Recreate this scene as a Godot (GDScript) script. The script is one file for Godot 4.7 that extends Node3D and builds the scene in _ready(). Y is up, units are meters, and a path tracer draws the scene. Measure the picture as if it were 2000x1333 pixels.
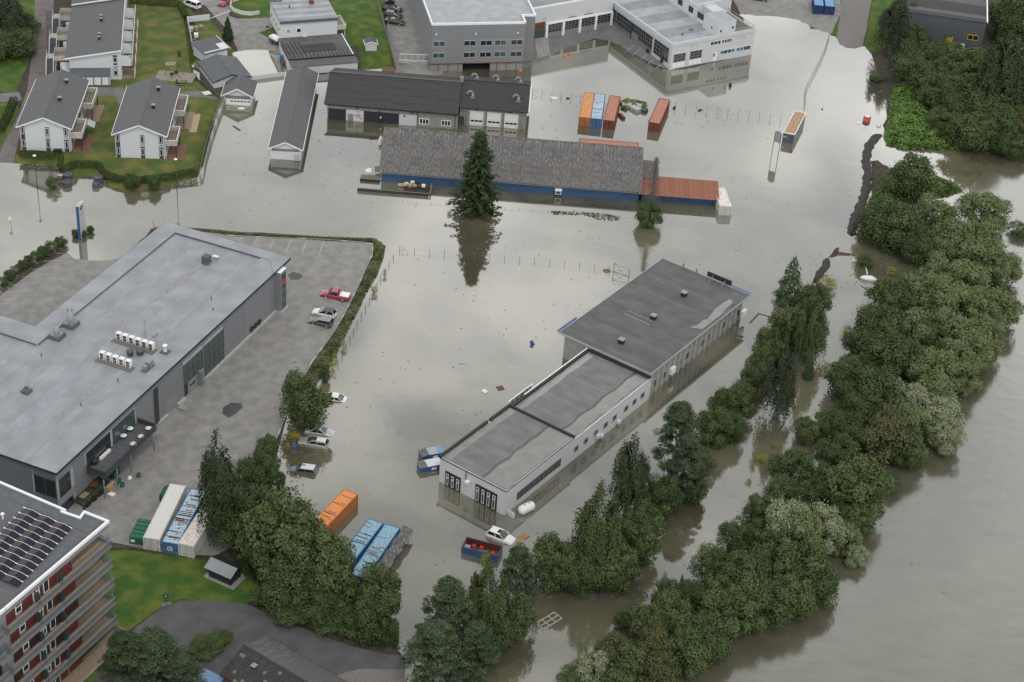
extends Node3D
# A flooded industrial estate beside a river, seen from the air. Units are metres, y is up and the flood stands at y = 0.

var M := {}
var T := {}
var boxes := {}
var frames := {}
var taken := {}
var rng := RandomNumberGenerator.new()

# ---------------------------------------------------------------- naming and tagging
func numbered(called: String) -> String:
	var k: int = taken.get(called, 0)
	taken[called] = k + 1
	return called if k == 0 else "%s_%03d" % [called, k]

func tag(o: Node3D, label: String, category: String, group := "") -> Node3D:
	o.set_meta("label", label)
	o.set_meta("category", category)
	if group != "":
		o.set_meta("group", group)
	return o

func thing(called: String, label: String, category: String, at := Vector3.ZERO, turn := 0.0, group := "") -> Node3D:
	var o := Node3D.new()
	o.name = numbered(called)
	add_child(o)
	o.position = at
	o.rotation.y = turn
	return tag(o, label, category, group)

func copy_of(o: Node3D, at: Vector3, turn: float, label := "", group := "") -> Node3D:
	var c: Node3D = o.duplicate()
	var base := String(o.name)
	if base.length() > 4 and base[-4] == "_" and base.right(3).is_valid_int():
		base = base.left(-4)
	c.name = numbered(base)
	add_child(c)
	c.position = at
	c.rotation.y = turn
	if label != "":
		c.set_meta("label", label)
	if group != "":
		c.set_meta("group", group)
	return c

func part(called: String, parent: Node, mesh: Mesh, mat: Material, xf := Transform3D.IDENTITY) -> MeshInstance3D:
	var o := MeshInstance3D.new()
	o.name = called
	o.mesh = mesh
	o.material_override = mat
	parent.add_child(o, true)
	o.transform = xf
	return o

func struct(called: String, mesh: Mesh, mat: Material) -> MeshInstance3D:
	var o := MeshInstance3D.new()
	o.name = numbered(called)
	o.mesh = mesh
	o.material_override = mat
	add_child(o)
	o.set_meta("kind", "structure")
	return o

func single(called: String, label: String, category: String, mesh: Mesh, mat: Material, at := Vector3.ZERO, turn := 0.0, group := "") -> MeshInstance3D:
	var o := MeshInstance3D.new()
	o.name = numbered(called)
	o.mesh = mesh
	o.material_override = mat
	add_child(o)
	o.position = at
	o.rotation.y = turn
	tag(o, label, category, group)
	return o

func box_mesh(size: Vector3) -> BoxMesh:
	var key := size.snapped(Vector3.ONE * 0.001)
	if not boxes.has(key):
		var b := BoxMesh.new()
		b.size = key
		boxes[key] = b
	return boxes[key]

# a box as a part: centre and size in its parent's axes
func pb(called: String, parent: Node, c: Vector3, size: Vector3, mat: Material, turn := Basis.IDENTITY) -> MeshInstance3D:
	return part(called, parent, box_mesh(size), mat, Transform3D(turn, c))

# ---------------------------------------------------------------- mesh building
func st(smooth := false) -> SurfaceTool:
	var s := SurfaceTool.new()
	s.begin(Mesh.PRIMITIVE_TRIANGLES)
	s.set_smooth_group(0 if smooth else -1)
	return s

func fin(s: SurfaceTool) -> ArrayMesh:
	s.generate_normals()
	return s.commit()

func tri(s: SurfaceTool, a: Vector3, b: Vector3, c: Vector3) -> void:   # counter-clockwise seen from its front
	s.add_vertex(a)
	s.add_vertex(c)
	s.add_vertex(b)

func quad(s: SurfaceTool, a: Vector3, b: Vector3, c: Vector3, d: Vector3) -> void:
	tri(s, a, b, c)
	tri(s, a, c, d)

func hexa(s: SurfaceTool, p: Array) -> void:   # p[0..3] bottom ring and p[4..7] top ring, both counter-clockwise seen from above
	quad(s, p[3], p[2], p[1], p[0])
	quad(s, p[4], p[5], p[6], p[7])
	for i in 4:
		var j := (i + 1) % 4
		quad(s, p[i], p[j], p[j + 4], p[i + 4])

func bx(s: SurfaceTool, c: Vector3, size: Vector3, b := Basis.IDENTITY) -> void:
	var p := []
	for y in [-0.5, 0.5]:
		for k in [Vector2(-0.5, 0.5), Vector2(0.5, 0.5), Vector2(0.5, -0.5), Vector2(-0.5, -0.5)]:
			p.append(c + b * Vector3(k.x * size.x, y * size.y, k.y * size.z))
	hexa(s, p)

func tube(s: SurfaceTool, a: Vector3, b: Vector3, r: float, n := 6, r2 := -1.0, caps := true) -> void:
	var w := (b - a).normalized()
	var u := w.cross(Vector3.RIGHT if absf(w.x) < 0.8 else Vector3.UP).normalized()
	var v := w.cross(u)
	var q := r if r2 < 0.0 else r2
	for i in n:
		var t0 := TAU * i / n
		var t1 := TAU * (i + 1) / n
		var d0 := u * cos(t0) + v * sin(t0)
		var d1 := u * cos(t1) + v * sin(t1)
		quad(s, a + d0 * r, a + d1 * r, b + d1 * q, b + d0 * q)
		if caps:
			tri(s, a, a + d1 * r, a + d0 * r)
			tri(s, b, b + d0 * q, b + d1 * q)

func path_tube(s: SurfaceTool, pts: Array, r: float, n := 6) -> void:
	for i in pts.size() - 1:
		tube(s, pts[i], pts[i + 1], r, n)

func ccw(poly: Array) -> PackedVector2Array:
	var p := PackedVector2Array(poly)
	if Geometry2D.is_polygon_clockwise(p):
		p.reverse()
	return p

# outline in (x, y) extruded along z
func extr(s: SurfaceTool, poly: Array, z0: float, z1: float) -> void:
	var area := 0.0
	for i in poly.size():
		area += poly[i].cross(poly[(i + 1) % poly.size()])
	var p := PackedVector2Array(poly)
	if area < 0.0:
		p.reverse()
	var ids := Geometry2D.triangulate_polygon(p)
	for i in range(0, ids.size(), 3):
		var a := p[ids[i]]
		var b := p[ids[i + 1]]
		var c := p[ids[i + 2]]
		if (b - a).cross(c - a) < 0.0:
			var k := b
			b = c
			c = k
		tri(s, Vector3(a.x, a.y, z1), Vector3(b.x, b.y, z1), Vector3(c.x, c.y, z1))
		tri(s, Vector3(a.x, a.y, z0), Vector3(c.x, c.y, z0), Vector3(b.x, b.y, z0))
	for i in p.size():
		var a := p[i]
		var b := p[(i + 1) % p.size()]
		quad(s, Vector3(a.x, a.y, z1), Vector3(a.x, a.y, z0), Vector3(b.x, b.y, z0), Vector3(b.x, b.y, z1))

# footprint in (x, z) raised from y0 to y1
func prism(s: SurfaceTool, poly: Array, y0: float, y1: float) -> void:
	var flat := []
	for q in poly:
		flat.append(Vector2(q.x, -q.y))
	var area := 0.0
	for i in flat.size():
		area += flat[i].cross(flat[(i + 1) % flat.size()])
	if area < 0.0:
		flat.reverse()
	var p := PackedVector2Array(flat)
	var ids := Geometry2D.triangulate_polygon(p)
	var v := func(q: Vector2, y: float) -> Vector3: return Vector3(q.x, y, -q.y)
	for i in range(0, ids.size(), 3):
		var a := p[ids[i]]
		var b := p[ids[i + 1]]
		var c := p[ids[i + 2]]
		if (b - a).cross(c - a) < 0.0:
			var k := b
			b = c
			c = k
		tri(s, Vector3(a.x, y1, -a.y), Vector3(b.x, y1, -b.y), Vector3(c.x, y1, -c.y))
		tri(s, Vector3(a.x, y0, -a.y), Vector3(c.x, y0, -c.y), Vector3(b.x, y0, -b.y))
	for i in p.size():
		var a := p[i]
		var b := p[(i + 1) % p.size()]
		quad(s, Vector3(a.x, y0, -a.y), Vector3(b.x, y0, -b.y), Vector3(b.x, y1, -b.y), Vector3(a.x, y1, -a.y))

func lathe(s: SurfaceTool, prof: Array, n := 16, at := Vector3.ZERO, b := Basis.IDENTITY) -> void:   # (radius, height) from bottom to top
	for i in prof.size() - 1:
		for k in n:
			var t0 := TAU * k / n
			var t1 := TAU * (k + 1) / n
			var d0 := Vector3(cos(t0), 0, -sin(t0))
			var d1 := Vector3(cos(t1), 0, -sin(t1))
			var p := prof[i] as Vector2
			var q := prof[i + 1] as Vector2
			var a0 := at + b * (d0 * p.x + Vector3.UP * p.y)
			var a1 := at + b * (d1 * p.x + Vector3.UP * p.y)
			var c0 := at + b * (d0 * q.x + Vector3.UP * q.y)
			var c1 := at + b * (d1 * q.x + Vector3.UP * q.y)
			if p.x > 0.0001:
				tri(s, a0, a1, c1)
			if q.x > 0.0001:
				tri(s, a0, c1, c0)

# ---------------------------------------------------------------- materials (base colours are linear, real-world values)
func lin(r: float, g: float, b: float) -> Color:
	return Color(r, g, b).linear_to_srgb()

func noise_tex(size: int, freq: float, oct: int, lo: float, hi: float, seed_: int, stretch := Vector2.ONE, kind := FastNoiseLite.TYPE_SIMPLEX_SMOOTH) -> ImageTexture:
	# a grey tile that wraps: noise on a torus, so repeats have no seam
	var fn := FastNoiseLite.new()
	fn.seed = seed_
	fn.noise_type = kind
	fn.frequency = freq
	fn.fractal_octaves = oct
	var im := fn.get_seamless_image(int(size / stretch.x), int(size / stretch.y), false, false, 0.25, true)
	im.convert(Image.FORMAT_L8)
	im.resize(size, size, Image.INTERPOLATE_CUBIC)
	var out := Image.create_empty(size, size, false, Image.FORMAT_RGB8)
	for y in size:
		for x in size:
			var v := lerpf(lo, hi, im.get_pixel(x, y).r)
			out.set_pixel(x, y, Color(v, v, v))
	return ImageTexture.create_from_image(out)

func two_tone(size: int, freq: float, oct: int, a: Color, b: Color, edge: float, soft: float, seed_: int, stretch := Vector2.ONE) -> ImageTexture:
	var fn := FastNoiseLite.new()
	fn.seed = seed_
	fn.frequency = freq
	fn.fractal_octaves = oct
	var im := fn.get_seamless_image(int(size / stretch.x), int(size / stretch.y), false, false, 0.25, true)
	im.convert(Image.FORMAT_L8)
	im.resize(size, size, Image.INTERPOLATE_CUBIC)
	var out := Image.create_empty(size, size, false, Image.FORMAT_RGB8)
	for y in size:
		for x in size:
			var v := smoothstep(edge - soft, edge + soft, im.get_pixel(x, y).r)
			out.set_pixel(x, y, a.lerp(b, v))
	return ImageTexture.create_from_image(out)

# silt in still water: warped streaks, wrapping
func swirl_tex(size: int) -> ImageTexture:
	var fn := FastNoiseLite.new()
	fn.seed = 61
	fn.frequency = 0.007
	fn.fractal_octaves = 6
	fn.domain_warp_enabled = true
	fn.domain_warp_amplitude = 60.0
	fn.domain_warp_frequency = 0.012
	var im := fn.get_seamless_image(size, size, false, false, 0.25, true)
	im.convert(Image.FORMAT_RGB8)
	for y in size:
		for x in size:
			var v := lerpf(0.72, 1.0, smoothstep(0.2, 0.75, im.get_pixel(x, y).r))
			im.set_pixel(x, y, Color(v, v, v * 0.995))
	return ImageTexture.create_from_image(im)

func mat(key: String, c: Color, rough := 0.8, tex := "", scale := 0.2, metal := 0.0, spec := 0.5) -> StandardMaterial3D:
	var m := StandardMaterial3D.new()
	m.resource_name = key
	m.albedo_color = c
	m.roughness = rough
	m.metallic = metal
	m.metallic_specular = spec
	if tex != "":
		m.albedo_texture = T[tex]
		m.uv1_triplanar = true
		m.uv1_world_triplanar = true
		m.uv1_scale = Vector3.ONE * scale
	M[key] = m
	return m

# ---------------------------------------------------------------- camera, sky and light
func _ready() -> void:
	rng.seed = 20230809
	var cam := Camera3D.new()
	cam.name = "camera"
	cam.position = Vector3(0, 171.5, 257.66)
	cam.rotation = Vector3(-0.587263, 0, 0.0766)
	cam.fov = 21.565
	cam.near = 1.0
	cam.far = 3000.0
	add_child(cam)
	cam.current = true
	var env := Environment.new()
	env.background_mode = Environment.BG_SKY
	var sky := Sky.new()
	var pano := PanoramaSkyMaterial.new()
	pano.panorama = cloud_panorama()
	sky.sky_material = pano
	env.sky = sky
	env.background_energy_multiplier = 1.0
	env.tonemap_mode = Environment.TONE_MAPPER_LINEAR
	env.tonemap_exposure = 1.0
	env.sdfgi_enabled = true
	env.ssao_enabled = true
	env.ssil_enabled = true
	var we := WorldEnvironment.new()
	we.name = "world_environment"
	we.environment = env
	add_child(we)
	var sun := DirectionalLight3D.new()
	sun.name = "sun"
	sun.light_energy = 0.32
	sun.light_color = Color(1.0, 0.97, 0.93)
	sun.light_angular_distance = 14.0
	sun.rotation = Vector3(deg_to_rad(-58.0), deg_to_rad(16.0), 0)
	sun.shadow_enabled = true
	add_child(sun)
	make_materials()
	make_terrain()
	make_buildings()
	make_vehicles()
	make_containers()
	make_details()
	make_trees()

# an overcast sky with brighter and greyer cloud, the same all round
func cloud_panorama() -> ImageTexture:
	var fn := FastNoiseLite.new()
	fn.seed = 11
	fn.frequency = 2.9
	fn.fractal_octaves = 4
	fn.fractal_gain = 0.42
	var w := 768
	var h := 384
	var im := Image.create_empty(w, h, false, Image.FORMAT_RGBF)
	for y in h:
		var el := (0.5 - (y + 0.5) / h) * PI
		for x in w:
			var az := (x + 0.5) / w * TAU
			var d := Vector3(cos(el) * sin(az), maxf(sin(el), 0.0), cos(el) * cos(az))
			# cloud layer: project the direction on a high dome so that clouds flatten towards the horizon
			var q := d / (d.y + 0.55) * 2.4
			var n := fn.get_noise_3dv(q)
			var puff := smoothstep(-0.15, 0.5, n)
			var c := Color(1.02, 1.05, 1.07).lerp(Color(1.85, 1.82, 1.77), puff)
			im.set_pixel(x, y, c * lerpf(1.1, 0.52, smoothstep(0.38, 0.82, d.y)))
	return ImageTexture.create_from_image(im)

func make_materials() -> void:
	T.fine = noise_tex(256, 0.09, 4, 0.80, 1.0, 3)
	T.mottle = noise_tex(512, 0.012, 6, 0.86, 1.0, 5)
	T.blotch = noise_tex(512, 0.008, 6, 0.84, 1.0, 8)
	T.streak = noise_tex(512, 0.03, 4, 0.80, 1.0, 12, Vector2(1, 8))
	T.grass = two_tone(512, 0.012, 7, Color(0.27, 0.35, 0.14), Color(0.42, 0.40, 0.21), 0.52, 0.3, 21)
	T.lush = two_tone(512, 0.016, 6, Color(0.20, 0.33, 0.10), Color(0.37, 0.41, 0.15), 0.5, 0.35, 22)
	T.grit = noise_tex(512, 0.05, 5, 0.70, 1.0, 31)
	T.wear = noise_tex(512, 0.012, 7, 0.80, 1.0, 33)
	T.rust_orange = two_tone(512, 0.05, 6, Color(0.48, 0.33, 0.25), Color(0.88, 0.56, 0.33), 0.24, 0.10, 41, Vector2(1, 3))
	T.rust_blue = two_tone(512, 0.045, 6, Color(0.42, 0.24, 0.18), Color(0.53, 0.69, 0.77), 0.30, 0.05, 43)
	T.rust_pale = two_tone(512, 0.04, 6, Color(0.44, 0.28, 0.20), Color(0.68, 0.77, 0.85), 0.36, 0.06, 44)
	T.rust_white = two_tone(512, 0.03, 7, Color(0.72, 0.60, 0.52), Color(0.86, 0.86, 0.85), 0.38, 0.2, 45)
	T.rust_roof = two_tone(512, 0.03, 6, Color(0.44, 0.29, 0.24), Color(0.64, 0.44, 0.36), 0.48, 0.3, 46)
	T.rust_mud = two_tone(512, 0.014, 6, Color(0.55, 0.42, 0.33), Color(0.76, 0.66, 0.55), 0.5, 0.3, 47)
	T.lichen = two_tone(512, 0.045, 6, Color(0.30, 0.297, 0.30), Color(0.53, 0.525, 0.52), 0.52, 0.24, 51, Vector2(1, 6))
	T.silt = swirl_tex(512)
	T.mud = noise_tex(512, 0.02, 6, 0.55, 1.0, 63)
	var ripple := FastNoiseLite.new()
	ripple.seed = 71
	ripple.frequency = 0.02
	ripple.fractal_octaves = 4
	var bump := ripple.get_seamless_image(512, 512)
	bump.convert(Image.FORMAT_RGBA8)
	bump.bump_map_to_normal_map(3.0)
	T.ripple = ImageTexture.create_from_image(bump)
	# ground
	mat("soil", lin(0.085, 0.072, 0.05), 0.95, "mud", 0.08)
	mat("silt_bed", lin(0.11, 0.10, 0.075), 0.9, "mud", 0.05)
	mat("asphalt", lin(0.20, 0.20, 0.205), 0.9, "wear", 0.045)
	mat("asphalt_old", lin(0.30, 0.292, 0.285), 0.9, "wear", 0.06)
	mat("asphalt_dark", lin(0.125, 0.123, 0.128), 0.9, "wear", 0.05)
	mat("asphalt_wet", lin(0.05, 0.05, 0.05), 0.3, "wear", 0.06)
	mat("road_brown", lin(0.20, 0.175, 0.175), 0.92, "wear", 0.06)
	mat("gravel", lin(0.26, 0.25, 0.24), 0.95, "grit", 0.12)
	mat("concrete", lin(0.34, 0.33, 0.31), 0.85, "streak", 0.15)
	mat("concrete_dark", lin(0.17, 0.165, 0.155), 0.85, "streak", 0.2)
	mat("lawn_dry", Color(1, 1, 1), 0.95, "grass", 0.035)
	mat("lawn", Color(1, 1, 1), 0.95, "lush", 0.03)
	mat("sand", lin(0.36, 0.33, 0.28), 0.95, "grit", 0.2)
	mat("dike", lin(0.085, 0.08, 0.078), 0.95, "mud", 0.25)
	# thick muddy water: opaque, glossy, the river rippled
	for q in [["flood_water", 0.009, 0.05, 0.012], ["river_water", 0.02, 0.14, 0.07]]:
		var water := mat(q[0], lin(0.152, 0.146, 0.100) if q[0] == "flood_water" else lin(0.126, 0.121, 0.086), q[2], "silt" if q[0] == "flood_water" else "mottle", q[1], 0.0, 0.7)
		water.refraction_enabled = true
		water.refraction_scale = 0.075
		water.clearcoat_enabled = true
		water.clearcoat = 1.0
		water.clearcoat_roughness = q[2]
		water.normal_enabled = true
		water.normal_texture = T.ripple
		water.normal_scale = q[3]
	M.river_water.uv1_scale = Vector3(0.02, 0.02, 0.034)
	# building surfaces
	mat("white_paint", lin(0.76, 0.79, 0.83), 0.6, "fine", 0.3)
	mat("white_render", lin(0.70, 0.72, 0.75), 0.7, "fine", 0.2)
	mat("white_trim", lin(0.80, 0.81, 0.82), 0.5)
	mat("white_dirty", lin(0.52, 0.53, 0.52), 0.75, "streak", 0.25)
	mat("pale_boards", lin(0.36, 0.37, 0.35), 0.7, "streak", 0.3)
	mat("grey_weathered", lin(0.26, 0.25, 0.235), 0.85, "streak", 0.4)
	mat("panel_grey", lin(0.245, 0.255, 0.275), 0.5, "fine", 0.3)
	mat("panel_grey_b", lin(0.23, 0.24, 0.26), 0.5, "fine", 0.3)
	mat("panel_light", lin(0.28, 0.287, 0.305), 0.5, "fine", 0.3)
	mat("panel_slate", lin(0.125, 0.14, 0.16), 0.5, "fine", 0.3)
	mat("lavender", lin(0.30, 0.29, 0.33), 0.6, "fine", 0.3)
	mat("roof_grey", lin(0.125, 0.13, 0.14), 0.85, "mottle", 0.2)
	mat("roof_grey_b", lin(0.118, 0.122, 0.132), 0.85, "mottle", 0.2)
	mat("roof_dark", lin(0.055, 0.05, 0.053), 0.8, "mottle", 0.15)
	mat("roof_dark_b", lin(0.05, 0.045, 0.048), 0.8, "mottle", 0.15)
	mat("felt", lin(0.205, 0.205, 0.21), 0.9, "blotch", 0.06)
	mat("felt_b", lin(0.19, 0.19, 0.196), 0.9, "blotch", 0.06)
	mat("felt_c", lin(0.198, 0.199, 0.203), 0.9, "blotch", 0.05)
	mat("felt_old", lin(0.13, 0.132, 0.138), 0.9, "blotch", 0.06)
	mat("felt_old_b", lin(0.12, 0.122, 0.128), 0.9, "blotch", 0.06)
	mat("felt_old_c", lin(0.138, 0.139, 0.142), 0.9, "blotch", 0.06)
	mat("hall_roof", lin(0.33, 0.35, 0.385), 0.75, "blotch", 0.04)
	mat("hall_roof_b", lin(0.315, 0.335, 0.37), 0.75, "blotch", 0.04)
	mat("hall_roof_c", lin(0.32, 0.342, 0.38), 0.75, "blotch", 0.05)
	mat("membrane", lin(0.40, 0.43, 0.465), 0.7, "mottle", 0.05)
	mat("membrane_mid", lin(0.30, 0.32, 0.35), 0.75, "blotch", 0.05)
	mat("membrane_dark", lin(0.115, 0.125, 0.14), 0.75, "mottle", 0.1)
	mat("felt_wet", lin(0.075, 0.075, 0.077), 0.35)
	mat("roof_puddle", lin(0.235, 0.228, 0.212), 0.05, "mottle", 0.05, 0.0, 1.0)
	mat("black_trim", lin(0.02, 0.021, 0.024), 0.6)
	mat("dark_door", lin(0.022, 0.026, 0.036), 0.55)
	mat("dark_grey", lin(0.05, 0.053, 0.06), 0.6)
	mat("steel", lin(0.36, 0.38, 0.40), 0.4, "fine", 0.5, 0.5)
	mat("galvanised", lin(0.30, 0.33, 0.36), 0.45, "mottle", 0.6, 0.4)
	mat("glass", lin(0.018, 0.022, 0.026), 0.08, "", 0.2, 0.0, 0.6)
	mat("glass_green", lin(0.05, 0.085, 0.08), 0.08, "", 0.2, 0.0, 0.6)
	mat("glass_blue", lin(0.06, 0.17, 0.33), 0.15)
	mat("blind", lin(0.30, 0.30, 0.29), 0.8)
	mat("blue_wall", lin(0.045, 0.115, 0.235), 0.7, "streak", 0.3)
	mat("asbestos", Color(1, 1, 1), 0.95, "lichen", 0.22)
	mat("asbestos_b", Color(0.94, 0.93, 0.95), 0.95, "lichen", 0.22)
	mat("asbestos_c", Color(1.0, 0.99, 0.98), 0.95, "lichen", 0.27)
	mat("skylight", lin(0.15, 0.14, 0.12), 0.7, "streak", 0.5)
	mat("rusty_roof", Color(1, 1, 1), 0.9, "rust_roof", 0.25)
	mat("rusty_roof_b", Color(1, 0.93, 0.9), 0.9, "rust_roof", 0.3)
	mat("red_panel", lin(0.135, 0.028, 0.02), 0.6, "fine", 0.3)
	mat("maroon_panel", lin(0.05, 0.018, 0.018), 0.6, "fine", 0.3)
	mat("decking", lin(0.33, 0.255, 0.185), 0.8, "streak", 0.5)
	mat("decking_red", lin(0.23, 0.12, 0.085), 0.8, "streak", 0.5)
	mat("decking_new", lin(0.52, 0.40, 0.27), 0.8, "streak", 0.5)
	mat("timber", lin(0.42, 0.29, 0.17), 0.8, "streak", 0.5)
	mat("timber_old", lin(0.20, 0.175, 0.15), 0.9, "streak", 0.5)
	mat("timber_dark", lin(0.045, 0.042, 0.04), 0.9, "streak", 0.5)
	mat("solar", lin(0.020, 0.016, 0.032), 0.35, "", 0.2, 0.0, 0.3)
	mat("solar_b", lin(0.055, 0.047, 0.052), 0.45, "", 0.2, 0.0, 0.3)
	mat("yellow", lin(0.55, 0.42, 0.02), 0.6)
	mat("brown_clad", lin(0.16, 0.07, 0.03), 0.7, "streak", 0.4)
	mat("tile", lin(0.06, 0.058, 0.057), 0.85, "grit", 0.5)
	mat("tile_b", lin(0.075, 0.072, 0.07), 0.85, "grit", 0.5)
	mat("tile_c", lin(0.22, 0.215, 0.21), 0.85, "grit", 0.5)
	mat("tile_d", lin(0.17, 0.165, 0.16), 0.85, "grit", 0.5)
	mat("chalk", lin(0.78, 0.78, 0.78), 0.9)
	mat("line_paint", lin(0.58, 0.57, 0.55), 0.85, "grit", 0.5)
	# small things
	mat("rubber", lin(0.014, 0.014, 0.015), 0.85)
	mat("rim", lin(0.40, 0.41, 0.42), 0.4, "", 0.2, 0.5)
	mat("headlight", lin(0.6, 0.62, 0.64), 0.2)
	mat("taillight", lin(0.30, 0.012, 0.01), 0.3)
	mat("plastic_black", lin(0.016, 0.017, 0.019), 0.55)
	mat("plastic_grey", lin(0.10, 0.105, 0.135), 0.55, "fine", 0.6)
	mat("plastic_white", lin(0.75, 0.76, 0.76), 0.5)
	mat("plastic_blue", lin(0.03, 0.085, 0.30), 0.4)
	mat("plastic_green", lin(0.012, 0.15, 0.085), 0.5, "fine", 0.3)
	mat("tarp_green", lin(0.042, 0.052, 0.03), 0.7, "fine", 0.6)
	mat("buoy_red", lin(0.42, 0.035, 0.02), 0.5)
	mat("safety_orange", lin(0.62, 0.17, 0.02), 0.6)
	mat("cardboard", lin(0.40, 0.24, 0.12), 0.9)
	mat("foam_wood", lin(0.60, 0.47, 0.30), 0.85, "streak", 0.6)
	mat("skin", lin(0.45, 0.27, 0.19), 0.6)
	mat("wool_dark", lin(0.02, 0.02, 0.024), 0.9)
	mat("flag_orange", lin(0.62, 0.26, 0.12), 0.8)
	mat("flag_cloth_pale", lin(0.62, 0.64, 0.66), 0.8)
	mat("sign_grey", lin(0.42, 0.45, 0.49), 0.5)
	mat("sign_blue", lin(0.035, 0.085, 0.23), 0.5)
	mat("sign_board", lin(0.24, 0.26, 0.31), 0.6)
	mat("red_print", lin(0.50, 0.03, 0.05), 0.7)
	mat("ink", lin(0.03, 0.03, 0.035), 0.8)

# ---------------------------------------------------------------- terrain
const CELL := 1.6
const X0 := -176.0
const Z0 := -230.0
const NX := 224
const NZ := 214
var ground := PackedFloat32Array()

func edge_distance(p: Vector2, poly: PackedVector2Array) -> float:   # positive inside
	var best := 1e9
	var n := poly.size()
	for i in n:
		var a := poly[i]
		var ab := poly[(i + 1) % n] - a
		var t := clampf((p - a).dot(ab) / maxf(ab.length_squared(), 1e-6), 0.0, 1.0)
		best = minf(best, (p - a - ab * t).length_squared())
	best = sqrt(best)
	return best if Geometry2D.is_point_in_polygon(p, poly) else -best

func height_at(x: float, z: float) -> float:
	var fx := clampf((x - X0) / CELL, 0.0, NX - 1.001)
	var fz := clampf((z - Z0) / CELL, 0.0, NZ - 1.001)
	var i := int(fx)
	var k := int(fz)
	var u := fx - i
	var v := fz - k
	var a := ground[k * NX + i]
	var b := ground[k * NX + i + 1]
	var c := ground[(k + 1) * NX + i]
	var d := ground[(k + 1) * NX + i + 1]
	if u + v <= 1.0:
		return a + (b - a) * u + (c - a) * v
	return d + (c - d) * (1.0 - u) + (b - d) * (1.0 - v)

func on_ground(x: float, z: float, up := 0.0) -> Vector3:
	return Vector3(x, height_at(x, z) + up, z)

# a sheet that follows the terrain inside an outline
func drape(poly: Array, lift: float) -> ArrayMesh:
	var p := ccw(poly)
	var lo := p[0]
	var hi := p[0]
	for q in p:
		lo = lo.min(q)
		hi = hi.max(q)
	var s := st(true)
	var i0 := maxi(0, int((lo.x - X0) / CELL) - 1)
	var i1 := mini(NX - 2, int((hi.x - X0) / CELL) + 1)
	var k0 := maxi(0, int((lo.y - Z0) / CELL) - 1)
	var k1 := mini(NZ - 2, int((hi.y - Z0) / CELL) + 1)
	for k in range(k0, k1 + 1):
		for i in range(i0, i1 + 1):
			var x := X0 + i * CELL
			var z := Z0 + k * CELL
			var a := Vector2(x, z)
			var b := Vector2(x + CELL, z)
			var c := Vector2(x, z + CELL)
			var d := Vector2(x + CELL, z + CELL)
			var ctr := Vector2(x + CELL * 0.5, z + CELL * 0.5)
			var e := edge_distance(ctr, p)
			if e < -CELL:
				continue
			for t in [[a, c, b], [b, c, d]]:
				if e > CELL:
					for q in [0, 1, 2]:
						var w: Vector2 = t[[0, 2, 1][q]]
						s.add_vertex(Vector3(w.x, height_at(w.x, w.y) + lift, w.y))
					continue
				for piece in Geometry2D.intersect_polygons(p, ccw(t)):
					var ids := Geometry2D.triangulate_polygon(piece)
					for m in range(0, ids.size(), 3):
						var va: Vector2 = piece[ids[m]]
						var vb: Vector2 = piece[ids[m + 1]]
						var vc: Vector2 = piece[ids[m + 2]]
						if (vb - va).cross(vc - va) < 0.0:
							var sw := vb
							vb = vc
							vc = sw
						for w in [va, vb, vc]:
							s.add_vertex(Vector3(w.x, height_at(w.x, w.y) + lift, w.y))
	return fin(s)

# roughen an outline so that it does not read as ruled
func ragged(poly: Array, step: float, amount: float) -> Array:
	var fn := FastNoiseLite.new()
	fn.seed = 5
	fn.frequency = 0.22
	var out := []
	for i in poly.size():
		var a: Vector2 = poly[i]
		var b: Vector2 = poly[(i + 1) % poly.size()]
		var n := maxi(1, int(a.distance_to(b) / step))
		for k in n:
			var q := a.lerp(b, float(k) / n)
			out.append(q + Vector2(fn.get_noise_2d(q.x, q.y), fn.get_noise_2d(q.y + 70, q.x)) * amount)
	return out

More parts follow.
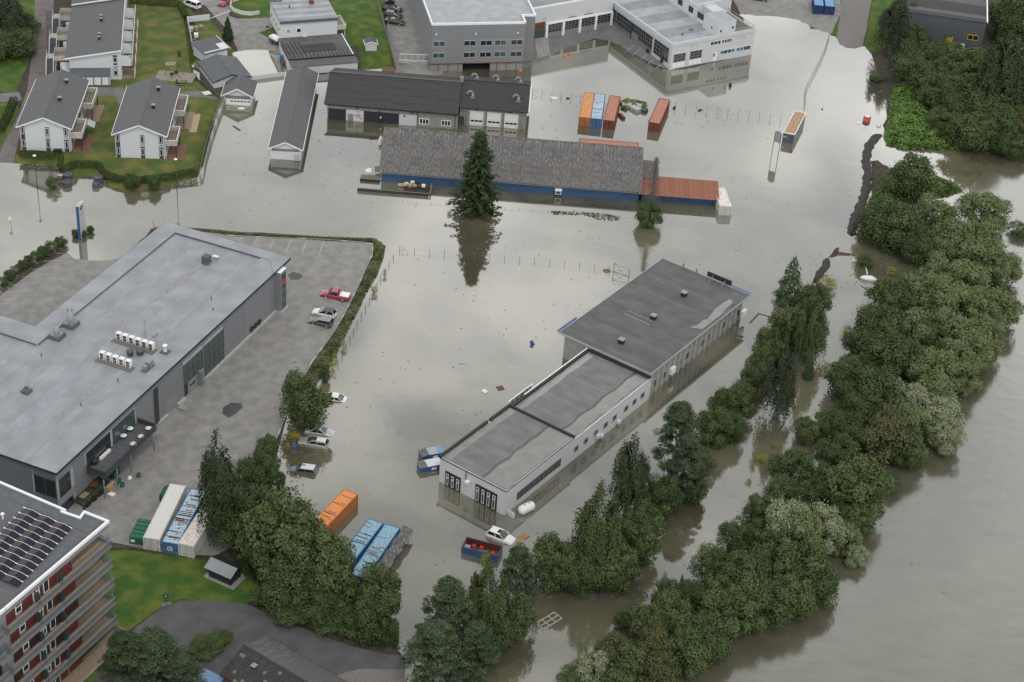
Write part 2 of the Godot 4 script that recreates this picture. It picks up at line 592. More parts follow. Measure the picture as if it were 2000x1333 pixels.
func make_terrain() -> void:
	# each area of dry land: outline at the waterline, level, and the run over which it rises to that level
	var lands := [
		[[Vector2(-131.02, -44.33), Vector2(-102.47, -48.77), Vector2(-96.4, -49.33), Vector2(-91.5, -49.07), Vector2(-89.67, -45.78), Vector2(-86.69, -45.84), Vector2(-82.27, -46.55), Vector2(-80.24, -42.53), Vector2(-76.65, -41.05), Vector2(-71.13, -42.95), Vector2(-66.85, -46.31), Vector2(-63.08, -48.58), Vector2(-63.83, -63.67), Vector2(-64.39, -83.34), Vector2(-65.49, -84.63), Vector2(-67.72, -86.73), Vector2(-72.29, -93.53), Vector2(-74.76, -98.83), Vector2(-72.48, -103.51), Vector2(-66.7, -106.18), Vector2(-64.24, -108.54), Vector2(-59.78, -109.36), Vector2(-56.33, -107.8), Vector2(-54.62, -102.46), Vector2(-53.13, -96.95), Vector2(-38.12, -100.67), Vector2(-37.75, -103.38), Vector2(-30.61, -104.66), Vector2(-29.15, -101.22), Vector2(-22.85, -101.56), Vector2(-19.72, -105.01), Vector2(-15.98, -107.02), Vector2(-1.24, -110.47), Vector2(0.38, -113.75), Vector2(3.34, -115.93), Vector2(5.22, -120.44), Vector2(9.16, -124.55), Vector2(14, -129.17), Vector2(17.23, -128.33), Vector2(19.6, -125.9), Vector2(21.22, -122.52), Vector2(23.55, -120.43), Vector2(25.95, -117.27), Vector2(28.24, -115.5), Vector2(30.67, -115.12), Vector2(33.84, -115.96), Vector2(37.07, -117.9), Vector2(41.23, -121.41), Vector2(45.39, -124.12), Vector2(49.88, -127.47), Vector2(52.5, -140.76), Vector2(48.89, -151.36), Vector2(52.05, -150.1), Vector2(55.44, -150.44), Vector2(62.14, -150.17), Vector2(65.28, -146.48), Vector2(67.49, -143.87), Vector2(69.85, -142.81), Vector2(70.9, -141.22), Vector2(72.75, -134.82), Vector2(75.65, -134.77), Vector2(77.83, -137.79), Vector2(78.6, -134.15), Vector2(78.7, -125.39), Vector2(78, -114.38), Vector2(78.81, -106.41), Vector2(77.29, -98.3), Vector2(75.79, -91.91), Vector2(76.44, -86.75), Vector2(80.28, -85.26), Vector2(85.35, -85.63), Vector2(91.53, -86.65), Vector2(100.34, -85.75), Vector2(105.56, -85.67), Vector2(140.23, -92.78), Vector2(196.56, -247.88), Vector2(-198.4, -162.92)], 0.9, 7.0],
		[[Vector2(-99.64, -49.45), Vector2(-82.2, -52.29), Vector2(-78.48, -45.7), Vector2(-71.93, -46.75), Vector2(-67.49, -49.56), Vector2(-64.25, -52.63), Vector2(-64.74, -64.65), Vector2(-65.1, -83.71), Vector2(-72.83, -93.44), Vector2(-75.15, -100.88), Vector2(-92.7, -164.14), Vector2(-167.82, -148.61), Vector2(-135.97, -58.35), Vector2(-106.82, -60.55)], 1.0, 3.0],
		[[Vector2(-111.39, 11.31), Vector2(-91.51, 2.74), Vector2(-89.65, -3.17), Vector2(-86.6, -11.89), Vector2(-82.24, -21.57), Vector2(-82.16, -19.01), Vector2(-79.24, -15.47), Vector2(-72.38, -17.03), Vector2(-68.36, -29.71), Vector2(-59.3, -29.95), Vector2(-49.23, -29.96), Vector2(-35.89, -30.66), Vector2(-27.13, -31.42), Vector2(-24.88, -29.11), Vector2(-24.84, -25.02), Vector2(-25.3, -18.61), Vector2(-26.56, -12.29), Vector2(-27.36, -6.39), Vector2(-28.4, 0.01), Vector2(-29.48, 7.77), Vector2(-30.18, 12.46), Vector2(-31.43, 15.93), Vector2(-32.67, 19.33), Vector2(-34.57, 24.75), Vector2(-34.86, 30.08), Vector2(-35.02, 34.43), Vector2(-34.82, 38.37), Vector2(-34.44, 43.46), Vector2(-33.61, 46.86), Vector2(-31.81, 49.1), Vector2(-24.77, 55.9), Vector2(-20.37, 61.34), Vector2(-19.02, 65.4), Vector2(-15.79, 68.29), Vector2(-13.5, 71.01), Vector2(-12.67, 75.07), Vector2(-11.09, 79.94), Vector2(-9.2, 90.25), Vector2(-84.02, 106.8)], 0.75, 6.0],
		[[Vector2(-87.39, 7.95), Vector2(-84.91, -5.55), Vector2(-79.7, -13.62), Vector2(-72.11, -15.81), Vector2(-67.97, -27.86), Vector2(-59.09, -28.84), Vector2(-49.08, -29.04), Vector2(-35.77, -29.73), Vector2(-27.69, -30.39), Vector2(-25.84, -28.22), Vector2(-26.32, -20.26), Vector2(-27.97, -11.74), Vector2(-29.64, -1.44), Vector2(-30.93, 7.97), Vector2(-33.74, 18.89), Vector2(-35.38, 24.86), Vector2(-35.58, 31.81), Vector2(-35.36, 46.08), Vector2(-84.03, 68.32), Vector2(-108.3, 20.08)], 0.35, 2.0],
		[[Vector2(72.29, -81.61), Vector2(75.78, -75.32), Vector2(82.34, -76.38), Vector2(87.89, -71.03), Vector2(89.54, -68.23), Vector2(85.84, -64.85), Vector2(79.44, -63.84), Vector2(71.59, -59.43), Vector2(67.42, -50.55), Vector2(67.18, -53.56), Vector2(69.89, -62.33)], 0.35, 3.0],
	]
	var wob := FastNoiseLite.new()
	wob.seed = 9
	wob.frequency = 0.05
	wob.fractal_octaves = 3
	var polys := []
	var rects := []
	for l in lands:
		var p := PackedVector2Array(l[0])
		polys.append(p)
		var r := Rect2(p[0], Vector2.ZERO)
		for q in p:
			r = r.expand(q)
		rects.append(r.grow(6.0))
	ground.resize(NX * NZ)
	for k in NZ:
		for i in NX:
			var q := Vector2(X0 + i * CELL, Z0 + k * CELL)
			var h := -1.5
			for n in polys.size():
				if rects[n].has_point(q):
					var d := edge_distance(q, polys[n])
					var v: float = lands[n][1] * smoothstep(0.0, lands[n][2], d) if d > 0.0 else maxf(-1.5, d * 0.30)
					h = maxf(h, v)
			h += wob.get_noise_2d(q.x, q.y) * 0.06
			ground[k * NX + i] = h
	var far := [Vector2(X0, Z0), Vector2(X0 + (NX - 1) * CELL, Z0), Vector2(X0 + (NX - 1) * CELL, Z0 + (NZ - 1) * CELL), Vector2(X0, Z0 + (NZ - 1) * CELL)]
	var s := st(true)
	for k in NZ - 1:
		for i in NX - 1:
			var v := []
			for o in [Vector2i(0, 0), Vector2i(1, 0), Vector2i(0, 1), Vector2i(1, 1)]:
				v.append(Vector3(X0 + (i + o.x) * CELL, ground[(k + o.y) * NX + i + o.x], Z0 + (k + o.y) * CELL))
			tri(s, v[0], v[2], v[1])
			tri(s, v[1], v[2], v[3])
	struct("ground", fin(s), M.soil)
	# the same ground goes on beyond the estate, as a ring round it
	var ring := st()
	var x1: float = far[2].x
	var z1: float = far[2].y
	for r in [[-1500, -1500, 1500, Z0], [-1500, z1, 1500, 1500], [-1500, Z0, X0, z1], [x1, Z0, 1500, z1]]:
		quad(ring, Vector3(r[0], -1.5, r[3]), Vector3(r[2], -1.5, r[3]), Vector3(r[2], -1.5, r[1]), Vector3(r[0], -1.5, r[1]))
	struct("ground", fin(ring), M.silt_bed)
	# water: still flood over the estate, the moving river beyond the riverside trees
	var bank := [Vector2(149.72, -87.3), Vector2(96.11, -78.61), Vector2(88.5, -62.08), Vector2(76.4, -36.34), Vector2(67.52, -13.76), Vector2(60.6, 12.28), Vector2(53.21, 32.6), Vector2(45.5, 46.11), Vector2(32.07, 64.8), Vector2(20.17, 76.52), Vector2(11.9, 89.87)]
	var flood := [Vector2(-1500, -1500), Vector2(1500, -1500), Vector2(1500, bank[0].y)]
	flood.append_array(bank)
	flood.append_array([Vector2(bank[-1].x, 1500), Vector2(-1500, 1500)])
	struct("flood_water", level_sheet(flood), M.flood_water)
	var rv := bank.duplicate()
	rv.append_array([Vector2(bank[-1].x, 1500), Vector2(1500, 1500), Vector2(1500, bank[0].y)])
	struct("river", level_sheet(rv), M.river_water)
	# what covers the dry land
	struct("lawn", drape(ragged([Vector2(-99.87, -53.55), Vector2(-101.48, -67.96), Vector2(-100.94, -80.06), Vector2(-94.52, -82.42), Vector2(-89.91, -81.25), Vector2(-88.54, -88.52), Vector2(-94.94, -122.97), Vector2(-97.53, -134.55), Vector2(-82.99, -137.41), Vector2(-76.31, -114.94), Vector2(-72.88, -105.84), Vector2(-73.79, -101.62), Vector2(-74.47, -97.52), Vector2(-72.71, -91.85), Vector2(-67.73, -85.14), Vector2(-64.66, -83.2), Vector2(-62.9, -47.81), Vector2(-67.66, -45.59), Vector2(-72.05, -42.82), Vector2(-76.64, -41.27), Vector2(-79.75, -42.83), Vector2(-81.5, -46.91), Vector2(-86.53, -45.47), Vector2(-89.69, -45.38), Vector2(-91.58, -48.87), Vector2(-100.17, -48.75)], 2.0, 0.5), 0.012), M.lawn_dry)
	struct("lawn", drape(ragged([Vector2(-117.16, -78.44), Vector2(-107.17, -77.25), Vector2(-109.36, -99.14), Vector2(-113.8, -119.35), Vector2(-119.29, -136.48), Vector2(-133.48, -133.66)], 2.0, 0.8), 0.012), M.lawn)
	struct("lawn", drape(ragged([Vector2(-115.45, -72.66), Vector2(-106.13, -75), Vector2(-104.3, -69.83), Vector2(-102.97, -50.87), Vector2(-106.94, -43.85)], 2.0, 0.6), 0.012), M.lawn)
	struct("road", drape(ragged([Vector2(-120.43, -142.62), Vector2(-115.76, -143.56), Vector2(-108.81, -114.51), Vector2(-104.07, -90.87), Vector2(-102.39, -73.72), Vector2(-101.29, -59.52), Vector2(-99.35, -45.08), Vector2(-104.81, -43.36), Vector2(-106.94, -43.85), Vector2(-103.43, -52.53), Vector2(-103.91, -66.85), Vector2(-105.05, -78.11), Vector2(-108.56, -95.29), Vector2(-113.51, -116.49)], 3.0, 0.15), 0.016), M.road_brown)
	struct("path", drape(ragged([Vector2(-116.06, -74.72), Vector2(-106.69, -77.82), Vector2(-104.86, -74.25), Vector2(-114.71, -70.16)], 3.0, 0.2), 0.020), M.asphalt)
	struct("path", drape([Vector2(-112.01, -119.69), Vector2(-110, -120.08), Vector2(-106.98, -109.18), Vector2(-100.71, -86.35), Vector2(-101.76, -83.64), Vector2(-103.01, -83.42), Vector2(-106.69, -100.98)], 0.020), M.asphalt_dark)
	struct("path", drape(ragged([Vector2(-92.65, -82.75), Vector2(-86.08, -83.41), Vector2(-84.5, -81.21), Vector2(-76.16, -82.67), Vector2(-69.3, -85.37), Vector2(-66.54, -83.37), Vector2(-65.27, -82.36), Vector2(-68.46, -82.05), Vector2(-75.87, -81.25), Vector2(-84.6, -77.78), Vector2(-84.49, -74.42), Vector2(-86.36, -78.93), Vector2(-91.54, -79)], 3.0, 0.2), 0.020), M.asphalt)
	struct("lawn", drape(ragged([Vector2(-80.97, -122.7), Vector2(-76.52, -124.14), Vector2(-72.88, -118.43), Vector2(-69.08, -110.12), Vector2(-65.99, -106.84), Vector2(-66.2, -104.08), Vector2(-71.96, -100.89), Vector2(-74.09, -103.18), Vector2(-74.32, -96.75), Vector2(-76.88, -106.47)], 2.0, 0.4), 0.012), M.lawn_dry)
	struct("lawn", drape(ragged([Vector2(-74.02, -142.32), Vector2(-36.28, -149.79), Vector2(-34.52, -122.77), Vector2(-31.08, -104.55), Vector2(-37.67, -102.57), Vector2(-39.58, -113.35), Vector2(-55.12, -110.48), Vector2(-57.32, -125.45), Vector2(-62.15, -124.53), Vector2(-68.08, -124.57), Vector2(-70.87, -127)], 2.0, 0.4), 0.012), M.lawn)
	struct("driveway", drape(ragged([Vector2(-75.46, -126.12), Vector2(-70.93, -124.62), Vector2(-68.8, -123.26), Vector2(-57.64, -125.98), Vector2(-56.74, -121.48), Vector2(-60.03, -119.99), Vector2(-62.5, -116.39), Vector2(-60.13, -114.57), Vector2(-56.54, -110.77), Vector2(-54.25, -103.03), Vector2(-64.13, -101.24), Vector2(-66.29, -104.61), Vector2(-66.04, -108.47), Vector2(-68.95, -114.62), Vector2(-71.07, -118.78)], 2.0, 0.1), 0.024), M.asphalt_old)
	struct("driveway", drape(ragged([Vector2(-85.74, -149.61), Vector2(-76.37, -151.5), Vector2(-71.24, -130.52), Vector2(-70.78, -123.77), Vector2(-70.92, -120.54), Vector2(-74.63, -124.8), Vector2(-77.25, -129.35), Vector2(-81.16, -128.6)], 2.0, 0.1), 0.028), M.asphalt_old)
	struct("lawn", drape(ragged([Vector2(-44.42, -145), Vector2(-38.87, -146.09), Vector2(-34.81, -125.61), Vector2(-30.81, -104.07), Vector2(-37.45, -102.61)], 2.0, 0.3), 0.032), M.lawn)
	struct("lane", drape(ragged([Vector2(-39.22, -158.99), Vector2(-28.52, -161.15), Vector2(-27.42, -142.06), Vector2(-23.84, -121.9), Vector2(-22.28, -111.01), Vector2(-19.19, -103.5), Vector2(-22.7, -99.2), Vector2(-29.37, -98.54), Vector2(-30.57, -106.25), Vector2(-34.06, -122.86)], 3.0, 0.2), 0.028), M.asphalt_old)
	struct("lawn", drape(ragged([Vector2(-62.5, -116.39), Vector2(-60.03, -119.99), Vector2(-56.74, -121.48), Vector2(-55.2, -111.02), Vector2(-56.62, -111.31), Vector2(-60.13, -114.57)], 1.5, 0.2), 0.036), M.lawn)
	var yard := struct("car_park", drape(ragged([Vector2(-2.07, -133.16), Vector2(2.65, -137.04), Vector2(17.99, -147.6), Vector2(28.94, -121.65), Vector2(31.12, -115.97), Vector2(50.61, -128.43), Vector2(50.37, -124.99), Vector2(30.5, -111), Vector2(21.79, -114.84), Vector2(17.16, -119.51), Vector2(12.46, -121.44), Vector2(5.56, -114.09), Vector2(-0.08, -109.28), Vector2(-2.42, -110.47)], 3.0, 0.2), 0.028), M.asphalt)
	struct("wet_band", drape(ragged([Vector2(-0.19, -112.94), Vector2(3.42, -116.61), Vector2(5.43, -120.88), Vector2(9.37, -125), Vector2(13.98, -129.59), Vector2(17.45, -128.79), Vector2(19.94, -126.38), Vector2(21.68, -123.29), Vector2(24.01, -121.19), Vector2(26.54, -118.32), Vector2(28.83, -116.54), Vector2(30.67, -115.77), Vector2(33.85, -116.89), Vector2(41.23, -122.09), Vector2(50.61, -128.02), Vector2(50.43, -125.44), Vector2(41.11, -119.57), Vector2(30.59, -113.32), Vector2(25.52, -114.31), Vector2(21.17, -119.84), Vector2(17.2, -125.59), Vector2(13.99, -126.71), Vector2(9.41, -122.17), Vector2(5.49, -117.82), Vector2(3.48, -114.42), Vector2(0.54, -111.98)], 1.5, 0.3), 0.034), M.asphalt_wet)
	struct("ramp", drape([Vector2(-0.45, -127.84), Vector2(2.62, -128.99), Vector2(3.72, -118.39), Vector2(0.86, -116.2)], 0.038), M.concrete)
	var back := struct("car_park", drape(ragged([Vector2(50.1, -178), Vector2(76.92, -183.41), Vector2(73.84, -153.18), Vector2(70.16, -142.11), Vector2(67.29, -142.77), Vector2(63.11, -148.05), Vector2(55.8, -149.73), Vector2(49.58, -149.78), Vector2(47.56, -157.58)], 2.0, 0.3), 0.030), M.asphalt_old)
	struct("road", drape(ragged([Vector2(79.09, -190.9), Vector2(87.64, -192.64), Vector2(82.76, -164.42), Vector2(79.1, -144.98), Vector2(77.39, -136.96), Vector2(75.79, -133.76), Vector2(72.59, -133.17), Vector2(71.27, -138.76), Vector2(73.24, -149.97)], 2.5, 0.2), 0.034), M.gravel)
	struct("verge", drape(ragged([Vector2(77.72, -190.61), Vector2(79.37, -190.95), Vector2(73.24, -149.97), Vector2(71.27, -138.76), Vector2(70.1, -141.5), Vector2(73.17, -156.18)], 2.0, 0.4), 0.022), M.lawn)
	struct("verge", drape(ragged([Vector2(87.08, -192.53), Vector2(92.9, -193.71), Vector2(83.94, -137), Vector2(78.61, -133.12), Vector2(77.95, -137.65), Vector2(82.35, -161.12)], 2.0, 0.5), 0.022), M.lawn)
	struct("yard", drape(ragged([Vector2(108.84, -169.01), Vector2(134.86, -194.59), Vector2(142.17, -203.27), Vector2(116.56, -198.04)], 2.0, 0.4), 0.022), M.gravel)
	# round the hall
	var lot := struct("car_park", drape(ragged([Vector2(-110.08, 14.85), Vector2(-89.75, -0.51), Vector2(-86.04, -9.91), Vector2(-81.43, -17.72), Vector2(-81.15, -19.58), Vector2(-71.65, -18.82), Vector2(-67.81, -27.2), Vector2(-58.49, -28.24), Vector2(-48.9, -28), Vector2(-39.41, -28.31), Vector2(-27.21, -28.46), Vector2(-26.96, -24.41), Vector2(-28.23, -14.01), Vector2(-29.44, -4.14), Vector2(-31.37, 4.55), Vector2(-33.08, 11.31), Vector2(-34.48, 19.56), Vector2(-35.3, 25.4), Vector2(-35.5, 30.7), Vector2(-36.08, 36.42), Vector2(-36.37, 41.67), Vector2(-35.27, 56.22), Vector2(-40.15, 62.54), Vector2(-46.74, 62.75), Vector2(-55.94, 61.23), Vector2(-63.9, 56.13), Vector2(-87.07, 58.93)], 3.0, 0.15), 0.016), M.asphalt_old)
	struct("asphalt_patch", drape(ragged([Vector2(-45.32, 26.71), Vector2(-44.27, 25.16), Vector2(-42.76, 25.25), Vector2(-42.25, 26.31), Vector2(-42.94, 28.08), Vector2(-44.03, 29.33), Vector2(-45.19, 28.37)], 1.0, 0.2), 0.022), M.asphalt_wet)
	struct("asphalt_patch", drape(ragged([Vector2(-41.04, -14.77), Vector2(-40.27, -15.76), Vector2(-38.95, -15.6), Vector2(-38.26, -14.65), Vector2(-38.81, -13.34), Vector2(-40.25, -13.13)], 1.0, 0.1), 0.022), M.asphalt_dark)
	struct("lawn", drape(ragged([Vector2(-55.74, 63.6), Vector2(-53.36, 62.75), Vector2(-48.89, 63.02), Vector2(-39.92, 63.76), Vector2(-33.42, 67.64), Vector2(-32.88, 71.86), Vector2(-38.42, 72.07), Vector2(-43.39, 72.21), Vector2(-45.8, 74.37), Vector2(-47.91, 77.71), Vector2(-49.97, 80.97), Vector2(-53.45, 89.41), Vector2(-58.21, 94.28), Vector2(-56.66, 84.67), Vector2(-54.81, 72.24)], 2.0, 0.3), 0.024), M.lawn)
	struct("lawn", drape(ragged([Vector2(-53.74, 88.21), Vector2(-51.28, 87.18), Vector2(-48.52, 88.88), Vector2(-46.58, 93.05), Vector2(-53.89, 95.64)], 2.0, 0.2), 0.024), M.lawn)
	struct("road", drape(ragged([Vector2(-51.48, 89.2), Vector2(-49.74, 83.52), Vector2(-48.24, 78.76), Vector2(-45.75, 74.58), Vector2(-43.21, 72.4), Vector2(-38.45, 71.86), Vector2(-34.14, 72), Vector2(-29.53, 74.1), Vector2(-23.47, 77.02), Vector2(-17.6, 79.2), Vector2(-13.4, 79.33), Vector2(-10.66, 78.83), Vector2(-8.23, 90.84), Vector2(-50.9, 97.12)], 3.0, 0.15), 0.028), M.asphalt_dark)
	struct("yard", drape(ragged([Vector2(-20.04, 84.76), Vector2(-17.15, 83.09), Vector2(-14.11, 82.57), Vector2(-10.41, 81.58), Vector2(-6.76, 92.51), Vector2(-16.62, 93.54)], 2.0, 0.2), 0.034), M.gravel)
	# painted bays
	for a in [[lot, Vector3(-88.77, 0.38, -0.19), Vector3(-85.95, 0.38, -0.59)], [lot, Vector3(-89.45, 0.38, -2.59), Vector3(-84.76, 0.38, -3.44)], [lot, Vector3(-88.28, 0.38, -5.47), Vector3(-83.77, 0.38, -6.13)], [lot, Vector3(-87.39, 0.38, -8.18), Vector3(-82.44, 0.38, -9)], [lot, Vector3(-86.15, 0.38, -10.98), Vector3(-81.15, 0.38, -11.81)], [lot, Vector3(-84.92, 0.3, -13.95), Vector3(-79.82, 0.3, -14.53)],
			[lot, Vector3(-84.22, 0.1, -16.9), Vector3(-79.08, 0.1, -17.49)], [lot, Vector3(-51.45, 0.38, -27.27), Vector3(-51.61, 0.38, -25.37)], [lot, Vector3(-48.51, 0.38, -27.34), Vector3(-48.59, 0.38, -24.34)], [lot, Vector3(-45.38, 0.38, -27.44), Vector3(-45.57, 0.38, -23.13)], [lot, Vector3(-42.35, 0.38, -27.52), Vector3(-42.46, 0.38, -22.49)], [lot, Vector3(-39.31, 0.38, -27.6), Vector3(-39.53, 0.38, -22.38)], [lot, Vector3(-36.18, 0.38, -27.7), Vector3(-36.42, 0.38, -22.3)],
			[yard, Vector3(23.1, 0.45, -126.69), Vector3(20.48, 0.3, -122.57)], [yard, Vector3(24.4, 0.4, -124.48), Vector3(21.89, 0.2, -120.66)], [yard, Vector3(25.96, 0.35, -122.34), Vector3(23.45, 0.1, -118.53)], [yard, Vector3(27.5, 0.3, -119.94), Vector3(24.93, 0.05, -116.02)], [yard, Vector3(29.03, 0.2, -117.67), Vector3(26.53, -0.05, -113.94)], [yard, Vector3(30.68, 0.1, -115.58), Vector3(28.1, -0.15, -111.74)],
			[yard, Vector3(14.37, -0.05, -125.62), Vector3(16.51, -0.1, -122.72)], [yard, Vector3(10.36, -0.05, -123.74), Vector3(12.05, -0.15, -120.33)], [yard, Vector3(3.26, 0.1, -118.74), Vector3(5.1, -0.1, -115.64)], [yard, Vector3(0.73, -0.02, -113.58), Vector3(1.68, -0.2, -109.27)]]:
		var p: Vector3 = a[1]
		var q: Vector3 = a[2]
		var side := (q - p).cross(Vector3.UP).normalized() * 0.07
		var strip := drape([Vector2(p.x + side.x, p.z + side.z), Vector2(q.x + side.x, q.z + side.z), Vector2(q.x - side.x, q.z - side.z), Vector2(p.x - side.x, p.z - side.z)], 0.045)
		part("painted_line", a[0], strip, M.line_paint)
	# the emergency earth bank across the flood
	earth_bank([Vector3(75.74, 0.4, -90.39), Vector3(74, 0.5, -88.94), Vector3(72.15, 0.6, -83.93), Vector3(70.87, 0.6, -77.93), Vector3(70.71, 0.6, -72.26), Vector3(69.53, 0.6, -66.13), Vector3(68.04, 0.6, -59.9), Vector3(66.16, 0.6, -54.4), Vector3(64.77, 0.6, -49.51), Vector3(64.13, 0.3, -46.14)], 1.05, 0.75)
	earth_bank([Vector3(61.08, 0.1, -40.74), Vector3(60.04, 0.2, -38.5), Vector3(59.11, 0.1, -37.01)], 0.6, 0.22)
	earth_bank([Vector3(58.64, 0.2, -36.39), Vector3(57.47, 0.4, -32.88), Vector3(56.15, 0.5, -29.57), Vector3(55.22, 0.2, -27.38)], 0.85, 0.5)

func level_sheet(poly: Array) -> ArrayMesh:
	var p := ccw(poly)
	var s := st()
	var ids := Geometry2D.triangulate_polygon(p)
	for i in range(0, ids.size(), 3):
		var a := Vector3(p[ids[i]].x, 0, p[ids[i]].y)
		var b := Vector3(p[ids[i + 1]].x, 0, p[ids[i + 1]].y)
		var c := Vector3(p[ids[i + 2]].x, 0, p[ids[i + 2]].y)
		if (b - a).cross(c - a).y < 0.0:
			tri(s, a, c, b)
		else:
			tri(s, a, b, c)
	return fin(s)

func earth_bank(pts: Array, half: float, top: float) -> void:
	var fn := FastNoiseLite.new()
	fn.seed = 17
	fn.frequency = 0.35
	var c := Curve3D.new()
	for p in pts:
		c.add_point(Vector3(p.x, 0, p.z))
	var n := int(c.get_baked_length() / 0.5)
	var rows := []
	for i in n + 1:
		var o := c.get_baked_length() * i / n
		var p := c.sample_baked(o, true)
		var q := c.sample_baked(minf(o + 0.4, c.get_baked_length()), true)
		var b := c.sample_baked(maxf(o - 0.4, 0.0), true)
		var side := (q - b).cross(Vector3.UP).normalized()
		var fade := smoothstep(0.0, 1.5, o) * smoothstep(0.0, 1.5, c.get_baked_length() - o)
		var row := []
		for k in 9:
			var t := k / 4.0 - 1.0
			var w := half * (1.0 + 0.6 * fn.get_noise_2d(o * 1.1, t * 2.0)) * lerpf(0.6, 1.0, fade)
			var y := top * (1.0 - pow(absf(t), 1.7)) * lerpf(0.35, 1.0, fade) + 0.38 * fn.get_noise_2d(o * 3.5, t * 5.0 + 40.0) - (0.5 if k in [0, 8] else 0.0)
			row.append(p + side * (t * w * (1.25 if k in [0, 8] else 1.0)) + Vector3.UP * y)
		rows.append(row)
	var s := st(true)
	for i in n:
		for k in 8:
			quad(s, rows[i][k], rows[i][k + 1], rows[i + 1][k + 1], rows[i + 1][k])
	struct("earth_bank", fin(s), M.dike)

# ---------------------------------------------------------------- building helpers. A building's axes: x along its front, y up, z out of the front
func face(ox: float, oz: float, deg: float) -> Transform3D:   # a wall's own axes; deg 0 front, 90 right side, 180 back, -90 left side
	return Transform3D(Basis(Vector3.UP, deg_to_rad(deg)), Vector3(ox, 0, oz))

func frame_mesh(w: float, h: float, nx: int, ny: int, t: float) -> ArrayMesh:
	var key := "%.2f %.2f %d %d %.2f" % [w, h, nx, ny, t]
	if not frames.has(key):
		var s := st()
		for i in nx + 1:
			bx(s, Vector3(-w / 2 + w * i / nx, 0, 0), Vector3(t, h + t, 0.07))
		for i in ny + 1:
			bx(s, Vector3(0, -h / 2 + h * i / ny, 0.004), Vector3(w - 0.002, t, 0.06))
		frames[key] = fin(s)
	return frames[key]

func win(parent: Node, xf: Transform3D, x: float, y: float, w: float, h: float, nx := 1, ny := 1, glass := "glass", frame := "white_trim", t := 0.1, called := "window") -> MeshInstance3D:
	var g := part(called, parent, box_mesh(Vector3(w, h, 0.06)), M[glass], xf * Transform3D(Basis.IDENTITY, Vector3(x + w / 2, y + h / 2, 0.012)))
	part("frame", g, frame_mesh(w, h, nx, ny, t), M[frame], Transform3D(Basis.IDENTITY, Vector3(0, 0, 0.03)))
	return g

func on(parent: Node, called: String, xf: Transform3D, x: float, y: float, w: float, h: float, d: float, m: String) -> MeshInstance3D:   # a panel standing d proud of a wall
	return part(called, parent, box_mesh(Vector3(w, h, d)), M[m], xf * Transform3D(Basis.IDENTITY, Vector3(x + w / 2, y + h / 2, d / 2)))

# a wall clad in courses of panels with open joints, gaps left for openings [x0, x1, y0, y1]
func panels(parent: Node, xf: Transform3D, xs: Array, ys: Array, mats: Array, holes := [], gap := 0.035) -> void:
	for i in xs.size() - 1:
		for k in ys.size() - 1:
			var x0: float = xs[i]
			var x1: float = xs[i + 1]
			var y0: float = ys[k]
			var y1: float = ys[k + 1]
			var bits := [[x0, x1]]
			for hh in holes:
				if hh[2] < y1 - 0.05 and hh[3] > y0 + 0.05:
					if hh[2] > y0 + 0.3 and hh[0] <= x0 + 0.05 and hh[1] >= x1 - 0.05:
						y1 = hh[2]
						continue
					if hh[3] < y1 - 0.3 and hh[0] <= x0 + 0.05 and hh[1] >= x1 - 0.05:
						y0 = hh[3]
						continue
					var next := []
					for b in bits:
						if hh[1] <= b[0] or hh[0] >= b[1]:
							next.append(b)
							continue
						if hh[0] - b[0] > 0.08:
							next.append([b[0], hh[0]])
						if b[1] - hh[1] > 0.08:
							next.append([hh[1], b[1]])
					bits = next
			for b in bits:
				on(parent, "panel", xf, b[0] + gap / 2, y0 + gap / 2, b[1] - b[0] - gap, y1 - y0 - gap, 0.05, mats[(i * 7 + k * 3) % mats.size()])

# strips of roofing laid side by side, each a piece of its own
func strips(parent: Node, called: String, x0: float, x1: float, z0: float, z1: float, y: float, n: int, along_x: bool, mats: Array) -> void:
	for i in n:
		var t := 0.05 + 0.012 * (i % 2) + 0.006 * ((i * 5) % 3)
		if along_x:
			var d := (z1 - z0) / n
			pb(called, parent, Vector3((x0 + x1) / 2, y + t / 2, z0 + d * (i + 0.5)), Vector3(absf(x1 - x0), t, absf(d) - 0.012), M[mats[(i * 5 + i / 3) % mats.size()]])
		else:
			var d := (x1 - x0) / n
			pb(called, parent, Vector3(x0 + d * (i + 0.5), y + t / 2, (z0 + z1) / 2), Vector3(absf(d) - 0.012, t, absf(z1 - z0)), M[mats[(i * 5 + i / 3) % mats.size()]])

func slab(parent: Node, called: String, a: Vector3, b: Vector3, c: Vector3, d: Vector3, t: float, m: Material) -> MeshInstance3D:   # a sloping slab with the given top corners, counter-clockwise from above
	var s := st()
	var n := (b - a).cross(d - a).normalized() * t
	hexa(s, [a - n, b - n, c - n, d - n, a, b, c, d])
	return part(called, parent, fin(s), m)

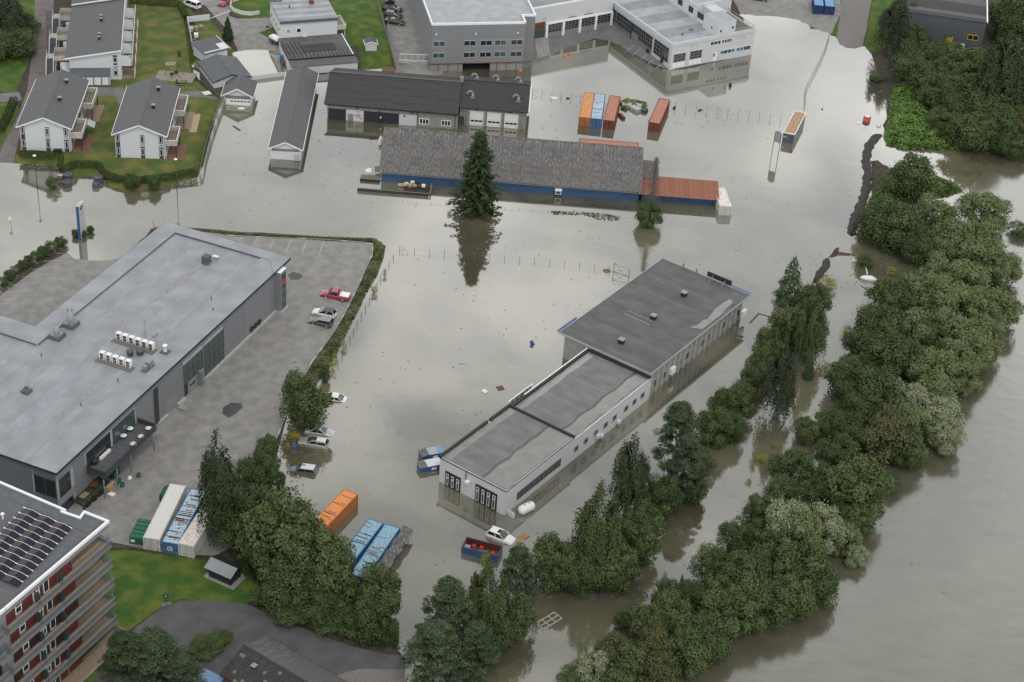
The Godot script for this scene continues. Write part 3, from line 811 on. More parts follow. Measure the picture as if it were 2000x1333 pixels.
# a gabled block: ridge along z (away from the front) when along_z, else along x
func gable(parent: Node, w: float, d: float, base: float, eave: float, ridge: float, over: float, wall: String, roof: String, roof2: String, trim: String) -> void:
	var s := st()
	extr(s, [Vector2(0, base), Vector2(w, base), Vector2(w, eave), Vector2(w / 2, ridge), Vector2(0, eave)], -d, 0)
	part("wall", parent, fin(s), M[wall])
	var k := (ridge - eave) / (w / 2)
	var lift := 0.2
	var zf := over
	var zb := -d - over
	for sgn in [-1.0, 1.0]:
		var xe: float = w / 2 + sgn * (w / 2 + over)
		var ye := eave - k * over + lift
		var a := Vector3(xe, ye, zf)
		var b := Vector3(w / 2, ridge + lift, zf)
		var c := Vector3(w / 2, ridge + lift, zb)
		var e := Vector3(xe, ye, zb)
		if sgn < 0.0:
			slab(parent, "roof_slope", a, b, c, e, 0.16, M[roof])
		else:
			slab(parent, "roof_slope", b, a, e, c, 0.16, M[roof2])
		var len := Vector2(w / 2 + over, (w / 2 + over) * k).length()
		for z in [zf + 0.03, zb - 0.03]:
			var mid := (a + b) / 2
			pb("bargeboard", parent, Vector3(mid.x, mid.y - 0.13, z), Vector3(len, 0.24, 0.06), M[trim if z > 0.0 else "black_trim"], Basis(Vector3.BACK, -sgn * atan(k)))
		pb("gutter", parent, Vector3(xe + sgn * 0.06, ye - 0.12, (zf + zb) / 2), Vector3(0.12, 0.12, zf - zb), M[trim])
	pb("ridge_cap", parent, Vector3(w / 2, ridge + lift + 0.005, (zf + zb) / 2), Vector3(0.34, 0.07, zf - zb + 0.02), M[roof])

func cowl(parent: Node, called: String, at: Vector3, r: float, h: float) -> void:   # a dark roof vent with a pale cap
	var v := pb(called, parent, at + Vector3(0, h / 2, 0), Vector3(r * 2, h, r * 2), M.plastic_black)
	pb("cap", v, Vector3(0, h / 2 + 0.07, 0), Vector3(r * 2.5, 0.12, r * 2.5), M.steel)

func railing(parent: Node, called: String, pts: Array, h: float, m: String, gap := 0.35, rail := 0.05) -> void:
	var s := st()
	for i in pts.size() - 1:
		var a: Vector3 = pts[i]
		var b: Vector3 = pts[i + 1]
		var up := Vector3(0, h, 0)
		tube(s, a + up, b + up, rail, 4)
		tube(s, a + up * 0.12, b + up * 0.12, rail * 0.7, 4)
		var n := maxi(1, int(a.distance_to(b) / gap))
		for k in n + 1:
			var q := a.lerp(b, float(k) / n)
			tube(s, q, q + up, rail * 0.55, 3, -1.0, false)
	part(called, parent, fin(s), M[m])

func text_part(parent: Node, text: String, xf: Transform3D, at: Vector3, size: float, m: String) -> void:
	var tm := TextMesh.new()
	var f := SystemFont.new()
	f.font_names = PackedStringArray(["Droid Sans"])
	tm.font = f
	tm.text = text
	tm.font_size = 32
	tm.pixel_size = size / 32.0
	tm.depth = 0.02
	part("lettering", parent, tm, M[m], xf * Transform3D(Basis.IDENTITY, at))

func make_buildings() -> void:
	workshop()
	hall()
	apartments()
	warehouse()
	dark_garage()
	west_houses()
	north_side()

# ---------------------------------------------------------------- the low white and grey workshop in the middle
func workshop() -> void:
	var o := thing("workshop_building", "long low workshop of white and grey sections with flat felt roofs, standing in the flood", "building", Vector3(-9.56, 0, 40.46), -0.5943)
	var w := 12.6
	var s := st()
	prism(s, [Vector2(0, 0), Vector2(w, 0), Vector2(w, -18), Vector2(0, -18)], -1.2, 4.55)
	part("wall", o, fin(s), M.white_render)
	s = st()
	prism(s, [Vector2(0.3, -18), Vector2(w, -18), Vector2(w, -40.3), Vector2(0.3, -40.3)], -1.2, 4.1)
	part("wall", o, fin(s), M.white_render)
	s = st()
	prism(s, [Vector2(-5.2, -40.6), Vector2(w - 0.5, -40.6), Vector2(w - 1.2, -72.2), Vector2(-5.5, -72.2)], -1.2, 4.5)
	part("wall", o, fin(s), M.pale_boards)
	# roofs: felt strips, standing rain water along the edges, low upstands
	strips(o, "roofing_strip", 0.25, w - 0.25, -0.3, -17.6, 4.55, 16, true, ["felt", "felt_b", "felt_c"])
	strips(o, "roofing_strip", 0.5, w - 0.3, -18.5, -40.0, 4.1, 20, true, ["felt", "felt_b", "felt_c", "felt_b"])
	strips(o, "roofing_strip", -6.0, w - 0.3, -40.3, -72.9, 4.85, 30, true, ["felt_old", "felt_old_b", "felt_old_c"])
	for r in [[0.3, 1.6, -0.4, -17.4, 4.61], [8.0, w - 0.35, -0.4, -17.5, 4.61], [0.6, 1.7, -18.7, -39.6, 4.16], [w - 2.6, w - 0.4, -18.8, -39.8, 4.16]]:
		s = st()
		prism(s, ragged([Vector2(r[0], r[2]), Vector2(r[1], r[2]), Vector2(r[1], r[3]), Vector2(r[0], r[3])], 0.8, 0.5 if r[0] > 1.0 else 0.3), r[4] + 0.02, r[4] + 0.026)
		part("rain_puddle", o, fin(s), M.roof_puddle)
		if r[0] > 1.0:
			s = st()
			prism(s, ragged([Vector2(r[0] - 0.45, r[2]), Vector2(r[0] + 0.6, r[2]), Vector2(r[0] + 0.6, r[3]), Vector2(r[0] - 0.45, r[3])], 0.8, 0.5), r[4] + 0.01, r[4] + 0.016)
			part("wet_felt", o, fin(s), M.felt_wet)
	s = st()
	prism(s, ragged([Vector2(9.7, -56.5), Vector2(11.6, -58), Vector2(11.5, -69), Vector2(10.2, -69.6), Vector2(9.9, -65), Vector2(10.6, -61)], 0.8, 0.5), 4.925, 4.932)
	part("rain_puddle", o, fin(s), M.roof_puddle)
	pb("fascia", o, Vector3(3.2, 4.86, -40.2), Vector3(18.9, 0.34, 0.1), M.membrane)
	pb("fascia", o, Vector3(3.0, 4.86, -73.0), Vector3(18.6, 0.34, 0.1), M.membrane)
	pb("fascia", o, Vector3(-6.15, 4.86, -56.6), Vector3(0.1, 0.34, 33.0), M.membrane)
	pb("fascia", o, Vector3(w - 0.2, 4.86, -56.6), Vector3(0.1, 0.34, 33.0), M.membrane)
	for p in [[-0.06, -6, 12, 0.34], [-0.03, -15.3, 5.4, 0.3]]:
		pb("upstand", o, Vector3(p[0], 4.75, p[1]), Vector3(0.4, 0.46, p[2]), M.black_trim)
	pb("upstand", o, Vector3(0.15, 4.3, -29), Vector3(0.42, 0.5, 22), M.black_trim)
	pb("coping", o, Vector3(-0.12, 4.61, -31), Vector3(0.16, 0.1, 18), M.white_trim)
	pb("upstand", o, Vector3(w / 2, 4.72, -17.85), Vector3(w, 0.42, 0.34), M.black_trim)
	pb("upstand", o, Vector3(w / 2 + 0.2, 4.4, -39.95), Vector3(w - 0.6, 0.4, 0.4), M.black_trim)
	pb("roof_edge", o, Vector3(w / 2, 4.6, 0.04), Vector3(w + 0.1, 0.14, 0.1), M.black_trim)
	pb("roof_edge", o, Vector3(w + 0.03, 4.6, -9), Vector3(0.08, 0.12, 18), M.dark_grey)
	pb("roof_edge", o, Vector3(w + 0.03, 4.14, -29), Vector3(0.08, 0.1, 22), M.white_dirty)
	for z in [-44.7, -54.7, -64.7]:
		cowl(o, "roof_vent", Vector3(3.6, 4.9, z), 0.42, 0.75)
	for z in [-52.6, -53.9]:
		pb("felt_patch", o, Vector3(1.6, 4.94, z), Vector3(5.2, 0.05, 0.5), M.felt_c)
	# front doors of black planks with small panes
	var f := face(0, 0, 0)
	for d in [[1.15, 3.0, 3], [6.95, 4.1, 4]]:
		var x0: float = d[0]
		var top: float = 2.75 if d[2] == 3 else 3.25
		var door := on(o, "folding_door", f, x0, -1.1, d[1], top + 1.1, 0.06, "dark_door")
		for i in int(d[2]):
			var lw: float = d[1] / d[2]
			var leaf := on(o, "door_leaf", f, x0 + i * lw + 0.03, -1.0, lw - 0.06, top + 0.9, 0.11, "dark_door")
			if d[2] == 4 or true:
				win(o, f.translated_local(Vector3(0, 0, 0.12)), x0 + i * lw + 0.28, top - 0.95, lw - 0.56, 0.5, 1, 1, "glass", "white_trim", 0.06)
			win(o, f.translated_local(Vector3(0, 0, 0.12)), x0 + i * lw + 0.3, 0.35, lw - 0.6, top - 1.5, 1, 1, "glass", "white_trim", 0.06)
	pb("wall_box", o, Vector3(5.55, 2.95, 0.3), Vector3(0.7, 0.35, 0.55), M.white_trim)
	pb("flue", o, Vector3(5.15, 3.7, 0.2), Vector3(0.16, 1.6, 0.16), M.steel)
	# side windows
	var r := face(w, 0, 90)
	win(o, r, 3.0, 1.25, 11.4, 1.25, 9, 1, "glass", "dark_grey", 0.1)
	for z in [18.1, 20.8, 23.6, 26.4, 29.0, 32.4, 34.9, 37.3]:
		win(o, r, z, 1.45, 1.15, 1.1, 1, 1, "glass", "white_dirty", 0.1)
	for z in [24.6, 25.6, 30.6]:
		pb("wall_unit", o, Vector3(w + 0.3, 0.75 if z != 24.6 else 1.25, -z), Vector3(0.5, 0.55, 0.8), M.white_paint)
	var r3 := face(w - 0.5, -40.6, 91.27)
	for z in [1.9, 4.6, 9.6, 12.2, 17.4, 20.0, 25.0, 27.6, 30.0]:
		win(o, r3, z - 0.3, 1.0, 1.25, 1.5, 1, 1, "glass", "white_dirty", 0.12)
	for i in 18:   # buttress-like posts between the bays
		pb("wall_post", o, Vector3(w - 0.42 - i * 0.039, 1.7, -41.2 - i * 1.8), Vector3(0.28, 5.6, 0.24), M.white_dirty)
	for z in [-47.6, -71.4]:
		pb("wall_unit", o, Vector3(w - 0.2, 1.9, z), Vector3(0.55, 1.2, 1.3), M.white_trim)
	# a long roof sign at the far end, seen from behind, with struts
	var sg := pb("roof_sign", o, Vector3(5.9, 5.75, -72.9), Vector3(5.0, 0.9, 0.22), M.black_trim)
	for x in [-1.3, 1.3]:
		pb("strut", sg, Vector3(x, -0.35, 0.85), Vector3(0.1, 0.1, 1.9), M.steel, Basis(Vector3.RIGHT, 0.5))
	for x in [-1.5, 1.3]:
		pb("roof_post", o, Vector3(x, 5.4, -72.6), Vector3(0.22, 1.1, 0.22), M.grey_weathered)
	for c in [[3.4, 18.6, -73.6], [-6.5, 3.0, -43.0]]:
		pb("awning", o, Vector3(9.2 if c[0] > 0 else -6.6, 4.62, -73.6 if c[0] > 0 else -43.6), Vector3(5.5 if c[0] > 0 else 0.8, 0.12, 0.8 if c[0] > 0 else 5.5), M.sign_blue)
	# porch roof on the yard side and a plank screen
	slab(o, "porch_roof", Vector3(-2.3, 2.35, -4.7), Vector3(-0.25, 2.75, -4.7), Vector3(-0.25, 2.75, -11.5), Vector3(-2.3, 2.35, -11.5), 0.1, M.felt_old)
	for z in [-4.9, -11.3]:
		pb("porch_post", o, Vector3(-2.15, 0.6, z), Vector3(0.12, 3.4, 0.12), M.timber_old)
	for i in 14:
		pb("plank", o, Vector3(-0.9 - 0.02 * i, 2.2, -19.2 - i * 0.46), Vector3(0.06, 4.4, 0.43), M.grey_weathered if i % 3 else M.white_dirty)
	pb("screen_rail", o, Vector3(-1.0, 4.45, -22.2), Vector3(0.14, 0.1, 6.6), M.white_trim)

# ---------------------------------------------------------------- the big grey hall
func hall() -> void:
	var o := thing("commercial_hall", "large grey L-shaped commercial hall with flat roof, heat pumps and raised eaves", "building", Vector3(-63.75, 0, 57.04), 1.2053)
	var l := 68.3
	var w := 25.1
	var xe := 29.7
	var far := -60.0
	var s := st()
	prism(s, [Vector2(0.4, -0.4), Vector2(l - 1.6, -0.4), Vector2(l - 1.6, -w + 0.4), Vector2(xe + 0.4, -w + 0.4), Vector2(xe + 0.4, far), Vector2(0.4, far)], 0.3, 8.85)
	part("wall", o, fin(s), M.membrane)
	# roof: a raised flat brim round the outside and membrane strips inside
	var br := 4.0
	s = st()
	prism(s, [Vector2(l, 0), Vector2(l, -w), Vector2(xe, -w), Vector2(xe, far), Vector2(xe - br, far), Vector2(xe - br, -w + br - 0.6), Vector2(l - 2.4, -w + br - 0.6), Vector2(l - 2.4, -2.6), Vector2(l - 6, 0)], 8.95, 9.3)
	part("roof_brim", o, fin(s), M.hall_roof)
	s = st()
	prism(s, [Vector2(0, 0), Vector2(l - 6.05, 0), Vector2(l - 2.45, -2.6), Vector2(l - 2.45, -4.4), Vector2(0, -4.4)], 8.95, 9.24)
	part("roof_edge_band", o, fin(s), M.hall_roof_b)
	strips(o, "membrane_strip", 0.2, l - 2.5, -4.4, -w + br - 0.65, 8.92, 14, true, ["hall_roof", "hall_roof_b", "hall_roof_c"])
	strips(o, "membrane_strip", 0.2, xe - br - 0.05, -w + br - 0.65, far + 20.0, 8.92, 15, true, ["hall_roof_b", "hall_roof", "hall_roof_c"])
	pb("brim_face", o, Vector3(l / 2 + xe / 2 - 3.0, 9.12, -w + br - 0.58), Vector3(l - xe + 1.6, 0.32, 0.05), M.membrane_dark)
	pb("brim_face", o, Vector3(l - 2.44, 9.12, -w / 2 + 0.3), Vector3(0.05, 0.32, w - 6.6), M.membrane_dark)
	pb("brim_face", o, Vector3(xe - br - 0.03, 9.12, -w + br - 12.0), Vector3(0.05, 0.32, 22), M.membrane_dark)
	pb("eave_trim", o, Vector3(l / 2, 9.05, 0.03), Vector3(l + 0.08, 0.36, 0.08), M.black_trim)
	pb("eave_trim", o, Vector3(l + 0.03, 9.1, -w / 2), Vector3(0.08, 0.36, w), M.dark_grey)
	pb("eave_trim", o, Vector3(l / 2 + xe / 2, 9.1, -w - 0.03), Vector3(l - xe, 0.36, 0.08), M.dark_grey)
	pb("eave_trim", o, Vector3(-0.03, 9.05, far / 2), Vector3(0.08, 0.36, -far), M.black_trim)
	for q in [[Vector2(12, -8), Vector2(22, -6.5)], [Vector2(30, -10.5), Vector2(40, -14)], [Vector2(46, -13), Vector2(60, -11.5)]]:
		s = st()
		var a: Vector2 = q[0]
		var b: Vector2 = q[1]
		var side := (b - a).orthogonal().normalized()
		prism(s, ragged([a + side * 0.25, a.lerp(b, 0.5) + side * 0.7, b + side * 0.15, b - side * 0.15, a.lerp(b, 0.5) - side * 0.2, a - side * 0.3], 0.7, 0.3), 8.995, 9.001)
		part("dried_puddle", o, fin(s), M.concrete)
	# front facade: panel bays, glazing, doors
	var f := face(0, -0.4, 0)
	var ys := [1.15, 2.25, 3.35, 4.45, 5.55, 6.65, 7.75, 8.85]
	var bays := [4.4, 7.4, 14.1, 20.7, 25.2, 33.9, 40.3, 46.6, 53.2, 59.7, 66.7]
	panels(o, f, bays, ys, ["panel_grey", "panel_grey_b", "panel_grey"], [[7.4, 14.1, 4.3, 7.6], [14.1, 20.7, 4.3, 7.6], [25.6, 26.9, 0.6, 7.75], [28.8, 32.2, 0.4, 3.3], [34.2, 40.1, 0.6, 7.0], [40.4, 46.5, 0.6, 7.0]], 0.075)
	panels(o, f, [0.5, 4.4], [7.3, 8.85], ["panel_light"])
	panels(o, f, [0.5, 4.4], [2.55, 3.9], ["panel_light"])
	win(o, f, 0.9, 3.95, 2.6, 3.2, 1, 2, "glass", "dark_grey", 0.14)
	win(o, f, 0.9, 0.45, 2.9, 2.0, 1, 2, "glass", "dark_grey", 0.14)
	win(o, f, 7.75, 4.45, 6.0, 2.95, 3, 2, "glass", "dark_grey", 0.14)
	win(o, f, 14.55, 4.45, 5.7, 2.95, 3, 1, "glass_green", "dark_grey", 0.14)
	win(o, f, 25.65, 0.75, 1.15, 6.9, 1, 5, "glass", "dark_grey", 0.12)
	win(o, f, 34.25, 3.3, 5.7, 3.6, 4, 2, "glass_green", "dark_grey", 0.12)
	win(o, f, 40.5, 1.0, 5.9, 5.95, 4, 4, "glass_green", "dark_grey", 0.12)
	win(o, f, 34.3, 1.0, 0.9, 2.2, 1, 2, "glass", "dark_grey", 0.1)
	var dock := on(o, "loading_door", f, 35.5, 0.5, 2.6, 2.6, 0.1, "panel_light")
	on(dock, "door_window", Transform3D(Basis.IDENTITY, Vector3(-1.3, -1.3, 0.04)), 0.3, 1.5, 1.6, 0.35, 0.04, "glass")
	on(o, "dock_wall", f, 38.3, 0.4, 0.7, 3.1, 0.9, "panel_grey")
	var gate := on(o, "roller_door", f, 28.9, 0.4, 3.2, 2.9, 0.08, "panel_light")
	for i in 4:
		pb("door_rib", gate, Vector3(0, -1.1 + i * 0.7, 0.05), Vector3(3.1, 0.05, 0.04), M.panel_grey)
	for i in 3:
		s = st(true)
		lathe(s, [Vector2(0, 0), Vector2(0.52, 0), Vector2(0.52, 0.2), Vector2(0.4, 0.22), Vector2(0.38, 0.06), Vector2(0, 0.06)], 20, Vector3.ZERO, Basis(Vector3.RIGHT, PI / 2))
		part("round_vent", o, fin(s), M.black_trim, Transform3D(Basis.IDENTITY, Vector3(55.3 + i * 1.28, 1.9, -0.34)))
	pb("plinth", o, Vector3(52.8, 0.62, -0.3), Vector3(27.4, 0.95, 0.34), M.white_dirty)
	pb("plinth", o, Vector3(33.0, 0.62, -0.2), Vector3(2.2, 0.95, 0.6), M.white_dirty)
	pb("plinth", o, Vector3(27.8, 0.55, -0.3), Vector3(2.8, 0.8, 0.34), M.white_dirty)
	pb("plinth", o, Vector3(15.6, 0.55, -0.3), Vector3(21.0, 0.8, 0.34), M.concrete)
	pb("concrete_block", o, Vector3(31.9, 0.72, 0.9), Vector3(1.6, 0.7, 1.4), M.concrete)
	# glazed corner tower at the far end
	var tw := pb("corner_tower", o, Vector3(64.5, 4.9, 0.15), Vector3(2.0, 7.9, 1.1), M.panel_light)
	win(o, face(63.5, 0.72, 0), 0.25, 1.3, 1.55, 7.2, 1, 4, "glass_green", "panel_light", 0.1)
	pb("tower_sign", o, Vector3(64.5, 6.7, 0.8), Vector3(1.2, 0.9, 0.04), M.red_print)
	pb("plinth", o, Vector3(64.6, 0.65, 0.25), Vector3(2.3, 0.9, 1.3), M.white_dirty)
	pb("tower_cap", o, Vector3(64.5, 8.88, 0.15), Vector3(2.1, 0.1, 1.2), M.white_trim)
	# end wall towards the apartments
	var e := face(0.4, -60, -90)
	panels(o, e, [36, 42, 48, 55.4], ys, ["panel_slate", "panel_slate"], [], 0.07)
	win(o, e, 55.7, 4.0, 3.7, 3.2, 2, 1, "glass", "dark_grey", 0.14)
	win(o, e, 55.7, 0.6, 3.7, 2.2, 2, 1, "glass", "dark_grey", 0.14)
	on(o, "panel", e, 55.5, 2.9, 4.0, 1.05, 0.05, "panel_slate")
	on(o, "panel", e, 55.5, 7.3, 4.0, 1.5, 0.05, "panel_slate")
	var b2 := face(l - 1.6, -0.4, 90)
	panels(o, b2, [0.2, 6, 12, 18, 24], ys, ["panel_grey", "panel_grey_b"])
	# terrace on posts
	var deck := pb("terrace", o, Vector3(14.2, 4.28, 1.3), Vector3(13.7, 0.26, 3.4), M.dark_grey)
	for i in 12:
		pb("deck_board", deck, Vector3(-6.3 + i * 1.14, 0.142, 0), Vector3(1.1, 0.03, 3.3), M.membrane_dark)
	var rail := [Vector3(7.4, 4.4, -0.3), Vector3(7.4, 4.4, 3.0), Vector3(21.0, 4.4, 3.0), Vector3(21.0, 4.4, -0.3)]
	railing(o, "terrace_railing", rail, 1.05, "dark_grey", 1.7)
	s = st()
	for i in 3:
		var a: Vector3 = rail[i]
		var b: Vector3 = rail[i + 1]
		bx(s, (a + b) / 2 + Vector3(0, 0.5, 0), Vector3(absf(b.x - a.x) + 0.04, 0.85, absf(b.z - a.z) + 0.04))
	part("railing_screen", o, fin(s), M.dark_grey)
	for x in [7.0, 10.4, 14.0, 20.3]:
		s = st(true)
		tube(s, Vector3(x, 0.3, 2.9), Vector3(x, 4.2, 2.9), 0.09, 8)
		part("terrace_post", o, fin(s), M.galvanised)
	# roof plant
	for p in [[33.0, -20.5, 0.62, 2.5], [29.2, -20.5, 0.5, 1.9]]:
		var c := pb("flue_base", o, Vector3(p[0], 9.25, p[1]), Vector3(2.1, 0.7, 2.1), M.membrane_dark)
		pb("flashing", c, Vector3(0, 0.4, 0), Vector3(1.6, 0.1, 1.6), M.steel)
		s = st(true)
		lathe(s, [Vector2(p[2], 0.3), Vector2(p[2], 0.3 + p[3]), Vector2(p[2] - 0.1, 0.3 + p[3]), Vector2(p[2] - 0.1, 0.6), Vector2(0, 0.6)], 20)
		part("flue", c, fin(s), M.galvanised)
	for row in [[33.4, -12.0, 6, true], [27.6, -11.2, 5, false]]:
		pb("pump_rack", o, Vector3(row[0] - 0.45, 9.04, row[1] + row[2] * 0.58), Vector3(1.5, 0.14, row[2] * 1.3), M.timber_old)
		for i in int(row[2]):
			var u := pb("heat_pump", o, Vector3(row[0], 9.72, row[1] + i * 1.2 + 0.4), Vector3(0.75, 1.2, 0.85), M.plastic_white)
			for k in 2:
				pb("fan_grille", u, Vector3(-0.385, -0.28 + 0.56 * k, 0.05), Vector3(0.03, 0.48, 0.6), M.dark_grey if row[3] else M.plastic_grey)
	for p in [[30.4, -7.6, 0.6], [31.4, -6.4, 0.7]]:
		s = st(true)
		lathe(s, [Vector2(p[2] * 0.8, 0), Vector2(p[2] * 0.8, 0.6), Vector2(p[2], 0.65), Vector2(p[2], 0.95), Vector2(0.2, 1.25), Vector2(0, 1.25)], 14)
		part("roof_fan", o, fin(s), M.plastic_grey, Transform3D(Basis.IDENTITY, Vector3(p[0], 8.98, p[1])))
	for p in [[33.5, -3.1, 0.28, 1.0, "white_trim"], [60.1, -11.8, 0.0, 0.0, ""], [14.6, -15.7, 0.24, 0.8, "steel"]]:
		var c := pb("vent_base", o, Vector3(p[0], 9.2, p[1]), Vector3(1.3, 0.5, 1.3), M.membrane_dark)
		if p[2] > 0.0:
			s = st(true)
			lathe(s, [Vector2(p[2], 0.2), Vector2(p[2], 0.2 + p[3]), Vector2(p[2] * 1.5, 0.25 + p[3]), Vector2(p[2] * 1.5, 0.4 + p[3]), Vector2(0, 0.5 + p[3])], 12)
			part("vent_pipe", c, fin(s), M[p[4]])
		else:
			pb("vent_box", c, Vector3(0, 0.75, 0), Vector3(1.2, 1.1, 1.2), M.plastic_grey)
			pb("roof_dish", c, Vector3(1.6, 0.6, 0.9), Vector3(1.2, 0.12, 0.9), M.white_trim, Basis(Vector3.FORWARD, 0.4))
	var ah := pb("air_unit", o, Vector3(28.4, 9.15, -3.05), Vector3(2.6, 0.5, 1.0), M.membrane_dark)
	pb("air_unit_box", ah, Vector3(0.5, 0.75, 0), Vector3(1.2, 1.0, 0.8), M.steel)
	pb("air_unit_duct", ah, Vector3(-0.6, 0.6, 0), Vector3(0.7, 0.7, 0.6), M.galvanised)
	s = st()
	tube(s, Vector3(0, 0, 0), Vector3(0, 3.4, 0), 0.06, 5)
	tube(s, Vector3(0, 2.6, 0), Vector3(0.9, 2.9, 0.4), 0.04, 4)
	tube(s, Vector3(-0.8, 0.05, -0.8), Vector3(0, 1.3, 0), 0.04, 4)
	tube(s, Vector3(0.8, 0.05, -0.5), Vector3(0, 1.3, 0), 0.04, 4)
	bx(s, Vector3(1.4, 0.15, 0.9), Vector3(1.3, 0.1, 0.4))
	part("roof_mast", o, fin(s), M.steel, Transform3D(Basis.IDENTITY, Vector3(35.7, 8.98, -8.2)))
	for p in [[47.6, -2.9], [23.5, -19.4], [23.4, -5.2], [15.5, -6.5], [50.5, -5.0]]:
		s = st()
		tube(s, Vector3(0, 0, 0), Vector3(0, 0.7, 0), 0.09, 6)
		part("soil_pipe", o, fin(s), M.plastic_grey, Transform3D(Basis.IDENTITY, Vector3(p[0], 8.98, p[1])))

# ---------------------------------------------------------------- the red apartment block in the corner
func apartments() -> void:
	var o := thing("apartment_building", "six-storey apartment block with red and maroon panels, long galvanised balconies and solar roof", "building", Vector3(-58.98, 0, 97.1), 1.1233)
	var x0 := -26.0
	var dep := 22.0
	var s := st()
	prism(s, [Vector2(x0, -0.1), Vector2(12.4, -0.1), Vector2(12.4, -2.9), Vector2(18.5, -3.2), Vector2(18.2, -6.0), Vector2(18.4, -dep), Vector2(x0, -dep)], 0.2, 19.5)
	part("wall", o, fin(s), M.lavender)
	s = st()
	prism(s, [Vector2(x0, 0), Vector2(19.64, 0), Vector2(19.5, -3.75), Vector2(18.25, -3.45), Vector2(18.0, -6.3), Vector2(18.45, -6.1), Vector2(18.4, -dep), Vector2(x0, -dep)], 19.5, 19.9)
	part("roof_deck", o, fin(s), M.membrane_dark)
	for i in 20:
		var xa := x0 + i * 2.22
		pb("membrane_strip", o, Vector3(minf(xa + 1.11, 17.3), 19.915, -10.9), Vector3(2.2 if xa < 16 else 1.6, 0.03 + 0.012 * (i % 2), 20.5), M.membrane_dark if i % 3 else M.roof_grey)
	# white parapet along the edge
	var edge := [Vector3(x0, 20, 0), Vector3(-0.2, 20, 0), Vector3(0.2, 20, 0.0), Vector3(19.64, 20, 0), Vector3(19.5, 20, -3.75), Vector3(18.25, 20, -3.45), Vector3(18.0, 20, -6.25), Vector3(18.45, 20, -6.1), Vector3(18.4, 20, -dep)]
	for i in edge.size() - 1:
		var a: Vector3 = edge[i]
		var b: Vector3 = edge[i + 1]
		if a.distance_to(b) < 0.5:
			continue
		pb("parapet", o, (a + b) / 2 - Vector3(0, 0.06 + 0.004 * i, 0), Vector3(0.3, 0.42, a.distance_to(b) + 0.28), M.white_trim, Basis(Vector3.UP, atan2(b.x - a.x, b.z - a.z)))
	pb("fascia", o, Vector3((x0 + 19.6) / 2, 19.3, -0.1), Vector3(19.6 - x0, 0.8, 0.18), M.lavender)
	# six floors of windows and panels behind galvanised balconies
	var f := face(0, -0.1, 0)
	var lv := [17.1, 13.8, 10.5, 7.2, 3.9, 0.6]
	for n in 6:
		var y: float = lv[n]
		var d: bool = n % 2 == 1
		var red := "maroon_panel" if n in [2, 3] else "red_panel"
		var h := 2.5
		var sh: float = 0.0 if n == 0 else [0.0, 0.3, 0.5, 0.1, 0.6, 0.3][n]
		for k in 3:
			var bx0: float = -14.4 * k + sh
			on(o, "facade_panel", f, bx0 + 0.1, y, 1.6, h, 0.06, red)
			win(o, f, bx0 + 1.8, y + 0.5, 1.0, 1.9, 1, 2, "glass", "white_trim", 0.1)
			on(o, "facade_panel", f, bx0 + 2.9, y, 1.95, h, 0.06, "red_panel" if d else red)
			win(o, f, bx0 + 5.0, y + 0.3, 1.1, 2.1, 2, 2, "glass_green", "white_trim", 0.1)
			on(o, "facade_panel", f, bx0 + 6.3, y, 0.45, h, 0.06, red)
			win(o, f, bx0 + 6.95, y + 0.1, 0.9, 2.2, 1, 1, "glass", "white_trim", 0.08)
			on(o, "facade_panel", f, bx0 + 7.95, y, 1.5, h, 0.06, red)
			on(o, "facade_panel", f, bx0 + 9.75, y, 2.55, h, 0.06, "maroon_panel" if n == 2 else "red_panel")
		var back := face(12.4, -2.9, 2.8)
		win(o, back, 0.3, y + 0.2, 1.5, 2.2, 1, 1, "glass_green", "white_trim", 0.1)
		on(o, "facade_panel", back, 2.0, y, 0.7, h, 0.06, red)
		win(o, back, 3.6, y + 0.2, 1.8, 2.2, 2, 1, "glass", "white_trim", 0.08)
		if n == 5:
			continue
		# balcony: timber floor on a steel edge, bar railing
		for k in 2:
			var xa := -0.9 if k == 0 else -20.0
			var xb := 18.7 if k == 0 else -1.6
			var bal := pb("balcony", o, Vector3((xa + xb) / 2, y - 0.14, 0.54), Vector3(xb - xa, 0.22, 1.22), M.galvanised)
			var nb := 8
			for i in nb:
				pb("floor_board", bal, Vector3(0, 0.12, -0.56 + 1.1 * (i + 0.5) / nb), Vector3(xb - xa - 0.15, 0.02, 1.1 / nb - 0.015), M.decking)
			railing(bal, "railing", [Vector3((xa - xb) / 2 + 0.05, 0.1, -0.55), Vector3((xa - xb) / 2 + 0.05, 0.1, 0.58), Vector3((xb - xa) / 2 - 0.05, 0.1, 0.58), Vector3((xb - xa) / 2 - 0.05, 0.1, -2.4 if k == 0 else -0.55)], 1.1, "galvanised", 0.08, 0.036)
			for q in [5.2, 9.5]:
				if k == 0:
					pb("divider", bal, Vector3(q - (xa + xb) / 2, 1.0, -0.1), Vector3(0.05, 1.8, 0.9), M.glass_green)
		var loggia := pb("balcony_corner", o, Vector3(15.5, y - 0.15, -1.55), Vector3(6.3, 0.24, 2.9), M.galvanised)
		for i in 15:
			pb("floor_board", loggia, Vector3(0, 0.13, -1.38 + i * 0.195), Vector3(6.2, 0.025, 0.18), M.decking if i % 3 else M.decking_new)
	for x in [18.35]:
		s = st()
		tube(s, Vector3(x, 0.4, 0.9), Vector3(x, 19.4, 0.9), 0.07, 6)
		part("balcony_post", o, fin(s), M.galvanised)
	# ground terrace
	var pat := pb("terrace", o, Vector3(8.5, 0.72, 0.9), Vector3(22.0, 0.22, 2.8), M.concrete)
	for i in 12:
		pb("floor_board", pat, Vector3(1.5, 0.125, -1.2 + i * 0.2), Vector3(18.5, 0.03, 0.185), M.decking)
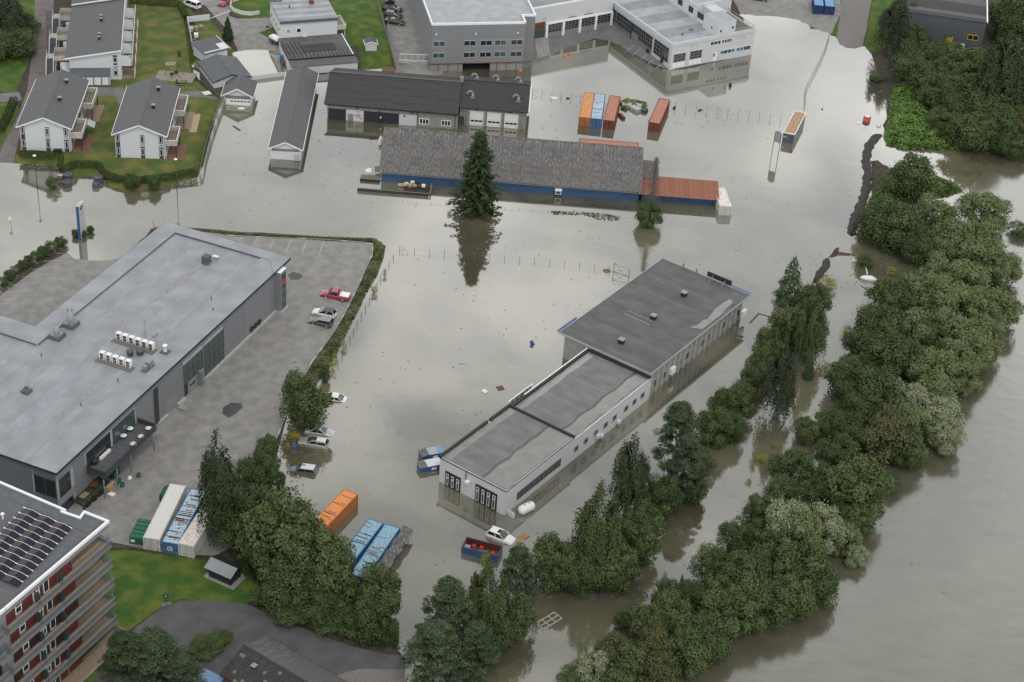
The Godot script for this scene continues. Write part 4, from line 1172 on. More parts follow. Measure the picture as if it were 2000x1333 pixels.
	for i in 26:
		pb("screen_board", pat, Vector3(11.05, 0.65, -1.3 + i * 0.1), Vector3(0.05, 1.1, 0.09), M.decking_new)
	for i in 40:
		pb("screen_board", pat, Vector3(7.0 + i * 0.1, 0.65, 1.36), Vector3(0.09, 1.1, 0.05), M.decking_new)
	# solar panels in pitched rows
	for i in 11:
		for k in 6:
			if i < 4 and false:
				continue
			if k < 1 and i in [5, 6]:
				continue
			var zz := -9.9 + k * 1.28 + i * 0.06
			var xx := 15.4 - i * 1.12
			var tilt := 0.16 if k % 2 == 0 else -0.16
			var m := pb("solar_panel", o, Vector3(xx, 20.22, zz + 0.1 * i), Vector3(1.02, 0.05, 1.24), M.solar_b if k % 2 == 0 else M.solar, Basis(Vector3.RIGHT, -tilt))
			for q in 5:
				pb("cell_line", m, Vector3(-0.4 + 0.2 * q, 0.027, 0), Vector3(0.012, 0.006, 1.2), M.solar_b if k % 2 else M.dark_grey)
		for k in 4:
			pb("panel_rail", o, Vector3(15.95 - i * 1.12, 20.14 + 0.0, -9.4 + k * 2.56 - 1.28 + i * 0.16), Vector3(0.12, 0.1, 0.34), M.white_trim)
		s = st()
		for k in 3:
			var zc := -10.5 + k * 2.56 + i * 0.16
			tube(s, Vector3(15.95 - i * 1.12, 20.15, zc), Vector3(15.95 - i * 1.12, 20.36, zc + 1.28), 0.03, 4)
			tube(s, Vector3(15.95 - i * 1.12, 20.36, zc + 1.28), Vector3(15.95 - i * 1.12, 20.15, zc + 2.56), 0.03, 4)
		part("panel_rail", o, fin(s), M.white_trim)
	s = st()
	tube(s, Vector3(0, 0, 0), Vector3(0, 0.8, 0), 0.1, 6)
	bx(s, Vector3(0, 0.85, 0), Vector3(0.4, 0.2, 0.4))
	part("roof_vent", o, fin(s), M.white_trim, Transform3D(Basis.IDENTITY, Vector3(12.9, 19.92, -11.6)))

func corrugated(w: float, l: float, pitch: float, depth: float) -> ArrayMesh:   # a wavy sheet in the x-z plane, waves running along z
	var key := "c %.2f %.2f %.2f %.2f" % [w, l, pitch, depth]
	if not frames.has(key):
		var s := st(true)
		var n := maxi(2, int(w / pitch) * 2)
		for i in n:
			var xa := -w / 2 + w * i / n
			var xb := -w / 2 + w * (i + 1) / n
			var ya := depth if i % 2 == 0 else 0.0
			var yb := 0.0 if i % 2 == 0 else depth
			quad(s, Vector3(xa, ya, l / 2), Vector3(xb, yb, l / 2), Vector3(xb, yb, -l / 2), Vector3(xa, ya, -l / 2))
		frames[key] = fin(s)
	return frames[key]

# ---------------------------------------------------------------- the long blue warehouse with its grey corrugated roof
func warehouse() -> void:
	var o := thing("warehouse_building", "long blue-walled warehouse under a weathered grey corrugated roof, knee-deep in the flood", "building", Vector3(-28.23, 0, -53.56), -0.0051)
	var l := 50.9
	var d := 17.4
	var ridge := 7.2
	var s := st()
	var prof := [Vector2(0, -1.2), Vector2(d, -1.2), Vector2(d, 2.3), Vector2(d / 2, ridge - 0.15), Vector2(0, 2.3)]
	extr(s, prof, 0, l)
	# profile drawn across the building, then laid along x
	part("wall", o, fin(s), M.blue_wall, Transform3D(Basis(Vector3(0, 0, -1), Vector3.UP, Vector3(1, 0, 0)), Vector3(0, 0, 0)))
	for i in 34:
		pb("wall_board", o, Vector3(0.75 + i * 1.5, 0.5, 0.02), Vector3(1.46, 3.2, 0.05), M.blue_wall)
	var k := (ridge - 2.05) / (d / 2 + 0.4)
	var run := d / 2 + 0.4
	var slope := Vector2(run, run * k).length()
	var rows := 5
	var cols := 26
	var cw := (l + 0.9) / cols
	for side in [1.0, -1.0]:
		var b := Basis(Vector3.RIGHT, side * atan(k))
		for r in rows:
			for c in cols:
				if side < 0.0 and r > 1:
					continue
				var t := (r + 0.5) / rows
				var z: float = -d / 2 + side * run * t
				var y := ridge - run * k * t + 0.02 + 0.03 * (rows - r)
				var m := "asbestos" if (c * 7 + r * 5) % 4 else ("asbestos_b" if c % 2 else "asbestos_c")
				var hole: bool = side > 0.0 and r == 3 and c in [6, 13, 16, 19]
				part("roof_sheet", o, corrugated(cw - 0.02, slope / rows + 0.06, 0.18, 0.055), M["skylight" if hole else m], Transform3D(b, Vector3(-0.45 + cw * (c + 0.5), y, z)))
		if side < 0.0:
			var t2 := 0.7
			part("roof_sheet", o, corrugated(l + 0.9, slope * 0.6, 0.36, 0.055), M.asbestos, Transform3D(b, Vector3(l / 2, ridge - run * k * t2 + 0.03, -d / 2 - run * t2)))
	pb("ridge_cap", o, Vector3(l / 2, ridge + 0.06, -d / 2), Vector3(l + 0.9, 0.08, 0.5), M.asbestos_c)
	pb("gutter", o, Vector3(l / 2, 1.98, 0.55), Vector3(l + 0.8, 0.1, 0.12), M.grey_weathered)
	for x in [-0.45, l + 0.45]:
		pb("verge_board", o, Vector3(x, (ridge + 2.0) / 2 + 0.02, -d / 2 + run / 2), Vector3(0.12, 0.16, slope), M.grey_weathered, Basis(Vector3.RIGHT, atan(k)))
	var u := pb("wall_unit", o, Vector3(35.1, 0.9, 0.45), Vector3(1.2, 0.9, 0.8), M.white_trim)
	pb("hood", u, Vector3(0, 0.55, 0.1), Vector3(1.4, 0.1, 1.1), M.white_trim)
	pb("grille", u, Vector3(0, -0.05, 0.41), Vector3(0.9, 0.55, 0.03), M.dark_grey)
	# low annexe with a rust-red metal roof
	var a := thing("rusty_roofed_annexe", "low blue annexe with rust-red ribbed metal roof at the right end of the warehouse", "building", o.position + Vector3(51.3, 0, 0.1), o.rotation.y)
	pb("wall", a, Vector3(7.9, 0.35, -3.6), Vector3(15.4, 3.1, 6.4), M.blue_wall)
	for i in 10:
		pb("wall_board", a, Vector3(0.97 + i * 1.54, 0.3, -0.38), Vector3(1.5, 2.9, 0.06), M.blue_wall)
	for i in 16:
		var tilt := Basis(Vector3.RIGHT, 0.05)
		part("roof_sheet", a, corrugated(0.96, 7.4, 0.32, 0.05), M.rusty_roof if i % 3 else M.rusty_roof_b, Transform3D(tilt, Vector3(0.3 + i * 0.98, 2.1 + 0.012 * (i % 2), -2.7)))
	pb("verge_board", a, Vector3(-0.25, 2.12, -2.2), Vector3(0.16, 0.12, 7.0), M.timber)
	var g := thing("lean_to_shed", "small grey corrugated lean-to between the warehouse gable and the dead spruce", "shed", o.position + Vector3(51.4, 0, -5.1), o.rotation.y)
	pb("wall", g, Vector3(1.7, 0.5, -3.6), Vector3(3.1, 3.4, 6.8), M.grey_weathered)
	for i in 4:
		part("roof_sheet", g, corrugated(3.5, 1.95, 0.2, 0.05), M.asbestos_c, Transform3D(Basis.IDENTITY, Vector3(1.75, 2.32 + 0.015 * i, -0.85 - i * 1.9)))
	# loading platforms of dark timber at the left end
	var j := thing("loading_platform", "dark timber loading platform with a heap of boxes at the warehouse's left corner", "platform", o.position, o.rotation.y)
	for i in 28:
		pb("plank", j, Vector3(-3.9 + i * 0.5, 0.1 + 0.03 * (i % 2), 4.9), Vector3(0.46, 0.95, 0.16), M.timber_dark)
	for i in 10:
		pb("plank", j, Vector3(10.1, 0.15, 0.7 + i * 0.44), Vector3(0.16, 1.0, 0.4), M.timber_dark)
	pb("cap_rail", j, Vector3(3.1, 0.62, 4.9), Vector3(14.2, 0.08, 0.24), M.timber_old)
	pb("cap_rail", j, Vector3(10.1, 0.66, 2.8), Vector3(0.26, 0.08, 4.2), M.timber_old)
	for i in 7:
		pb("deck_plank", j, Vector3(5.2 + i * 0.7, 0.02, 3.0), Vector3(0.66, 0.1, 3.4), M.timber_dark)
	var j2 := thing("small_landing", "short dark timber landing left of the blue warehouse gable, above the longer platform", "platform", o.position, o.rotation.y)
	for i in 9:
		pb("plank", j2, Vector3(-3.9 + i * 0.44, 0.15, 0.9), Vector3(0.4, 0.7, 0.14), M.timber_dark)
	for i in 9:
		pb("deck_plank", j2, Vector3(-3.9 + i * 0.44, 0.42, -0.1), Vector3(0.4, 0.08, 1.9), M.timber_old)

# ---------------------------------------------------------------- dark-roofed garage row
func dark_garage() -> void:
	var o := thing("garage_building", "white garage building with very dark tiled roof and roller doors in the floodwater", "building", Vector3(-42.16, 0, -78.4), -0.0087)
	var l := 27.3
	var d := 16.6
	var s := st()
	extr(s, [Vector2(0, -1.2), Vector2(d, -1.2), Vector2(d, 3.7), Vector2(d / 2, 6.65), Vector2(0, 3.7)], 0, l)
	part("wall", o, fin(s), M.pale_boards, Transform3D(Basis(Vector3(0, 0, -1), Vector3.UP, Vector3(1, 0, 0)), Vector3.ZERO))
	var k := (6.8 - 3.6) / (d / 2 + 0.5)
	for side in [1.0, -1.0]:
		for r in 9:
			for c in 6:
				var t := (r + 0.5) / 9.0
				var run := d / 2 + 0.5
				pb("roof_course", o, Vector3(-0.6 + (c + 0.5) * 28.0 / 6, 6.83 - run * k * t - 0.02 * (r % 2), -d / 2 + side * run * t), Vector3(28.0 / 6 - 0.01, 0.12, Vector2(run, run * k).length() / 9 + 0.02), M["roof_dark" if (r * 3 + c) % 4 else "roof_dark_b"], Basis(Vector3.RIGHT, side * (atan(k) - 0.008)))
	pb("ridge_cap", o, Vector3(l / 2, 6.93, -d / 2), Vector3(28.0, 0.1, 0.5), M.felt_old)
	pb("gutter", o, Vector3(l / 2, 3.52, 0.56), Vector3(28.1, 0.16, 0.16), M.black_trim)
	var f := face(0, 0, 0)
	for b in [[0.25, 3.7], [7.7, 3.4], [11.7, 3.35]]:
		var dr := on(o, "roller_door", f, b[0], -1.1, b[1], 3.6, 0.05, "dark_door")
		for i in 5:
			pb("door_rib", dr, Vector3(0, -1.4 + i * 0.7, 0.03), Vector3(b[1], 0.03, 0.03), M.ink)
	on(o, "door_surround", f, 11.1, -1.1, 0.62, 3.62, 0.12, "black_trim")
	var sign := on(o, "white_panel", f, 4.0, -1.1, 3.65, 3.6, 0.06, "white_render")
	on(o, "white_panel", f, 15.1, -1.1, 3.75, 3.55, 0.06, "white_render")
	on(o, "grey_panel", f, 4.35, -1.0, 1.15, 2.6, 0.08, "panel_light")
	# a red ring emblem with a bar through it, and small print above
	s = st()
	for i in 24:
		var a0 := TAU * i / 24.0
		var a1 := TAU * (i + 1) / 24.0
		quad(s, Vector3(cos(a0) * 0.3, sin(a0) * 0.3, 0), Vector3(cos(a0) * 0.46, sin(a0) * 0.42, 0), Vector3(cos(a1) * 0.46, sin(a1) * 0.42, 0), Vector3(cos(a1) * 0.3, sin(a1) * 0.3, 0))
	bx(s, Vector3(-0.72, 0, 0), Vector3(0.5, 0.09, 0.02))
	bx(s, Vector3(0.72, 0, 0), Vector3(0.5, 0.09, 0.02))
	bx(s, Vector3(0, 0, 0), Vector3(0.3, 0.12, 0.02), Basis(Vector3.BACK, 0.6))
	part("emblem", sign, fin(s), M.red_print, Transform3D(Basis.IDENTITY, Vector3(0.65, 0.6, 0.045)))
	for i in 2:
		for q in 3:
			pb("small_print", sign, Vector3(0.42 + q * 0.22, 1.36 + i * 0.2, 0.035), Vector3(0.16, 0.05, 0.01), M.dark_grey)
	pb("porthole", sign, Vector3(1.35, 0.05, 0.05), Vector3(0.26, 0.28, 0.04), M.ink)
	pb("notice", o, Vector3(11.25, 1.35, 0.15), Vector3(0.32, 0.36, 0.03), M.white_trim)
	pb("small_sign", o, Vector3(16.2, 2.1, 0.09), Vector3(0.5, 0.35, 0.03), M.plastic_grey)
	for x in [6.2, 17.8]:
		pb("wall_lamp", o, Vector3(x, 3.0, 0.15), Vector3(0.4, 0.16, 0.3), M.black_trim)
	for x in [10.9, 18.9, 26.8]:
		s = st()
		tube(s, Vector3(x, 3.45, 0.12), Vector3(x, -0.5, 0.12), 0.06, 5)
		part("downpipe", o, fin(s), M.black_trim)
	for x in [19.4, 24.0]:
		win(o, f, x, 0.6, 1.9, 1.2, 3, 1, "glass", "white_trim", 0.16)
	# concrete bay with three white sectional doors
	var c := thing("concrete_garage", "pale concrete garage with three white sectional doors and curved roof ducts", "building", o.position + Vector3(27.6, 0, -2.3), o.rotation.y)
	s = st()
	extr(s, [Vector2(0, -1.2), Vector2(14, -1.2), Vector2(14, 4.2), Vector2(7, 6.75), Vector2(0, 4.2)], 0, 13.9)
	part("wall", c, fin(s), M.concrete, Transform3D(Basis(Vector3(0, 0, -1), Vector3.UP, Vector3(1, 0, 0)), Vector3.ZERO))
	var k2 := 2.6 / 7.5
	for side in [1.0, -1.0]:
		for r in 18:
			var t := (r + 0.5) / 18.0
			pb("tile_course", c, Vector3(7.1, 6.9 - 2.7 * t - 0.012, -7 + side * 7.6 * t), Vector3(14.5, 0.1, Vector2(7.6, 2.7).length() / 18 + 0.05), M["roof_dark" if r % 2 else "roof_dark_b"], Basis(Vector3.RIGHT, side * (atan(2.7 / 7.6) - 0.06)))
	pb("ridge_cap", c, Vector3(7.1, 6.98, -7), Vector3(14.5, 0.12, 0.4), M.roof_dark)
	for side in [1.0, -1.0]:
		pb("bargeboard", c, Vector3(14.4, 5.5, -7 + side * 3.8), Vector3(0.14, 0.3, 8.1), M.white_trim, Basis(Vector3.RIGHT, side * atan(2.7 / 7.6)))
	pb("gutter", c, Vector3(7.1, 4.16, 0.66), Vector3(14.5, 0.16, 0.14), M.black_trim)
	for x in [2.1, 5.75, 9.4]:
		var dr := on(c, "sectional_door", face(0, 0, 0), x, -1.1, 2.95, 4.2, 0.06, "white_trim")
		for i in 3:
			win(dr, Transform3D(Basis.IDENTITY, Vector3(-1.475, -2.1, 0.03)), 0.3 + i * 0.85, 2.0, 0.65, 0.32, 1, 1, "glass", "black_trim", 0.05)
		for i in 5:
			pb("door_joint", dr, Vector3(0, -1.4 + i * 0.7, 0.032), Vector3(2.95, 0.025, 0.012), M.panel_light)
		on(c, "door_head", face(0, 0, 0), x - 0.1, 3.1, 3.15, 0.22, 0.16, "white_trim")
	for x in [1.65, 5.3, 8.95, 12.6]:
		pb("pier", c, Vector3(x, 1.2, 0.14), Vector3(0.42, 5.2, 0.3), M.concrete)
	pb("side_door", c, Vector3(0.55, 0.5, 0.05), Vector3(0.85, 2.6, 0.1), M.dark_grey)
	for x in [3.5, 10.6]:
		pb("wall_lamp", c, Vector3(x, 3.6, 0.15), Vector3(0.3, 0.18, 0.3), M.dark_grey)
	for p in [[2.4, -2.3, true], [12.0, -2.3, true], [2.8, -8.3, false], [7.3, -8.3, false], [12.1, -8.3, false]]:
		var y: float = 6.8 - absf(p[1] + 7) * 0.355
		s = st(true)
		var pts := []
		for i in 9:
			var t := PI * i / 8.0
			pts.append(Vector3(-0.55 - 0.55 * -cos(t), 0.9 + 0.6 * sin(t), 0.0) + Vector3(-0.55, 0, 0) + Vector3(0.55, 0, 0))
		for i in 8:
			tube(s, pts[i], pts[i + 1], 0.26, 8, -1.0, false)
		tube(s, Vector3(0, -0.2, 0), Vector3(0, 0.95, 0), 0.3, 8)
		var du := part("roof_duct", c, fin(s), M.steel, Transform3D(Basis(Vector3.UP, 0.15), Vector3(p[0], y, p[1])))
		pb("duct_base", du, Vector3(0, 0.05, 0), Vector3(0.9, 0.3, 0.9), M.steel)
	pb("chimney", o, Vector3(27.3, 7.2, -8.9), Vector3(0.7, 1.3, 0.7), M.concrete)

# ---------------------------------------------------------------- white houses on the left
func west_house(at: Vector3, turn: float, label: String) -> Node3D:
	var o := thing("white_house", label, "house", at, turn, "white gabled houses on the lawn")
	var w := 9.6
	var d := 20.6
	gable(o, w, d, 0.2, 6.3, 8.35, 0.55, "white_paint", "roof_grey", "roof_grey_b", "white_trim")
	var f := face(0, 0, 0)
	for x in [[0.15, 0.75], [4.85, 0.8], [8.45, 0.8]]:
		on(o, "window_strip", f, x[0], 0.95, x[1], 5.2, 0.04, "dark_grey")
		win(o, f.translated_local(Vector3(0, 0, 0.04)), x[0] + 0.16, 4.55, x[1] - 0.32, 1.4, 1, 1, "glass", "white_trim", 0.07)
		win(o, f.translated_local(Vector3(0, 0, 0.04)), x[0] + 0.16, 1.75, x[1] - 0.32, 1.4, 1, 1, "glass", "white_trim", 0.07)
		if x[0] > 1.0:
			win(o, f.translated_local(Vector3(0, 0, 0.04)), x[0] + 0.1, 3.65, x[1] - 0.2, 0.6, 1, 1, "blind", "white_trim", 0.08)
	for x in [0.0, 9.6]:
		pb("corner_board", o, Vector3(x, 3.6, 0.02), Vector3(0.2, 5.4, 0.16), M.white_trim)
		var s := st()
		tube(s, Vector3(x, 1.0, 0.2), Vector3(x, 6.1, 0.4), 0.05, 5)
		part("downpipe", o, fin(s), M.dark_grey)
	pb("gable_vent", o, Vector3(4.8, 8.1, 0.05), Vector3(0.7, 0.4, 0.06), M.panel_light)
	for z in [-8.4, -16.4]:
		cowl(o, "roof_vent", Vector3(6.5, 7.85, z), 0.3, 0.7)
	# balconies on the garden side with decks beneath
	var r := face(w, 0, 90)
	for b in [[0.2, 6.2], [13.2, 20.4]]:
		var za: float = b[0]
		var zb: float = b[1]
		var fl := pb("balcony", o, Vector3(w + 1.15, 3.95, -(za + zb) / 2), Vector3(2.3, 0.22, zb - za), M.white_dirty)
		for i in 11:
			pb("floor_board", fl, Vector3(-1.0 + i * 0.2, 0.12, 0), Vector3(0.185, 0.03, zb - za - 0.1), M.decking if i % 4 else M.timber_old)
		for q in [[Vector3(1.12, 0.6, 0), Vector3(0.06, 1.0, zb - za)], [Vector3(0, 0.6, (zb - za) / 2 - 0.03), Vector3(2.2, 1.0, 0.06)], [Vector3(0, 0.6, -(zb - za) / 2 + 0.03), Vector3(2.2, 1.0, 0.06)]]:
			pb("parapet", fl, q[0], q[1], M.white_dirty)
			pb("handrail", fl, q[0] + Vector3(0, 0.53, 0), Vector3(q[1].x + 0.06, 0.06, q[1].z + 0.06), M.white_trim)
		for z in [za + 0.15, zb - 0.15]:
			pb("balcony_post", o, Vector3(w + 2.1, 2.4, -z), Vector3(0.16, 2.9, 0.16), M.black_trim)
		var dk := pb("garden_deck", o, Vector3(w + 1.75, 1.0, -(za + zb) / 2), Vector3(3.4, 0.16, zb - za + 0.6), M.decking_red)
		for i in 14:
			pb("floor_board", dk, Vector3(-1.58 + i * 0.243, 0.095, 0), Vector3(0.225, 0.03, zb - za + 0.5), M.decking_red if za < 5 else M.decking)
		for y in [1.2, 4.1]:
			win(o, r, za + 0.8, y, 2.4, 2.0, 2, 1, "glass", "white_trim", 0.14)
			win(o, r, za + 3.9, y + 0.5, 1.4, 1.4, 1, 1, "glass", "white_trim", 0.14)
	on(o, "dark_cladding", r, 7.0, 1.0, 5.6, 5.0, 0.05, "dark_grey")
	for y in [1.6, 4.2]:
		win(o, r.translated_local(Vector3(0, 0, 0.05)), 8.0, y, 1.2, 1.3, 1, 1, "glass", "white_trim", 0.12)
		win(o, r.translated_local(Vector3(0, 0, 0.05)), 10.6, y, 1.2, 1.3, 1, 1, "glass", "white_trim", 0.12)
	return o

func west_houses() -> void:
	var h1 := west_house(Vector3(-99.3, 0, -53.1), 0.079, "white gabled house with grey roof beside the brown road, left of its twin")
	pb("planter_box", h1, Vector3(7.1, 1.25, 0.5), Vector3(1.6, 0.75, 0.7), M.plastic_black)
	var pav := thing("garden_pavilion", "small white garden canopy on the red deck of the left house", "pavilion", Vector3(-99.3, 1.1, -53.1) + Basis(Vector3.UP, 0.079) * Vector3(12.0, 0, -7.2), 0.079)
	slab(pav, "canopy", Vector3(-1.3, 2.3, 1.2), Vector3(0, 2.9, 1.2), Vector3(0, 2.9, -1.2), Vector3(-1.3, 2.3, -1.2), 0.06, M.white_dirty)
	slab(pav, "canopy", Vector3(0, 2.9, 1.2), Vector3(1.3, 2.2, 1.2), Vector3(1.3, 2.2, -1.2), Vector3(0, 2.9, -1.2), 0.06, M.white_dirty)
	for q in [Vector2(-1.2, 1.1), Vector2(1.2, 1.1), Vector2(1.2, -1.1), Vector2(-1.2, -1.1)]:
		pb("post", pav, Vector3(q.x, 1.1, q.y), Vector3(0.08, 2.3, 0.08), M.steel)
	var h2 := west_house(Vector3(-80.56, 0, -52.97), 0.079, "white gabled house with grey roof nearest the retaining wall, right of its twin")
	pb("new_deck", h2, Vector3(13.6, 0.98, -15.9), Vector3(1.5, 0.14, 8.2), M.decking_new)
	for i in 5:
		pb("new_board", h2, Vector3(13.0 + i * 0.3, 1.07, -15.9), Vector3(0.27, 0.03, 8.1), M.decking_new)
	# the stepped row of flats behind
	var o := thing("row_house", "long white row house with mono-pitched grey roof, outside stairs and glazed balconies", "house", Vector3(-87.19, 1.2, -87.34) * Vector3(1, 0, 1), 0.19)
	var w := 10.6
	var s := st()
	for q in [[0.0, 27.0, 0.0], [27.0, 60.0, 0.5]]:
		s = st()
		extr(s, [Vector2(-w, 0.2), Vector2(0, 0.2), Vector2(0, 7.7 + q[2]), Vector2(-w, 6.1 + q[2])], -q[1], -q[0] - 0.01)
		part("wall", o, fin(s), M.white_paint)
		slab(o, "roof_slope", Vector3(-w - 0.9, 6.15 + q[2], 0.5 - q[0]), Vector3(0.25, 7.95 + q[2], 0.5 - q[0]), Vector3(0.25, 7.95 + q[2], -q[1] - 0.1), Vector3(-w - 0.9, 6.15 + q[2], -q[1] - 0.1), 0.2, M.roof_grey if q[0] == 0 else M.roof_grey_b)
		pb("bargeboard", o, Vector3(-w / 2 - 0.32, 6.95 + q[2], 0.53 - q[0]), Vector3(w + 1.2, 0.3, 0.08), M.white_trim, Basis(Vector3.BACK, atan(1.8 / 11.75)))
		pb("bargeboard", o, Vector3(0.3, 7.85 + q[2], -(q[0] + q[1]) / 2 + 0.2), Vector3(0.1, 0.26, q[1] - q[0] + 0.5), M.white_trim)
	for z in [-6.6, -8.2, -16.2, -17.8, -30.5]:
		cowl(o, "roof_vent", Vector3(-4.6, 7.35 if z > -27 else 7.9, z), 0.26, 0.55)
	var f := face(-w, 0, 0)
	on(o, "window_strip", f, 9.0, 1.9, 0.9, 4.7, 0.04, "dark_grey")
	for y in [5.1, 4.2, 3.3, 2.1]:
		win(o, f.translated_local(Vector3(0, 0, 0.04)), 9.1, y, 0.7, 1.0 if y != 4.2 else 0.7, 1, 1, "blind" if y == 3.3 else "glass", "white_trim", 0.08)
	# bin store against the gable
	var sh := pb("store_wall", o, Vector3(-6.4, 2.0, 1.3), Vector3(8.2, 2.2, 2.6), M.white_paint)
	slab(o, "store_roof", Vector3(-10.6, 3.2, 2.9), Vector3(-2.2, 3.2, 2.9), Vector3(-2.2, 3.75, 0.02), Vector3(-10.6, 3.75, 0.02), 0.14, M.membrane_dark)
	for i in 5:
		var dr := pb("store_door", sh, Vector3(-3.2 + i * 1.6, -0.05, 1.32), Vector3(1.15, 1.9, 0.05), M.white_trim)
		pb("door_frame", dr, Vector3(0.68, 0, 0), Vector3(0.12, 2.0, 0.07), M.dark_grey)
	# stairs and galleries on the road side
	for n in 3:
		var z0 := -2.0 - n * 10.4
		var ga := pb("gallery", o, Vector3(-w - 1.9, 4.0, z0 - 3.2), Vector3(3.2, 0.2, 4.4), M.decking)
		for q in [[Vector3(-1.57, 0.6, 0), Vector3(0.07, 1.0, 4.4)], [Vector3(0, 0.6, 2.17), Vector3(3.1, 1.0, 0.07)], [Vector3(0, 0.6, -2.17), Vector3(3.1, 1.0, 0.07)]]:
			pb("parapet", ga, q[0], q[1], M.white_dirty)
		for q in [-1.5, 1.4]:
			pb("gallery_post", o, Vector3(-w - 3.3, 2.6, z0 - 3.2 + q), Vector3(0.16, 2.8, 0.16), M.white_trim)
		pb("store_box", o, Vector3(-w - 1.1, 2.4, z0 - 0.4), Vector3(2.0, 2.6, 1.1), M.white_paint)
		pb("door", o, Vector3(-w - 0.03, 2.3, z0 - 2.4), Vector3(0.06, 2.1, 1.0), M.dark_grey)
		pb("door", o, Vector3(-w - 1.2, 2.3, z0 + 0.17), Vector3(1.0, 2.0, 0.05), M.white_trim)
		var land := pb("landing", o, Vector3(-w - 4.3, 3.98, z0 - 3.4), Vector3(1.7, 0.18, 2.2), M.white_dirty)
		pb("parapet", land, Vector3(-0.8, 0.55, 0), Vector3(0.07, 1.0, 2.2), M.white_dirty)
		for i in 13:
			pb("step", o, Vector3(-w - 4.3, 3.75 - i * 0.21, z0 - 2.1 + i * 0.36), Vector3(1.3, 0.06, 0.34), M.plastic_grey)
		for q in [-0.75, 0.75]:
			pb("stair_side", o, Vector3(-w - 4.3 + q, 3.0, z0 + 0.1), Vector3(0.08, 1.0, 5.3), M.white_trim, Basis(Vector3.RIGHT, 0.53))
	# glazed balconies on the garden side
	for n in 5:
		var z0 := -3.0 - n * 6.2
		var ba := pb("balcony", o, Vector3(1.15, 4.0, z0), Vector3(2.3, 0.2, 5.2), M.decking)
		pb("parapet", ba, Vector3(1.12, 0.55, 0), Vector3(0.07, 0.95, 5.2), M.white_trim)
		var sc := pb("side_screen", o, Vector3(1.05, 5.2, z0 + 2.7), Vector3(2.1, 2.4, 0.08), M.white_paint)
		pb("screen_trim", sc, Vector3(0.6, 1.1, 0.05), Vector3(1.1, 0.07, 0.05), M.dark_grey, Basis(Vector3.BACK, -0.6))
		pb("garden_deck", o, Vector3(1.4, 1.0, z0), Vector3(2.8, 0.16, 5.2), M.decking)
		pb("fence_panel", o, Vector3(2.7, 1.6, z0 + 0.6), Vector3(0.07, 1.1, 4.0), M.white_trim)
		win(o, face(0, 0, 90), -z0 - 1.2, 4.2, 2.4, 2.0, 2, 1, "glass", "white_trim", 0.12)
		win(o, face(0, 0, 90), -z0 - 1.2, 1.2, 2.4, 2.0, 2, 1, "glass", "white_trim", 0.12)

